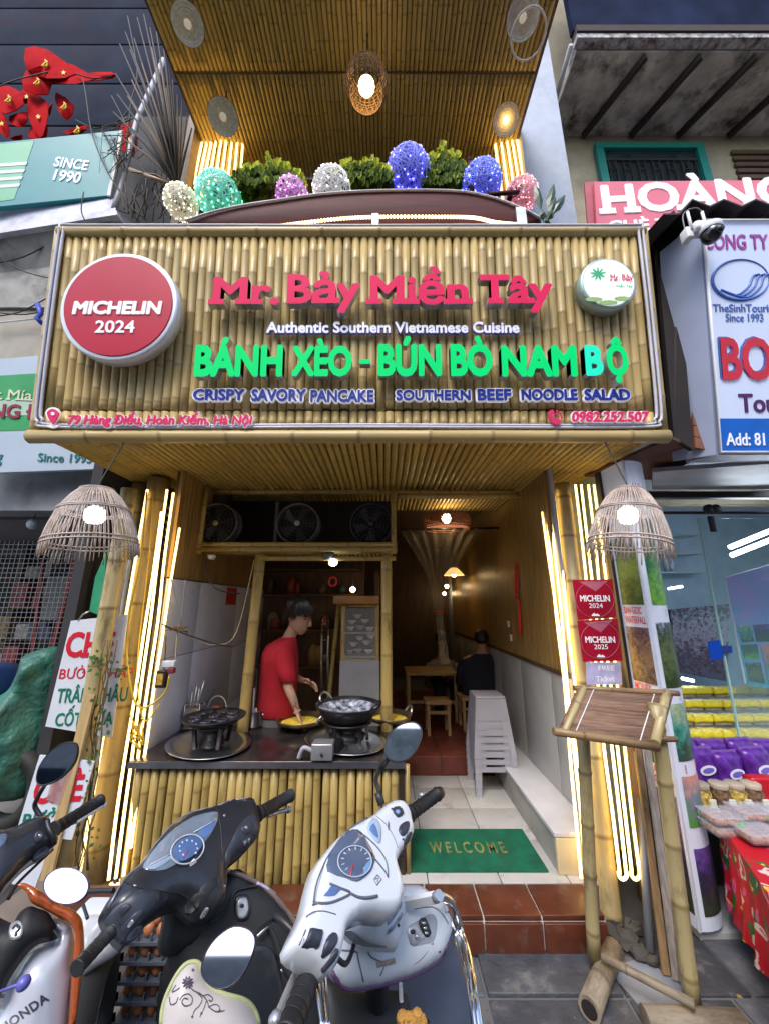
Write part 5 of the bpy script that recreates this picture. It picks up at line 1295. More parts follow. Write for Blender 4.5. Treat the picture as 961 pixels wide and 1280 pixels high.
# people at the tables
DKC = M('dark_navy_cloth', (.012, .014, .03), .9, var=.2); GRC = M('grey_cloth', (.22, .22, .24), .8, var=.2)
def sitter(px, pyh, pys, y, label, cloth, face=1, w_=.19, seat=.95):
    h = at(px, pyh, y); t = thing('person', label, 'person', Vector((h.x, h.y, .5)))
    f = -1*face; sh_ = Vector((h.x, h.y, at(px, pys, y).z))
    nodes = {}
    pel = Vector((h.x, h.y+.05*face, seat)); nodes['pelvis'] = (pel, (.13, .11), None)
    nodes['chest'] = (pel.lerp(sh_, .6), (.13, .10), 'pelvis'); nodes['upper'] = (sh_-Vector((0, 0, .03)), (.10, .09), 'chest')
    nodes['neck'] = (sh_.lerp(h, .45)+Vector((0, 0, .0)), .045, 'upper'); nodes['head'] = (h-Vector((0, 0, .02)), (.07, .075), 'neck'); nodes['crown'] = (h+Vector((0, 0, .05)), (.06, .065), 'head')
    for sd in (-1, 1):
        k = 's%d' % sd; a_ = sh_+Vector((sd*w_*.8, 0, -.04)); nodes[k] = (a_, .05, 'upper')
        e_ = a_+Vector((sd*.05, -.08*face*-1, -.26)); nodes[k+'e'] = (e_, .04, k); w2 = e_+Vector((-sd*.08, .2*face, .04)); nodes[k+'w'] = (w2, (.026, .022), k+'e')
        hand(nodes, k+'w', w2, (0, face, 0), (-sd, 0, .2), (0, 0, -1), 1, .6)
        kn = pel+Vector((sd*.1, .36*face, 0)); nodes[k+'k'] = (kn, .065, 'pelvis'); nodes[k+'f'] = (kn+Vector((0, 0, -(seat-.36))), .045, k+'k')
    grow('body', nodes, t, SKIN, 1)
    part(t, 'shirt', loft([(sh_+Vector((0, 0, .03)), .07, .07), (sh_, .14, .10), (sh_-Vector((0, 0, .05)), w_+.03, .125), (pel.lerp(sh_, .6), w_, .14), (pel.lerp(sh_, .2), w_*.95, .15), (pel-Vector((0, 0, .08)), w_, .17)], 20), cloth)
    for sd in (-1, 1):
        a_ = nodes['s%d' % sd][0]; b_ = nodes['s%de' % sd][0]; part(t, 'sleeve', MB().tube([a_, a_.lerp(b_, .5), b_], [.07, .065, .055], 12), cloth)
        pa = pel+Vector((sd*.08, 0, 0)); kn = nodes['s%dk' % sd][0]; part(t, 'trouser_leg', MB().tube([pa, kn, nodes['s%df' % sd][0]], [.09, .08, .06], 12), DKC)
    part(t, 'hair', MB().sphere(h+Vector((0, -.015*face, .035)), (.082, .09, .085), 16, 10), HAIR)
    if face < 0:
        part(t, 'nose', MB().sphere(h+Vector((0, -.082, -.01)), (.012, .014, .02), 8, 6), SKIN)
        for sd in (-1, 1): part(t, 'eye', MB().sphere(h+Vector((sd*.03, -.072, .012)), (.010, .006, .006), 8, 6), M('eye_dark', (.03, .02, .02), .3))
sitter(601, 800, 820, 4.5, 'diner in dark navy clothes seated with their back to the street', DKC, 1, .25, .64)
sitter(551, 800, 826, 5.4, 'diner in dark clothes facing the street across the small table', GRC, -1, .19, .64)
WOODL = M('light_wood', (.38, .24, .10), .5, var=.2)
def table(cx_, cy_, w_, d_, z0, z1, name, label, cat, mat, leg=.03, group=None):
    t = thing(name, label, cat, (cx_, cy_, z0), group)
    part(t, 'top' if name == 'dining_table' else 'seat', MB().bbox((cx_-w_/2, cy_-d_/2, z1-.03), (cx_+w_/2, cy_+d_/2, z1), .006), mat)
    for sx in (-1, 1):
        for sy in (-1, 1):
            p_ = Vector((cx_+sx*(w_/2-.03), cy_+sy*(d_/2-.03), 0)); part(t, 'leg', MB().box((p_.x-leg/2, p_.y-leg/2, z0), (p_.x+leg/2, p_.y+leg/2, z1-.03)), mat)
    for sx in (-1, 1): part(t, 'stretcher', MB().box((cx_+sx*(w_/2-.03)-.01, cy_-d_/2+.03, z0+.15), (cx_+sx*(w_/2-.03)+.01, cy_+d_/2-.03, z0+.18)), mat)
    part(t, 'stretcher', MB().box((cx_-w_/2+.03, cy_-d_/2+.02, z0+.2), (cx_+w_/2-.03, cy_-d_/2+.04, z0+.23)), mat)
table(.55, 4.9, .6, .5, .30, .83, 'dining_table', 'light wooden dining table between the two seated diners', 'table', WOODL)
table(.56, 4.35, .27, .26, .30, .62, 'wooden_stool', 'light wooden stool standing free left of the seated diner', 'stool', WOODL)
table(1.0, 4.5, .36, .3, .30, .63, 'wooden_stool', 'wooden stool under the diner dressed in navy', 'stool', WOODL)
# stack of plastic stools
PGREY = M('grey_stool_plastic', (.34, .34, .40), .45, var=.06)
rg = random.Random(2)
sc_ = Vector((.88, 3.5, FLR))
def stool(z, first, lab):
    t = thing('plastic_stool', lab, 'stool', sc_+Vector((0, 0, z)), 'grey plastic stools in one stack')
    z0 = sc_.z+z; H_ = .45; wt, wb = .125, .168; yf = lambda h: sc_.y-(wt+(wb-wt)*(1-h/H_)); xw_ = lambda h: wt+(wb-wt)*(1-h/H_)
    part(t, 'seat', MB().bbox((sc_.x-wt, sc_.y-wt, z0+H_-.025), (sc_.x+wt, sc_.y+wt, z0+H_), .012), PGREY)
    for sx in (-1, 1):
        for sy in (-1, 1):
            p0 = Vector((sc_.x+sx*(wt-.02), sc_.y+sy*(wt-.02), z0+H_-.025)); p1 = Vector((sc_.x+sx*(wb-.02), sc_.y+sy*(wb-.02), z0)); part(t, 'leg', MB().bar(p0, p1, .036, .036, up=(0, 1, 0), w2=.045), PGREY)
    def panel(h0, h1, x0f, x1f): return [(sc_.x+x0f*xw_(h1), yf(h1), z0+h1), (sc_.x+x1f*xw_(h1), yf(h1), z0+h1), (sc_.x+x1f*xw_(h0), yf(h0), z0+h0), (sc_.x+x0f*xw_(h0), yf(h0), z0+h0)]
    part(t, 'apron', MB().prism(panel(.27, .43, -.86, .86), (0, .008, 0)), PGREY)
    part(t, 'apron', MB().prism(panel(.20, .268, -.86, -.5), (0, .008, 0)), PGREY); part(t, 'apron', MB().prism(panel(.20, .268, .5, .86), (0, .008, 0)), PGREY)
    part(t, 'crossbar', MB().prism(panel(.165, .198, -.86, .86), (0, .01, 0)), PGREY)
    part(t, 'side_panel', MB().prism([(sc_.x-wt, sc_.y-wt+.02, z0+.43), (sc_.x-wt, sc_.y+wt-.02, z0+.43), (sc_.x-xw_(.17), sc_.y+wt-.02, z0+.17), (sc_.x-xw_(.17), sc_.y-wt+.02, z0+.17)], (.006, 0, 0)), PGREY)
labs = ['bottom grey plastic stool of the stack by the ledge', 'second grey plastic stool from the floor in the stack', 'third grey plastic stool from the floor in the stack', 'fourth grey plastic stool from the floor in the stack', 'fifth grey plastic stool from the floor in the stack', 'sixth grey plastic stool from the floor in the stack', 'topmost grey plastic stool of the stack']
labs.pop(5)
for k in range(6): stool(k*.052, k == 0, labs[k])
# welcome mat
mf = Frame((.5, 2.52, FLR+.004), (0, 0, 1))
o = thing('welcome_mat', 'green welcome mat with faded gold lettering in the doorway', 'mat', (.5, 2.7, FLR))
gm = M('green_mat', (.0, .15, .075), .9, var=.3, vs=9, bump=1, bs=300, dirt=(.02, .10, .06), ds=7, dirtlo=.52)
a, b, c, d = P(505, 1088, z=FLR+.012), P(685, 1088, z=FLR+.012), P(652, 1036, z=FLR+.012), P(512, 1036, z=FLR+.012)
part(o, 'mat', MB().prism([a, b, c, d], (0, 0, -.010)), gm)
GOLD = M('gold_print', (.17, .19, .05), .8, var=.5, vs=30)
vs_, gr_ = _glyphs('WELCOME', .02, 0, 1.5)
X = [v[0] for v in vs_]; p0 = P(538, 1066, z=FLR+.0125); p1 = P(634, 1066, z=FLR+.0125); p2 = P(540, 1052, z=FLR+.0125)
kx = (p1.x-p0.x)/(max(X)-min(X)); kz = (p2.y-p0.y)/.727
mb = MB()
for ff in gr_:
    for f in ff: mb.add([(p0.x+(vs_[i][0]-min(X))*kx, p0.y+vs_[i][1]*kz, FLR+.0135) for i in f], [tuple(range(len(f)))])
part(o, 'lettering', mb, GOLD)
# kitchen clutter in the dark behind the cook
rg = random.Random(11)
cl_ = thing('kitchen_shelving', 'dark shelving with jars and hanging utensils at the back of the kitchen', 'shelving', (-.9, 4.6, 0))
for z in (.9, 1.3, 1.7, 2.0): part(cl_, 'shelf_board', MB().box((-1.45, 4.5, z), (-.3, 4.74, z+.02)), DWOOD)
for i in range(22):
    z = rg.choice((.92, 1.32, 1.72)); x_ = rg.uniform(-1.4, -.35); h_ = rg.uniform(.1, .25); r_ = rg.uniform(.03, .07)
    cc = rg.choice(((.25, .05, .04), (.12, .10, .08), (.3, .28, .25), (.06, .08, .1), (.25, .15, .04)))
    single('storage_jar', MB().lathe([(0, 0), (r_, 0), (r_, h_*.8), (r_*.6, h_*.9), (r_*.6, h_), (0, h_)], (x_, 4.6, z), seg=12), M('jar_%d' % (hash(cc) % 97), cc, .4), 'dim %s jar on the dark shelving behind the cook' % {.25: 'red' if cc[1] < .1 else 'amber', .12: 'brown', .3: 'pale', .06: 'blue grey'}[cc[0]], 'jar', 'jars on the dark kitchen shelving')
sb = thing('steel_rack', 'thin grey steel rack standing behind the cook', 'rack', at(405, 880, 3.9))
for px in (402, 410): part(sb, 'upright', MB().tube([at(px, 775, 3.9), at(px, 900, 3.9)], .012, 6), STEEL)
for py in (780, 800, 820): part(sb, 'rung', MB().tube([at(402, py, 3.9), at(410, py, 3.9)], .006, 6), STEEL)
bb = thing('bamboo_prop', 'slim dark bamboo prop leaning left of the food cabinet', 'pole', at(415, 900, 3.7)); pole(bb, at(408, 900, 3.7), at(425, 745, 3.7), .02, BAMD)
c = at(416, 727, 3.4); single('red_ring', MB().tube([c+Vector((cos(a)*.035, 0, sin(a)*.04)) for a in [2*pi*i/18 for i in range(18)]], .010, 6, True), REDC, 'small red ring hanging right of the spot lamp', 'ring')
# ================================================================ LEFT NEIGHBOUR
SLATE = M('slate_panel', (.030, .036, .056), .95, spec=.05, var=.2, vs=2, dirt=(.04, .03, .04), ds=1.5)
BEIGE = M('beige_plaster', (.36, .33, .28), .8, var=.1, dirt=(.2, .18, .16), ds=2, dirtlo=.55)
ln = thing('neighbour_building', 'old neighbouring building on the left with dark boarded upper front and beige band', 'building', (-4, 3.4, 0))
for k in range(9):
    z = 5.2+k*.78; part(ln, 'cladding_panel', MB().bbox((-7.5, 3.42, z+.012), (-2.36, 3.48, z+.768), .01), SLATE)
part(ln, 'wall', MB().box((-7.5, 3.49, 2.7), (-2.3, 3.6, 12.5)), DWOOD)
part(ln, 'wall', MB().box((-3.3, 3.36, 4.1), (-2.3, 3.41, 7.6)), M('sooty_wall', (.035, .035, .04), .8))
lz = lambda px, py, y=3.1: P(px, py, y=y)
part(ln, 'ledge', MB().prism([lz(-30, 259, 3.0), lz(140, 243, 3.0), lz(147, 268, 2.9), lz(-30, 296, 2.9)], (0, .5, 0)), M('lilac_ledge', (.55, .56, .66), .6, var=.15, dirt=(.3, .3, .36), ds=4))
part(ln, 'ledge_underside', MB().prism([lz(-30, 297, 2.93), lz(147, 269, 2.93), lz(170, 300, 3.1), lz(90, 330, 3.1), lz(-30, 345, 3.1)], (0, .3, 0)), CONC)
part(ln, 'concrete_band', MB().box((-7.5, 3.1, lz(0, 384).z), (-2.28, 3.4, lz(0, 300).z)), CONC)
part(ln, 'beige_band', MB().box((-7.5, 3.13, lz(0, 470).z), (-2.28, 3.4, lz(0, 384).z-.003)), BEIGE)
part(ln, 'fascia', MB().box((-7.5, 3.16, lz(0, 636).z), (-1.9, 3.4, lz(0, 585).z)), M('grey_fascia', (.25, .26, .28), .6, var=.2, dirt=(.15, .15, .15), ds=4))
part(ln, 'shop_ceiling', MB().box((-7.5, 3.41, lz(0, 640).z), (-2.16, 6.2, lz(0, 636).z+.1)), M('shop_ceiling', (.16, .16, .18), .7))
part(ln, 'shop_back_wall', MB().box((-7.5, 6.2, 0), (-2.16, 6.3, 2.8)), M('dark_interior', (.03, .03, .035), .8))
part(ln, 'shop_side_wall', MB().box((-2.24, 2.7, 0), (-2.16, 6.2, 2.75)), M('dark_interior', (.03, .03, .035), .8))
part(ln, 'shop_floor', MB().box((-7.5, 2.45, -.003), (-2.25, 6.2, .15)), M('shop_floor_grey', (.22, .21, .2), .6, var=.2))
part(ln, 'red_door_frame', MB().bar(lz(98, 690, 3.6), lz(58, 850, 3.6), .05, .04), M('dark_red_wood', (.14, .02, .02), .5))
part(ln, 'red_door_frame', MB().bar(lz(55, 700, 3.6), lz(38, 850, 3.6), .03, .03), M('dark_red_wood', (.14, .02, .02), .5))
part(ln, 'fascia_wire', MB().tube([lz(-10, 404, 3.05), lz(70, 396, 3.05)], .008, 6), WHITE)
for (a, b) in (((-10, 318), (75, 350)), ((-10, 330), (70, 300)), ((-10, 396), (60, 372)), ((-10, 390), (75, 384)), ((20, 285), (60, 262))):
    part(ln, 'cable', MB().tube(smooth_poly([lz(*a, 3.02), lz((a[0]+b[0])/2, (a[1]+b[1])/2+6, 3.02), lz(*b, 3.02)], 4, False), .006, 5), WIRE)
part(ln, 'blue_tie', MB().tube([lz(47, 380, 2.98), lz(52, 392, 2.98), lz(46, 398, 2.98), lz(53, 404, 2.98)], .022, 6), M('blue_tape', (.02, .05, .4), .5))
# mesh screen and shelves inside the left shop
sc = thing('mesh_screen', 'fine metal mesh screen across the dark left shop', 'screen', (-3.3, 3.5, 0))
mb = MB(); z = .9
while z < 2.2: mb.box((-4.6, 3.55, z), (-2.75, 3.553, z+.004)); z += .045
x = -4.6
while x < -2.7: mb.box((x, 3.548, .9), (x+.004, 3.551, 2.2)); x += .045
part(sc, 'wire_mesh', mb, M('mesh_wire', (.35, .37, .40), .4, .6), stuff=True)
shf = thing('goods_shelves', 'dim shelves of mixed goods at the back of the left shop', 'shelves', (-3.5, 4.6, .15))
rg = random.Random(21)
for z in (.5, .85, 1.2, 1.55, 1.9): part(shf, 'shelf_board', MB().box((-5.4, 4.5, z), (-2.35, 4.85, z+.02)), DWOOD)
for x in (-5.4, -4.4, -3.4, -2.4): part(shf, 'upright', MB().box((x, 4.5, .15), (x+.04, 4.85, 2.3)), DWOOD)
for i in range(70):
    x = rg.uniform(-5.2, -2.5); z = rg.choice((.52, .87, 1.22, 1.57, 1.92)); w_ = rg.uniform(.05, .2); h_ = rg.uniform(.08, .28)
    cc = rg.choice(((.3, .04, .04), (.3, .3, .32), (.1, .12, .2), (.06, .12, .16), (.3, .2, .08), (.05, .05, .06), (.4, .38, .35)))
    single('shop_box', MB().box((x, 4.48, z), (x+w_, 4.6, z+h_)), M('goods_%d' % (abs(hash(cc)) % 997), cc, .5, var=.5, vs=30), 'dim %s packet on the dark left shop shelves' % {.3: 'red' if cc[1] < .1 else ('pale' if cc[1] > .25 else 'brown'), .1: 'navy', .06: 'teal', .05: 'black', .4: 'cream'}[cc[0]], 'packet', 'packets on the left shop shelves')
part(shf, 'grey_sheet', MB().box(lz(48, 775, 4.4), lz(88, 720, 4.4)+Vector((0, .02, 0))), M('grey_board', (.25, .27, .28), .6))
c = lz(-2, 652, 3.9); t = thing('tube_light', 'white ceiling light at the left edge of the dark shop', 'light', c); part(t, 'diffuser', MB().box(c+Vector((-.4, -.05, 0)), c+Vector((.12, .05, .03))), M('shop_light', (.9, .9, .9), .4, em=(.9, .95, 1), ems=5))
c = lz(41, 655, 3.3); t = thing('glass_bulb', 'unlit white bulb hanging on a wire in the left shop front', 'bulb', c); part(t, 'bulb', MB().sphere(c, (.045, .045, .05), 12, 8), M('milky_bulb', (.5, .55, .6), .2)); part(t, 'wire', MB().tube([c+Vector((0, 0, .04)), c+Vector((.03, 0, .25))], .004, 5), WIRE)
# SINCE 1990 sign
f1 = Frame(P(135, 243, y=3.0), (.12, -1, -.1))
t = thing('shop_sign', 'teal and pale green shop sign reading SINCE 1990 above the white ledge', 'sign', frame=f1)
TEALS = M('teal_sign', (.035, .27, .30), .4, var=.05); PGR = M('pale_green_sign', (.18, .50, .30), .4, var=.05)
flat(f1, t, 'board', [(-40, 182), (152, 163), (136, 244), (-40, 262)], TEALS, .05, 0)
flat(f1, t, 'pale_panel', [(-40, 184), (43, 176), (18, 249), (-40, 257)], PGR, .002, .0505)
for k in range(4): flat(f1, t, 'stripe', [(-40, 207+k*9), (35-k*3, 202+k*9), (33-k*3, 206+k*9), (-40, 211+k*9)], M('sign_white', (.7, .75, .78), .4), .002, .053)
flat(f1, t, 'frame_edge', [(150, 163), (154, 163), (138, 244), (134, 244)], WHITE, .02, .045)
text(f1, t, 'SINCE', (67, 195, 111, 208), .004, .051, [PW, PW], bold=.022, shear=.18)
text(f1, t, '1990', (66, 211, 101, 225), .004, .051, [PW, PW], bold=.022, shear=.18)
# lower left sign
f2 = Frame(P(115, 585, y=3.05), (.08, -1, -.1))
t = thing('shop_sign', 'pale blue shop sign with a green band and Mía, beside the bamboo sign', 'sign', frame=f2)
flat(f2, t, 'board', [(-40, 452), (150, 436), (150, 585), (-40, 592)], M('pale_blue_sign', (.50, .60, .72), .4, var=.04), .05, 0)
flat(f2, t, 'green_band', [(-40, 472), (150, 460), (150, 534), (-40, 540)], M('band_green', (.05, .36, .13), .4), .002, .0505)
flat(f2, t, 'pale_band', [(-40, 502), (150, 494), (150, 516), (-40, 521)], M('band_pale', (.45, .65, .5), .4), .002, .053)
text(f2, t, 't Mía', (-6, 486, 40, 499), .003, .0535, [M('cream_letter', (.7, .72, .5), .5)]*2, bold=.01, slab=True)
text(f2, t, 'NG Đ', (-12, 503, 50, 522), .004, .056, [M('maroon_letter', (.30, .02, .06), .5)]*2, bold=.03)
text(f2, t, 'Since 1995', (47, 566, 115, 577), .003, .051, [M('blue_green_letter', (.02, .2, .22), .5)]*2, bold=.014)
text(f2, t, 'g', (-6, 568, 2, 582), .003, .051, [M('blue_green_letter', (.02, .2, .22), .5)]*2, bold=.014)
# string of red flags
FLAG = M('red_flag', (.42, .004, .008), .9, spec=.1, var=.2, vs=8); FY = M('flag_yellow', (.75, .5, .03), .6)
FPL = ['topmost, pointing right', 'long pointed, at the upper right of the bunch', 'dark folded, under the topmost', 'at the far left, upper', 'at the far left, lower', 'narrow, between the left ones and the middle', 'large middle', 'leaf shaped, right of the middle', 'lowest of the middle column', 'faded, left of the middle', 'flat one just above the sign edge', 'pale strip hanging on the string', 'dark one behind the sign corner', 'scrap above the sign at the left', 'tiny scrap right of the middle']
flags = [([(32, 60), (60, 62), (95, 92), (60, 98), (35, 88)], 0), ([(57, 70), (122, 98), (60, 104)], 1), ([(33, 88), (62, 92), (60, 118), (30, 112)], 0), ([(0, 108), (22, 112), (30, 130), (8, 142), (-8, 130)], 0), ([(0, 135), (12, 160), (8, 172), (-10, 150)], 1),
         ([(12, 145), (35, 140), (30, 158), (15, 155)], 0), ([(36, 118), (60, 128), (57, 160), (50, 172), (37, 150)], 1), ([(70, 115), (93, 132), (84, 150), (72, 135)], 0), ([(42, 155), (57, 150), (58, 172), (36, 172)], 0), ([(20, 118), (42, 108), (46, 128), (26, 128)], 1),
         ([(78, 165), (110, 156), (100, 168)], 0), ([(105, 92), (140, 90), (142, 97), (108, 101)], 0), ([(152, 155), (172, 158), (168, 195), (150, 185)], 1), ([(12, 172), (28, 168), (25, 176)], 0), ([(60, 135), (66, 128), (62, 145)], 0)]
for i, (pg, star) in enumerate(flags):
    y = 2.85+.02*i; mb = MB(); cc = (sum(p[0] for p in pg)/len(pg), sum(p[1] for p in pg)/len(pg)); n = len(pg)
    ps = smooth_poly(pg, 2); pts = [at(a, b, y+.03*sin(a*.3+i)) for a, b in ps]; c = at(*cc, y-.03); 
    for off in (0, .006):
        k = len(mb.v); mb.v += [p+Vector((0, off, 0)) for p in pts]+[c+Vector((0, off, 0))]
        for j in range(len(pts)): mb.f.append([k+j, k+(j+1) % len(pts), k+len(pts)]); mb.mi.append(0); mb.sm.append(True)
    t = thing('small_flag', 'red flag above the teal sign: '+FPL[i], 'flag', c, 'red flags in a bunch at the upper left')
    part(t, 'cloth', mb, FLAG)
    if i in (5, 8, 11, 13, 14): continue
    s_ = 3.4
    if star:
        pp = [at(cc[0]+(s_ if k % 2 == 0 else s_*.42)*sin(k*pi/5), cc[1]-(s_ if k % 2 == 0 else s_*.42)*cos(k*pi/5), y-.045) for k in range(10)]
        part(t, 'star', MB().prism(pp, (0, .003, 0)), FY)
    else:
        part(t, 'sickle', MB().tube([at(cc[0]+s_*cos(a), cc[1]-s_*sin(a), y-.045) for a in [-2.2+k*.45 for k in range(9)]], .009, 5), FY)
        part(t, 'hammer', MB().bar(at(cc[0]-3.5, cc[1]+3, y-.05), at(cc[0]+3, cc[1]-3, y-.05), .014, .01).bar(at(cc[0]+1, cc[1]-4.5, y-.05), at(cc[0]+4.5, cc[1]-1, y-.05), .02, .01), FY)
t = thing('flag_string', 'thin dark string and tangled wires hanging over the teal sign corner', 'string', at(130, 150, 2.8))
for pts in ([(95, 92), (118, 98), (140, 95)], [(104, 98), (108, 120), (115, 165), (132, 210), (150, 240), (156, 262)], [(95, 150), (120, 160), (150, 150), (165, 130)], [(60, 30+60), (20, 100), (-5, 110)], [(160, 20), (172, 90), (164, 130), (158, 200)], [(105, 240), (102, 262), (106, 275)], [(140, 120), (165, 170), (175, 205), (190, 225)]):
    part(t, 'wire', MB().tube(smooth_poly([at(a, b, 2.82) for a, b in pts], 5, False), .006, 5), WIRE)
part(t, 'loose_coils', MB().tube([at(150+R.uniform(-26, 30), 175+R.uniform(-30, 50), 2.8+R.uniform(-.05, .1)) for i in range(46)], .004, 4), M('twig_wire', (.08, .06, .05), .7), stuff=True)
part(t, 'white_pipe', MB().tube([at(205, 75, 3.2), at(172, 150, 3.1), at(150, 240, 3.0), at(143, 262, 2.95)], .028, 8), M('grey_white_pipe', (.4, .42, .48), .5, dirt=(.2, .1, .08), ds=6))
mb = MB()
for k in range(40): 
    a = (160+R.random()*60, 235+R.random()*45); mb.tube([at(a[0], a[1], 2.9), at(a[0]+R.uniform(-22, 14), a[1]-R.uniform(5, 40), 2.8)], .005, 4)
part(t, 'dry_twigs', mb, M('twig_wire', (.08, .06, .05), .7), stuff=True)
single('stick', MB().tube([at(163, 212, 2.7), at(212, 230, 2.6)], .018, 7), BAMB, 'pale stick poking out left beside the light balls', 'stick')
# left street things: tarps and boards
TARP = M('green_tarp', (.03, .135, .10), .5, var=.35, vs=5, bump=1, bs=7, bd=.05, dirt=(.03, .075, .06), ds=4, dirtlo=.5)
f3 = Frame(at(40, 990, 2.75), (.15, -1, .15))
t = thing('covered_motorbike', 'motorbike hidden under a rumpled dark green tarpaulin', 'motorbike', frame=f3)
fold = lambda x, z: .05*sin(x*11+z*7+2*sin(z*5))+.06*abs(sin(z*9+x*6+sin(x*9)))+.014*sin(x*37-z*19+2*sin(z*12))
Shell(f3, t, 'tarpaulin', [(26, 842), (36, 818), (52, 812), (72, 808), (84, 820), (78, 862), (66, 905), (52, 960), (34, 996), (-20, 1003), (-60, 1000), (-60, 880), (-10, 872), (14, 862)], TARP, H=.16, Rr=.30, depth=.5, hf=fold, step=.02)
single('tyre', MB().lathe([(.16, -.05), (.22, -.05), (.24, 0), (.22, .05), (.16, .05), (.15, 0), (.16, -.05)], at(10, 985, 2.7), (0, -1, .0), 28), M('rubber', (.02, .02, .02), .7), 'dark tyre showing under the green tarpaulin', 'tyre')
f4 = Frame(at(0, 880, 3.0), (.1, -1, .15))
t = thing('blue_bundle', 'dark blue tarpaulin bundle at the left edge behind the green one', 'bundle', frame=f4)
Shell(f4, t, 'tarpaulin', [(-40, 835), (0, 828), (17, 838), (20, 868), (0, 885), (-40, 885)], M('blue_tarp', (.01, .035, .12), .5, bump=.5, bs=9), H=.12, Rr=.12, depth=.2, hf=fold, step=.03)
f5 = Frame(at(95, 915, 2.52), (.1, -1, 0))
t = thing('dessert_board', 'white hanging menu board with red CHÈ and green lines behind the bamboo poles', 'board', frame=f5)
SWH = M('board_white', (.66, .70, .78), .4, var=.04); SR = M('board_red', (.6, .01, .03), .5); SG = M('board_green', (.0, .19, .12), .5)
flat(f5, t, 'panel', [(89, 776), (160, 768), (140, 922), (57, 908)], SWH, .01, 0)
text(f5, t, 'CHÈ', (80, 782, 140, 822), .002, .0105, [SR, SR], bold=.03, slab=True)
text(f5, t, 'BƯỎI - THẬP', (73, 832, 165, 852), .002, .0105, [SR, SR], bold=.004)
part(t, 'horn_mark', MB().tube([f5.V(103.5, 841, .0125), f5.V(106, 838, .0125), f5.V(105.5, 835.5, .0125)], .0035, 6), SR, world=False)
text(f5, t, 'TRÂN CHÂU', (70, 856, 158, 879), .002, .0105, [SG, SG], bold=.014)
text(f5, t, 'CỐT DỪA', (68, 882, 140, 908), .002, .0105, [SG, SG], bold=.014)
part(t, 'hook', MB().tube([f5.V(98, 776, .01), f5.V(104, 768, .01), f5.V(112, 764, .01)], .005, 6), STEEL, world=False)
f6 = Frame(at(60, 1035, 2.3), (.15, -1, .05))
t = thing('dessert_board', 'lower white menu board with red and green lettering leaning by the poles', 'board', frame=f6)
flat(f6, t, 'panel', [(50, 944), (118, 952), (90, 1050), (20, 1042)], SWH, .01, 0)
text(f6, t, 'CHÈ', (39, 963, 100, 1006), .002, .0105, [SR, SR], bold=.03)
text(f6, t, 'BƯỎI', (27, 1012, 75, 1034), .002, .0105, [SG, SG], bold=.014)
part(t, 'horn_mark', MB().tube([f6.V(65, 1021, .0125), f6.V(67.5, 1018.5, .0125), f6.V(67, 1016, .0125)], .0035, 6), SG, world=False)
flat(f6, t, 'clear_sleeve', [(72, 950), (100, 955), (84, 1010), (58, 1000)], M('pink_reflection', (.5, .3, .3), .1, alpha=.45), .003, .016)  # clear sleeve, its pinkish reflection painted into the colour
t = thing('dessert_board', 'lowest scrap of white menu board showing behind the orange scooter', 'board', frame=f6)
flat(f6, t, 'panel', [(30, 1060), (62, 1062), (44, 1110), (15, 1105)], SWH, .01, 0)
single('green_banner', MB().prism([at(119, 722, 2.75), at(133, 690, 2.75), at(130, 745, 2.75), at(122, 768, 2.75), at(112, 764, 2.75)], (0, .01, 0)), M('banner_green', (.03, .3, .16), .5), 'small green banner hanging behind the left lamp', 'banner')

# ================================================================ RIGHT NEIGHBOUR
rb = thing('neighbour_building', 'old neighbouring building on the right with stained concrete balcony and a green window', 'building', (4, 4, 0))
OLDW = M('old_beige_wall', (.38, .33, .23), .85, var=.2, vs=4, bump=.3, bs=20, dirt=(.25, .21, .16), ds=2, dirtlo=.5)
part(rb, 'wall', MB().box((2.02, 4.02, 2.7), (9, 4.15, 12)), OLDW)
part(rb, 'shop_back_wall', MB().box((1.7, 5.2, 0), (8, 5.3, 2.9)), M('blue_grey_interior', (.34, .50, .62), .6, var=.1))
part(rb, 'shop_side_wall', MB().box((1.63, 2.75, 0), (1.70, 5.2, 2.85)), M('blue_grey_interior', (.34, .50, .62), .6, var=.1))
BS = M('stained_concrete', (.46, .42, .37), .9, var=.45, vs=4, bump=.8, bs=14, dirt=(.05, .04, .035), ds=3.2, dirtlo=.50)
part(rb, 'balcony_slab', MB().box((2.42, 3.15, 8.37), (8.5, 4.02, 8.55)), BS)
for x in (3.05, 3.75, 4.45, 5.2, 6.0): part(rb, 'balcony_beam', MB().bar((x+.25, 3.17, 8.33), (x-.12, 4.0, 8.33), .05, .09), M('sooty_beam', (.04, .03, .025), .9))
part(rb, 'balcony_parapet', MB().box((2.36, 3.06, 8.60), (9, 3.14, 12)), M('navy_canopy', (.012, .018, .045), .9, spec=.05, var=.4, vs=2))
part(rb, 'slab_edge', MB().box((2.38, 3.04, 8.40), (9, 3.145, 8.48)), M('flaky_paint', (.4, .38, .40), .8, var=.4, vs=20, dirt=(.08, .04, .03), ds=12, dirtlo=.45))
part(rb, 'slab_edge', MB().box((2.38, 3.02, 8.485), (9, 3.145, 8.595)), M('sooty_beam', (.04, .03, .025), .9))
part(rb, 'downpipe', MB().tube([(2.33, 3.1, 8.4), (2.36, 3.9, 8.3)], .03, 8), M('pipe_pale', (.45, .45, .48), .5))
gw = thing('green_window', 'green framed window with dark ironwork under the stained balcony', 'window', at(810, 205, 4.0))
GF = M('green_frame', (.0, .20, .16), .5, var=.1)
wa, wb_ = at(742, 184, 4.0), at(880, 240, 4.0); x0w, x1w = 3.05, 4.62; z1w = wa.z; z0w = z1w-1.2
part(gw, 'frame', MB().box((x0w, 3.94, z1w-.10), (x1w, 4.0, z1w)), GF); 
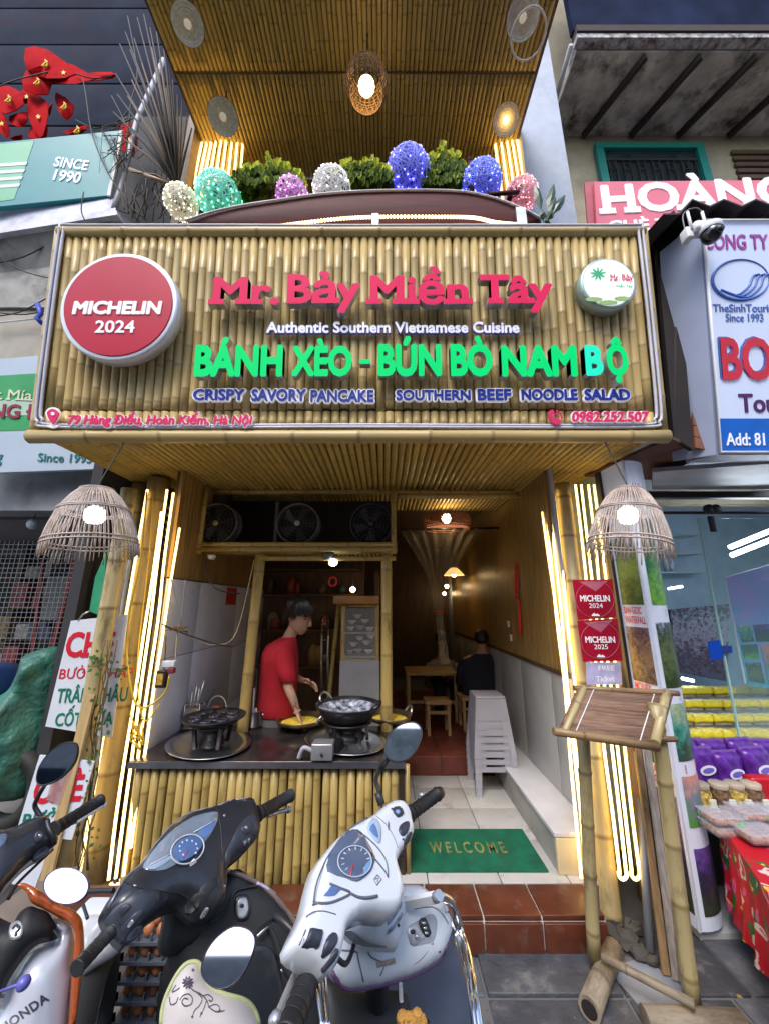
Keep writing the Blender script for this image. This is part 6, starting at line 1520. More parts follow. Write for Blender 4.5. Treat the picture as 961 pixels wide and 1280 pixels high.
for a, b in ((x0w, x0w+.11), (x1w-.11, x1w)): part(gw, 'frame', MB().box((a, 3.94, z0w), (b, 4.0, z1w-.102)), GF)
part(gw, 'dark_opening', MB().box((x0w+.11, 3.985, z0w), (x1w-.11, 4.01, z1w-.10)), M('dark_glass', (.02, .03, .035), .15))
mb = MB()
for k in range(13):
    x = x0w+.16+k*(x1w-x0w-.32)/12; mb.tube([(x, 3.965, z0w), (x, 3.965, z1w-.3)], .008, 5)
    if k % 2 == 0 and k < 12: mb.tube([(x+.05+.045*cos(q_), 3.965, z1w-.42+.07*sin(q_)) for q_ in [i*.785 for i in range(8)]], .007, 4, True)
mb.box((x0w+.12, 3.96, z1w-.31), (x1w-.12, 3.97, z1w-.285))
part(gw, 'ironwork', mb, WIRE, stuff=True)
lv = thing('louvred_window', 'dark louvred shutter at the right edge under the balcony', 'shutter', (5.2, 4.0, 7.4))
for k in range(9): part(lv, 'louvre', MB().box((5.05, 3.98, 7.0+k*.12), (6.2, 4.01, 7.07+k*.12)), DWOOD)
# pink sign
f7 = Frame(P(745, 290, y=3.2), (-.05, -1, -.05))
t = thing('shop_sign', 'pink sign with white letters HOÀNG above the dark awning', 'sign', frame=f7)
PK = M('pink_sign', (.72, .16, .22), .4, var=.05)
flat(f7, t, 'board', [(742, 227), (1100, 224), (1100, 330), (748, 330)], PK, .03, 0)
flat(f7, t, 'box_side', [(730, 228), (742, 227), (748, 330), (738, 330)], M('pink_side', (.5, .10, .13), .4), .02, -.03)
text(f7, t, 'HOÀNG', (754, 222, 1000, 268), .006, .0305, [PW, PW], bold=.035, slab=True)
text(f7, t, 'CHÈ THẬP CẨM', (761, 268, 960, 294), .006, .0305, [PW, PW], bold=.03)
# dark corrugated awning and brown side panels between the two signs
aw = thing('dark_awning', 'dark corrugated awning frame with a brown boarded side next to the bamboo sign', 'awning', (1.9, 2.2, 2.6))
BRN = M('brown_board', (.12, .05, .03), .6, var=.3, vs=10); VDK = M('very_dark_wood', (.018, .012, .012), .7, var=.3)
BRK = M('brown_brick_panel', (.20, .085, .05), .7, var=.25)
part(aw, 'side_panel', MB().prism([at(810, 292, 2.2), at(842, 262, 2.2), at(856, 300, 2.2), at(884, 575, 2.3), at(842, 553, 2.26)], (0, .05, 0)), VDK)
for k in range(18):
    u, u2 = k/18, (k+.94)/18; L0, L1, R0, R1 = (845, 308), (869, 560), (862, 306), (896, 566)
    lp = lambda a, b, t: (a[0]+(b[0]-a[0])*t, a[1]+(b[1]-a[1])*t)
    part(aw, 'side_board', MB().prism([at(*lp(L0, L1, u), 2.13), at(*lp(R0, R1, u), 2.13), at(*lp(R0, R1, u2), 2.13), at(*lp(L0, L1, u2), 2.13)], (0, .02, 0)), BRK)
part(aw, 'fascia_board', MB().prism([at(818, 285, 2.05), at(843, 286, 2.05), at(847, 330, 2.05), at(866, 562, 2.12), at(842, 547, 2.12)], (0, .03, 0)), VDK)
part(aw, 'underside', MB().prism([P(838, 548, z=2.57), P(884, 568, z=2.57), P(815, 600, z=2.57), P(730, 596, z=2.57)], (0, 0, .02)), BRN)
mb = MB(); k0 = 0; N_ = 44
for i in range(N_+1):
    x = 1.74+i*.05; z = 4.06+.028*cos(i*pi/2.)
    if i < 4: z -= (4-i)*.03
    for (yy, dz) in ((1.80, 0), (2.9, .25)): mb.v += [Vector((x, yy, z+dz)), Vector((x, yy, z+dz-.012))]
for i in range(N_):
    a = i*4; b = a+4
    for f in ((a, b, b+2, a+2), (a+1, a+3, b+3, b+1), (a, a+1, b+1, b)): mb.f.append(list(f)); mb.mi.append(0); mb.sm.append(False)
part(aw, 'corrugated_sheet', mb, M('rusty_dark_sheet', (.03, .022, .022), .6, var=.5))
# travel agent's sign
f8 = Frame((2.0, 2.1, 2.48), (0, -1.5, -.25))
t = thing('shop_sign', 'pale blue travel office sign with an oval wave logo and a blue address band', 'sign', frame=f8)
PB = M('pale_lilac_sign', (.56, .63, .80), .35, em=(.5, .6, .9), ems=.12, var=.03)
part(t, 'box', MB().box((0, 0, 0), (1.6, .22, 1.52)), M('lilac_box_side', (.32, .36, .50), .4, var=.05), world=False)
part(t, 'side_wing', MB().prism([Vector((-.12, .18, 0)), Vector((0, -.005, 0)), Vector((0, -.005, 1.52)), Vector((-.12, .18, 1.45))], (.003, .003, 0)), M('lilac_box_side', (.32, .36, .50), .4, var=.05), world=False)
part(t, 'face', MB().box((.02, -.012, .02), (1.58, -.002, 1.5)), PB, world=False)
part(t, 'address_band', MB().box((.02, -.016, .02), (1.58, -.0125, .22)), M('strong_blue', (.01, .14, .62), .35), world=False)
part(t, 'edge_tube', MB().tube([(.012, -.02, 1.5), (.012, -.02, .012), (1.58, -.02, .012)], .010, 6), WHITE, world=False)
part(t, 'edge_tube', MB().tube([(.012, -.02, 1.5), (1.58, -.02, 1.5)], .008, 6), WHITE, world=False)
MG = M('magenta_letter', (.40, .06, .36), .4); LB = M('logo_blue', (.08, .17, .52), .4); PUR = M('purple_letter', (.10, .02, .14), .4); RD = M('red_letter', (.65, .03, .06), .4)
text(f8, t, 'CÔNG TY', (880, 288, 960, 312), .003, .0125, [MG, MG], bold=.022)
part(t, 'logo_oval', MB().tube([f8.V(925+36*cos(a)*.97-6*sin(a), 350-25*sin(a)-8*cos(a)*-1*-.6, .014) for a in [2*pi*k/36 for k in range(36)]], [.004+.004*(1+cos(2*pi*k/36-3.6)) for k in range(36)], 5, True), LB, world=False)
for k, (dx, w_) in enumerate(((0, 1), (7, 1), (14, 1))):
    part(t, 'logo_wave', MB().tube(smooth_poly([f8.V(900+dx*1.2, 362+dx*.5, .014), f8.V(920+dx, 369+dx*.2, .014), f8.V(935+dx, 358+dx*.1, .014), f8.V(940+dx, 346, .014), f8.V(948+dx, 343, .014)], 4, False), [.003]*4+[.008]*9+[.004]*4 if False else .0075, 6), LB, world=False)
text(f8, t, 'TheSinhTourist', (891, 380, 970, 390), .003, .0125, [LB, LB], bold=.012)
text(f8, t, 'Since 1993', (907, 392, 954, 402), .003, .0125, [LB, LB], bold=.008)
text(f8, t, 'BOOKING', (903, 421, 1125, 476), .004, .0165, [RD, RD], bold=.03, slab=True)
text(f8, t, 'BOOKING', (900, 420, 1122, 475), .003, .0125, [LB, LB], bold=.03, slab=True, name='lettering_shadow')
text(f8, t, 'Tour', (924, 492, 984, 516), .003, .0125, [PUR, PUR], bold=.024)
text(f8, t, 'Add: 81', (908, 541, 956, 557), .003, .0165, [PW, PW], bold=.012)
# security camera
c = P(882, 292, y=1.78)
t = thing('security_camera', 'white dome security camera with two aerials in front of the travel sign', 'camera', c)
part(t, 'body', MB().bbox(c+Vector((-.075, -.03, .01)), c+Vector((.045, .05, .075)), .02), WHITE)
part(t, 'dome', MB().sphere(c+Vector((.01, -.02, -.03)), (.052, .055, .055), 18, 12), M('dome_black', (.012, .014, .016), .12, coat=.6))
part(t, 'collar', MB().lathe([(.055, -.012), (.06, .0), (.058, .02), (.05, .03)], c+Vector((.01, -.02, -.0)), seg=20), WHITE)
part(t, 'lens', MB().lathe([(.02, 0), (.02, .012), (0, .014)], c+Vector((.012, -.068, -.048)), (0, -1, -.3), 14), DARKM)
for dx, dz in ((-.08, .12), (.01, .12)): part(t, 'aerial', MB().tube([c+Vector((dx, 0, .03)), c+Vector((dx, 0, dz+.05))], .008, 8), WHITE)
part(t, 'bracket', MB().bbox(c+Vector((-.11, 0, -.02)), c+Vector((-.07, .06, .06)), .01), WHITE)
part(t, 'cable', MB().tube(smooth_poly([c+Vector((-.1, .02, .02)), c+Vector((-.08, .03, .19)), c+Vector((.02, .03, .24)), c+Vector((.08, .05, .16)), c+Vector((.07, .06, .05))], 4, False), .004, 5), CAB)

# ---------------------------------------------------------------- right shop interior
rs = thing('travel_shop_front', 'bluish glass shop front of the travel office lit by white tubes', 'shop front', (2.6, 3.0, 0))
part(rs, 'ceiling', MB().box((1.62, 2.3, 2.86), (6, 5.2, 2.92)), M('shop_white_ceiling', (.5, .53, .58), .5))
part(rs, 'soffit', MB().prism([P(815, 590, z=2.5), P(1100, 570, z=2.5), P(1100, 612, z=2.55), P(815, 612, z=2.55)], (0, 0, .03)), M('grey_soffit', (.35, .37, .42), .4, var=.3, vs=3))
part(rs, 'door_rail', MB().box(at(812, 622, 3.0), at(1100, 614, 3.0)+Vector((0, .06, 0))), DARKM)
part(rs, 'roller_rail', MB().tube([at(812, 641, 2.95), at(1100, 641, 2.95)], .012, 8), DARKM)
GL = M('green_glass', (.35, .65, .70), .03, var=.02, alpha=.11)
gd = thing('glass_door', 'sliding glass door hung from black rollers with a small blue sticker', 'door', at(900, 800, 2.98))
part(gd, 'pane', MB().prism([at(872, 648, 2.97), at(1050, 648, 2.97), at(1100, 960, 2.97), at(928, 960, 2.97)], (0, .012, 0)), GL)
part(gd, 'pane_edge', MB().bar(at(872, 648, 2.965), at(931, 960, 2.965), .012, .012), M('glass_edge', (.35, .6, .6), .2))
for px in (884, 893): part(gd, 'roller', MB().lathe([(0, 0), (.04, 0), (.04, .02), (0, .022)], at(px, 637, 2.9), (0, -1, 0), 18), DARKM)
part(gd, 'hanger', MB().bbox(at(887, 665, 2.95), at(892, 645, 2.94), .004), DARKM)
part(gd, 'door_sticker', MB().prism([at(884, 802, 2.94), at(899, 800, 2.94), at(904, 822, 2.94), at(888, 826, 2.94)], (0, .004, 0)), M('blue_sticker', (.0, .06, .5), .4))
part(gd, 'door_sticker', MB().prism([at(901, 807, 2.94), at(914, 807, 2.94), at(915, 816, 2.94), at(902, 817, 2.94)], (0, .004, 0)), M('navy_sticker', (.02, .05, .25), .4))
TL = M('tube_white', (.95, .95, 1), .4, em=(.8, .9, 1.), ems=9)
for i, (a, b, y) in enumerate((((912, 684), (1000, 648), 3.6), ((914, 694), (1000, 660), 3.6), ((908, 602), (1000, 606), 2.9), ((835, 736), (852, 733), 4.6), ((852, 848), (866, 851), 3.4))):
    single('tube_light', MB().tube([at(*a, y), at(*b, y)], .022 if i < 3 else .012, 8), TL, ['upper slanting white tube light in the travel shop', 'lower slanting white tube light in the travel shop', 'white tube light under the travel shop soffit', 'short white tube light deep in the travel shop', 'short white strip light above the yellow packets'][i], 'light')
def picmat(name, cols, sc=4., seed=0):
    if name in MATS: return MATS[name]
    m = bpy.data.materials.new(name); MATS[name] = m; m.use_nodes = True; n = m.node_tree.nodes; l = m.node_tree.links; b = n['Principled BSDF']
    tc = n.new('ShaderNodeTexCoord'); nz = n.new('ShaderNodeTexNoise'); nz.inputs['Scale'].default_value = sc; nz.inputs['Detail'].default_value = 7; nz.inputs['Roughness'].default_value = .7; nz.noise_dimensions = '4D'; nz.inputs['W'].default_value = seed
    l.new(tc.outputs['Object'], nz.inputs['Vector']); sp = n.new('ShaderNodeSeparateXYZ'); l.new(tc.outputs['Generated'], sp.inputs[0])
    ma = n.new('ShaderNodeMath'); ma.operation = 'MULTIPLY_ADD'; ma.inputs[1].default_value = .62; l.new(sp.outputs['Z'], ma.inputs[0]); 
    mm = n.new('ShaderNodeMath'); mm.operation = 'MULTIPLY_ADD'; mm.inputs[1].default_value = 1.3; mm.inputs[2].default_value = -.45; l.new(nz.outputs['Fac'], mm.inputs[0]); l.new(mm.outputs[0], ma.inputs[2])
    cr_ = n.new('ShaderNodeValToRGB'); e = cr_.color_ramp.elements
    while len(e) < len(cols): e.new(.5)
    for i, c in enumerate(cols): e[i].position = i/(len(cols)-1); e[i].color = (*c, 1)
    l.new(ma.outputs[0], cr_.inputs[0]); l.new(cr_.outputs[0], b.inputs['Base Color']); b.inputs['Roughness'].default_value = .35
    return m
pics = [picmat('photo_jungle', [(.02, .05, .01), (.05, .12, .02), (.15, .25, .05), (.05, .08, .1), (.35, .4, .6)], 30, 1), picmat('photo_fields', [(.25, .4, .02), (.12, .35, .03), (.02, .12, .05), (.02, .08, .06), (.05, .2, .1)], 20, 2),
        picmat('photo_cave', [(.02, .01, .02), (.1, .05, .02), (.3, .2, .1), (.05, .02, .05), (.4, .4, .4)], 34, 3), picmat('photo_forest', [(.03, .05, .01), (.02, .04, .01), (.1, .15, .05), (.02, .04, .02), (.4, .5, .7)], 30, 4),
        picmat('photo_bay', [(.0, .15, .12), (.02, .04, .02), (.02, .25, .2), (.3, .4, .25), (.55, .6, .55)], 22, 5), picmat('photo_sunset', [(.08, .25, .02), (.1, .3, .05), (.15, .18, .25), (.5, .25, .2), (.8, .25, .1)], 22, 6), picmat('photo_night', [(.02, .01, .03), (.05, .06, .03), (.02, .02, .05), (.12, .06, .3), (.2, .12, .5)], 28, 7)]
ps_ = thing('poster', 'large blue poster with photo squares behind the glass of the travel shop', 'poster', at(930, 780, 3.2))
part(ps_, 'sheet', MB().prism([at(905, 722, 3.2), at(1000, 695, 3.2), at(1000, 870, 3.2), at(931, 854, 3.2)], (0, .01, 0)), picmat('poster_blue', [(.02, .2, .35), (.05, .4, .6), (.25, .38, .8), (.42, .34, .8), (.35, .6, .95)], 5, 9))
part(ps_, 'white_frame', MB().bar(at(905, 722, 3.19), at(931, 854, 3.19), .012, .006).bar(at(905, 722, 3.19), at(1000, 695, 3.19), .012, .006), WHITE)
for k, (a, b, c_, d_) in enumerate((((922, 782), (938, 781), (942, 802), (927, 803)), ((941, 781), (960, 780), (963, 802), (945, 802)), ((926, 806), (946, 805), (949, 824), (930, 823)), ((931, 828), (950, 828), (956, 855), (936, 851)), ((950, 806), (990, 804), (995, 862), (960, 857)))):
    part(ps_, 'photo', MB().prism([at(*q_, 3.195) for q_ in (a, b, c_, d_)], (0, .003, 0)), pics[(k*2+4) % 7])
dk = thing('display_cabinet', 'dark glass cabinet of small goods inside the travel shop', 'cabinet', at(870, 800, 4.4))
part(dk, 'back', MB().prism([at(838, 762, 4.5), at(912, 755, 4.5), at(908, 852, 4.5), at(845, 840, 4.5)], (0, .05, 0)), picmat('goods_blur', [(.02, .03, .05), (.2, .22, .28), (.10, .05, .10), (.4, .42, .5), (.03, .05, .1), (.25, .12, .08)], 26, 12))
for z_ in (2.0, 2.25, 2.5):
    part(dk, 'shelf_board', MB().box((2.1, 4.9, z_), (4.2, 5.15, z_+.02)), M('glass_shelf', (.3, .4, .45), .3))
rg = random.Random(31)
for i in range(26):
    x = 2.15+i*.07; z_ = rg.choice((2.02, 2.27))
    single('glass_jar', MB().lathe([(0, 0), (.03, 0), (.03, .14), (.02, .16), (.02, .19), (0, .19)], (x, 5.0, z_), seg=10), M('pale_jar', (.35, .42, .5), .3, rnd=.4), 'pale jar in the row on the shelf deep in the travel shop', 'jar', 'pale jars on the travel shop shelf')
# yellow packets in terraced rows
yt = thing('display_step', 'stepped cream display shelf carrying the yellow packets', 'shelf', at(900, 925, 3.0))
SHC = M('cream_shelf', (.50, .46, .36), .5, var=.1)
zb = .63; part(yt, 'shelf_board', MB().box((2.0, 2.98, zb-.05), (4.5, 3.7, zb)), SHC)
part(yt, 'cabinet_front', MB().box((2.0, 3.02, .1), (4.5, 3.6, zb-.052)), M('cabinet_front', (.30, .28, .24), .5, var=.2))
YP = picmat('yellow_packet', [(.45, .36, .01), (.80, .66, .02), (.85, .75, .05), (.6, .5, .02), (.9, .85, .5)], 45, 3); TRP = M('tray_clear', (.3, .26, .2), .3, var=.3, vs=30)
for row in range(4):
    for k in range(10 - row):
        x = 2.18 + k*.150 + row*.035 + R.uniform(-.006, .006); y = 3.03+row*.11+R.uniform(-.008, .008); z_ = zb + row*.075
        t = thing('sweet_packet', 'yellow sweet packet, %s from the left in the %s row of the stack' % (('first', 'second', 'third', 'fourth', 'fifth', 'sixth', 'seventh', 'eighth', 'ninth', 'tenth')[k], ('lowest', 'second', 'third', 'top')[row]), 'packet', (x, y, z_), 'yellow packets stacked in the travel shop')
        part(t, 'tray', MB().bbox((x, y, z_+.001), (x+.135, y+.10, z_+.024), .004), TRP)
        part(t, 'packet_top', pillow([(x, z_+.022), (x+.068, z_+.026+R.uniform(-.004, .004)), (x+.136, z_+.022), (x+.139, z_+.050), (x+.134, z_+.078), (x+.07, z_+.072+R.uniform(-.004, .006)), (x+.002, z_+.079), (x-.003, z_+.05)], .014, .02, .10, step=.016, smooth=2, off=-y)[0], YP)
# purple bags, jars, boxes on the low front shelf
ft = thing('goods_table', 'low grey shelf in front of the travel shop carrying bags, jars and boxes', 'table', (2.2, 2.6, 0))
part(ft, 'top', MB().box((1.68, 2.12, .485), (3.6, 2.95, .50)), M('glass_top', (.28, .3, .34), .2)); part(ft, 'body', MB().box((1.9, 2.6, 0.02), (3.6, 2.95, .483)), M('dark_cupboard', (.12, .10, .09), .5, var=.3))
PUP = M('purple_foil', (.085, .018, .24), .3, var=.5, vs=18, bump=.9, bs=22); WP = M('bag_white', (.7, .7, .75), .4)
for i, (px, py, y) in enumerate(((884, 985, 2.62), (920, 990, 2.6), (955, 985, 2.6), (900, 972, 2.76), (936, 970, 2.76), (968, 972, 2.76), (872, 970, 2.8))):
    b_ = at(px, py, y); fr = Frame(b_, (R.uniform(-.15, .15), -1, .1)); w_ = .088
    t = thing('purple_bag', 'shiny purple snack bag %s' % ['at the left of the front row beside the picture column', 'in the middle of the front row', 'at the right end of the front row', 'left of the back row', 'middle of the back row', 'right of the back row', 'half hidden at the far left behind the column'][i], 'bag', frame=fr, group='purple snack bags')
    mb, h_ = pillow([(-w_, 0), (-w_*.95, .11), (-w_*1.02, .2), (0, .205), (w_*1.02, .2), (w_*.95, .11), (w_, 0), (0, -.005)], .03, .08, .05, step=.02, hf=lambda x, z: .002*sin(x*90+z*40)+.003*sin(z*70+x*20), smooth=2)
    part(t, 'bag', mb, PUP, world=False)
    part(t, 'crimped_top', MB().prism([(-w_*.98, .012, .185), (w_*.98, .012, .185), (w_*1.02, .012, .218), (-w_*1.02, .012, .218)], (0, .006, 0)), M('purple_crimp', (.20, .10, .42), .3), world=False)
    for nm_, rx_, rz_, yy_, m_ in (('printed_oval', .05, .026, -.036, WP), ('printed_band', .036, .014, -.0385, M('blue_print', (.15, .12, .5), .4))):
        part(t, nm_, MB().prism([(.005+rx_*cos(q_), yy_, .10+rz_*sin(q_)+.15*rx_*cos(q_)) for q_ in [2*pi*k_/20 for k_ in range(20)]], (0, .003, 0)), m_, world=False)
for i, px in enumerate((878, 902, 922, 943)):
    b_ = at(px, 1008, 2.42); t = thing('snack_jar', 'clear plastic jar of nuts, %s of the row before the purple bags' % ['leftmost', 'second', 'third', 'rightmost'][i], 'jar', b_, 'jars of nuts')
    part(t, 'jar', MB().lathe([(0, 0), (.045, 0), (.05, .01), (.05, .075), (.042, .09), (.042, .10)], b_, seg=20), M('nuts_%d' % (i % 2), ((.45, .32, .08), (.16, .10, .06))[i % 2 if i else 0], .25, var=.8, vs=60))
    part(t, 'cap', MB().lathe([(.045, .095), (.047, .115), (.04, .12), (0, .12)], b_, seg=20), M('jar_cap', (.4, .33, .25), .3, rnd=.2))
    part(t, 'jar_label', MB().bbox(b_+Vector((.005, -.055, .015)), b_+Vector((.04, -.044, .055)), .003), M('label_cream', (.6, .58, .48), .5))
t = thing('red_packet', 'red foil packet at the right edge behind the jars', 'packet', at(955, 1000, 2.45)); b_ = at(955, 1006, 2.45)
part(t, 'foil', MB().bbox(b_+Vector((-.06, -.02, 0)), b_+Vector((.1, .05, .14)), .015), M('red_foil', (.45, .01, .02), .3, var=.3, bump=.3, bs=20))
CLR = M('clear_plastic', (.7, .72, .8), .06, alpha=.20, var=.05); FOOD = M('dried_fruit', (.40, .18, .10), .5, var=.8, vs=45)
for i, (px, py, y, dz) in enumerate(((905, 1040, 2.18, 0), (905, 1040, 2.18, .045), (940, 1034, 2.22, 0), (940, 1034, 2.22, .045), (968, 1030, 2.25, .03), (950, 1058, 2.08, 0.03))):
    b_ = at(px, py, y)+Vector((0, 0, dz)); t = thing('food_box', 'clear lidded box of dried fruit, %s' % ['lower one of the left pile', 'upper one of the left pile', 'lower one of the middle pile', 'upper one of the middle pile', 'right pile', 'nearest one above the red cloth'][i], 'box', b_, 'clear boxes of dried fruit')
    part(t, 'fruit', MB().bbox(b_+Vector((-.072, -.052, .003)), b_+Vector((.072, .052, .028)), .01), FOOD)
    part(t, 'tub', MB().bbox(b_+Vector((-.08, -.06, 0)), b_+Vector((.08, .06, .034)), .012), CLR)
    part(t, 'lid', MB().bbox(b_+Vector((-.084, -.064, .0345)), b_+Vector((.084, .064, .043)), .004), CLR)
    part(t, 'green_label', MB().bbox(b_+Vector((.03, -.067, .01)), b_+Vector((.052, -.061, .024)), .001), M('green_label', (.05, .6, .15), .5))
# red floral table
def floral():
    m = bpy.data.materials.new('red_floral_cloth'); m.use_nodes = True; n = m.node_tree.nodes; l = m.node_tree.links; b = n['Principled BSDF']
    tc = n.new('ShaderNodeTexCoord'); nz = n.new('ShaderNodeTexNoise'); nz.inputs['Scale'].default_value = 11; l.new(tc.outputs['Object'], nz.inputs[0])
    va = n.new('ShaderNodeVectorMath'); va.operation = 'MULTIPLY_ADD'; va.inputs[1].default_value = (.13, .13, .13); l.new(nz.outputs['Color'], va.inputs[0]); l.new(tc.outputs['Object'], va.inputs[2])
    prev = None; base = (.48, .006, .018)
    for sc, th, col, off in ((9, .33, (.015, .14, .03), 1), (7.5, .30, (.62, .55, .5), 2), (7.5, .22, (.6, .03, .05), 2), (7.5, .10, (.75, .45, .05), 2), (13, .22, (.6, .08, .25), 4), (15, .18, (.7, .5, .05), 5)):
        vo = n.new('ShaderNodeTexVoronoi'); vo.inputs['Scale'].default_value = sc; ad = n.new('ShaderNodeVectorMath'); ad.operation = 'ADD'; ad.inputs[1].default_value = (off*3.1, off*1.7, off*.9)
        l.new(va.outputs[0], ad.inputs[0]); l.new(ad.outputs[0], vo.inputs['Vector'])
        mr = n.new('ShaderNodeMapRange'); mr.inputs['From Min'].default_value = th; mr.inputs['From Max'].default_value = th+.02; mr.inputs['To Min'].default_value = 1; mr.inputs['To Max'].default_value = 0; l.new(vo.outputs['Distance'], mr.inputs['Value'])
        mx = n.new('ShaderNodeMix'); mx.data_type = 'RGBA'; l.new(mr.outputs[0], mx.inputs['Factor']); mx.inputs['B'].default_value = (*col, 1)
        if prev is None: mx.inputs['A'].default_value = (*base, 1)
        else: l.new(prev, mx.inputs['A'])
        prev = mx.outputs['Result']
    l.new(prev, b.inputs['Base Color']); b.inputs['Roughness'].default_value = .55
    return m
rt = thing('floral_table', 'low stall table covered with a red cloth of large green and white flowers', 'table', (2.2, 2.2, 0))
mb = MB(); NX, NZ = 44, 14; ct_ = .50
A0_, B0_ = Vector((1.74, 2.28, 0)), Vector((1.47, 1.72, 0)); dn_ = Vector((B0_.y-A0_.y, -(B0_.x-A0_.x), 0)).normalized()
if dn_.x > 0: dn_ = -dn_
for j in range(NZ+1):
    z = ct_ - .025*j; amp = .028*(j/NZ)**1.2
    for i in range(NX+1):
        u = i/NX; p = A0_.lerp(B0_, u); f = sin(u*31+.5*sin(j*.5))+.5*sin(u*57+j*.2)
        mb.v.append(p+dn_*(.012*j/NZ*2+amp*f*.6)+Vector((0, 0, z-(.012*sin(u*9) if j == NZ else 0))))
for j in range(NZ):
    for i in range(NX): mb.f.append([j*(NX+1)+i, j*(NX+1)+i+1, (j+1)*(NX+1)+i+1, (j+1)*(NX+1)+i]); mb.mi.append(0); mb.sm.append(True)
k = len(mb.v)
for j in range(NZ+1):
    z = ct_ - .025*j; amp = .028*(j/NZ)**1.2
    for i in range(NX+1):
        u = i/NX; mb.v.append(B0_+Vector((u*1.4, -.012*j/NZ*2-amp*.6*(sin(u*60)+.5*sin(u*110+j*.3)), z)))
for j in range(NZ):
    for i in range(NX): mb.f.append([k+j*(NX+1)+i, k+j*(NX+1)+i+1, k+(j+1)*(NX+1)+i+1, k+(j+1)*(NX+1)+i]); mb.mi.append(0); mb.sm.append(True)
mb.prism([A0_+Vector((0, 0, ct_)), B0_+Vector((0, 0, ct_)), B0_+Vector((1.4, 0, ct_)), A0_+Vector((1.4, 0, ct_))], (0, 0, .008))
part(rt, 'cloth', mb, floral())
part(rt, 'table_body', MB().prism([A0_+Vector((.12, -.05, .02)), B0_+Vector((.14, .08, .02)), B0_+Vector((1.38, .08, .02)), A0_+Vector((1.38, -.05, .02))], (0, 0, ct_-.03)), M('dark_cupboard', (.12, .10, .09), .5))
part(rs, 'tiled_sill', MB().box((1.55, 2.28, .001), (4.6, 2.6, .03)), M('pale_floor_tile', (.45, .46, .46), .35, var=.08))
# picture column
pcx = thing('photo_column', 'tall white column of travel photographs beside the travel shop', 'column', (1.5, 2.25, 0))
PA, PB_ = Vector((1.503, 2.44, 0)), Vector((1.524, 2.248, 0))
pcs = [(1.503, 2.44), (1.524, 2.248), (1.535, 2.243)]
for k in range(9): a_ = -pi*.5+k*pi*.42/8; pcs.append((1.562+.17*cos(a_), 2.412+.17*sin(a_)))
pcs += [(1.725, 2.5), (1.51, 2.5)]
CWH = M('column_white', (.60, .64, .74), .35, em=(.5, .6, .9), ems=.05, var=.05)
zc0, zc1 = .06, 2.5
part(pcx, 'body', MB().prism([(a, b, zc0) for a, b in pcs], (0, 0, zc1-zc0)), CWH)
part(pcx, 'black_edge', MB().box((1.482, 2.442, .06), (1.501, 2.49, zc1)), BLACKP)
part(pcx, 'metal_edge', MB().bar((1.530, 2.243, zc0), (1.530, 2.243, zc1), .016, .010, up=(.4, -1, 0)), M('edge_paint', (.62, .68, .80), .25))
NL = Vector((PB_.y-PA.y, -(PB_.x-PA.x), 0)).normalized()
def lface(z0, z1, m, nm, u0=.08, u1=.98):
    a, b = PA, PB_; n_ = NL*.003
    p0, p1 = a.lerp(b, u0)+n_, a.lerp(b, u1)+n_
    return part(pcx, nm, MB().prism([p0+Vector((0, 0, z0)), p1+Vector((0, 0, z0)), p1+Vector((0, 0, z1)), p0+Vector((0, 0, z1))], -n_*.8), m)
def rface(z0, z1, m, nm, k0=0, k1=8):
    mb = MB(); pts = pcs[3+k0:3+k1+1]
    for (a, b) in pts:
        d = Vector((a-1.562, b-2.412, 0)).normalized()*.003; mb.v += [Vector((a, b, z0))+d, Vector((a, b, z1))+d]
    for i in range(len(pts)-1): mb.f.append([2*i, 2*i+2, 2*i+3, 2*i+1]); mb.mi.append(0); mb.sm.append(True)
    return part(pcx, nm, mb, m)
for i, (z0, z1) in enumerate(((1.60, 2.02), (1.16, 1.47), (.74, 1.05), (.12, .62))): lface(z0, z1, pics[(i*2) % 7], 'photo')
for i, (z0, z1) in enumerate(((1.60, 2.12), (1.15, 1.50), (.79, 1.07), (.49, .72), (.12, .40))): rface(z0, z1, pics[(1, 3, 4, 5, 6)[i]], 'photo', 0, 8)
def cap(s_, p0, p1, z, h_, nrm):
    """a small printed caption on a vertical face, from p0 to p1"""
    vs, gr = _glyphs(s_, .02); X = [v[0] for v in vs]; x0, x1 = min(X), max(X); mb = MB()
    p0, p1 = Vector((*p0, 0)), Vector((*p1, 0)); n_ = Vector((*nrm, 0)).normalized()*.0045
    for ff in gr:
        for f in ff: mb.add([p0.lerp(p1, (vs[i][0]-x0)/(x1-x0))+n_+Vector((0, 0, z+vs[i][1]/.727*h_)) for i in f], [tuple(range(len(f)))])
    part(pcx, 'caption', mb, RD)
lp_ = lambda u: tuple(PA.lerp(PB_, u))[:2]
for s_, u1, z, h_ in (('BAN GIOC', .85, 1.548, .042), ('WATERFALL', .97, 1.492, .042), ('MONEY', .75, 1.115, .042), ('EXCHANGE', .97, 1.063, .042), ('BUS', .55, .70, .035), ('TICKET', .9, .65, .035)): cap(s_, lp_(.12), lp_(u1), z, h_, NL[:2])
rp2 = lambda k: pcs[3+k]
cap('TRANG', rp2(3), rp2(7), 1.53, .045, (.6, -.8)); cap('LAN HA', rp2(3), rp2(7), 1.085, .045, (.6, -.8)); cap('BAI DINH', rp2(1), rp2(6), .735, .04, (.4, -.9)); cap('HA', rp2(0), rp2(2), 2.30, .05, (.1, -1))

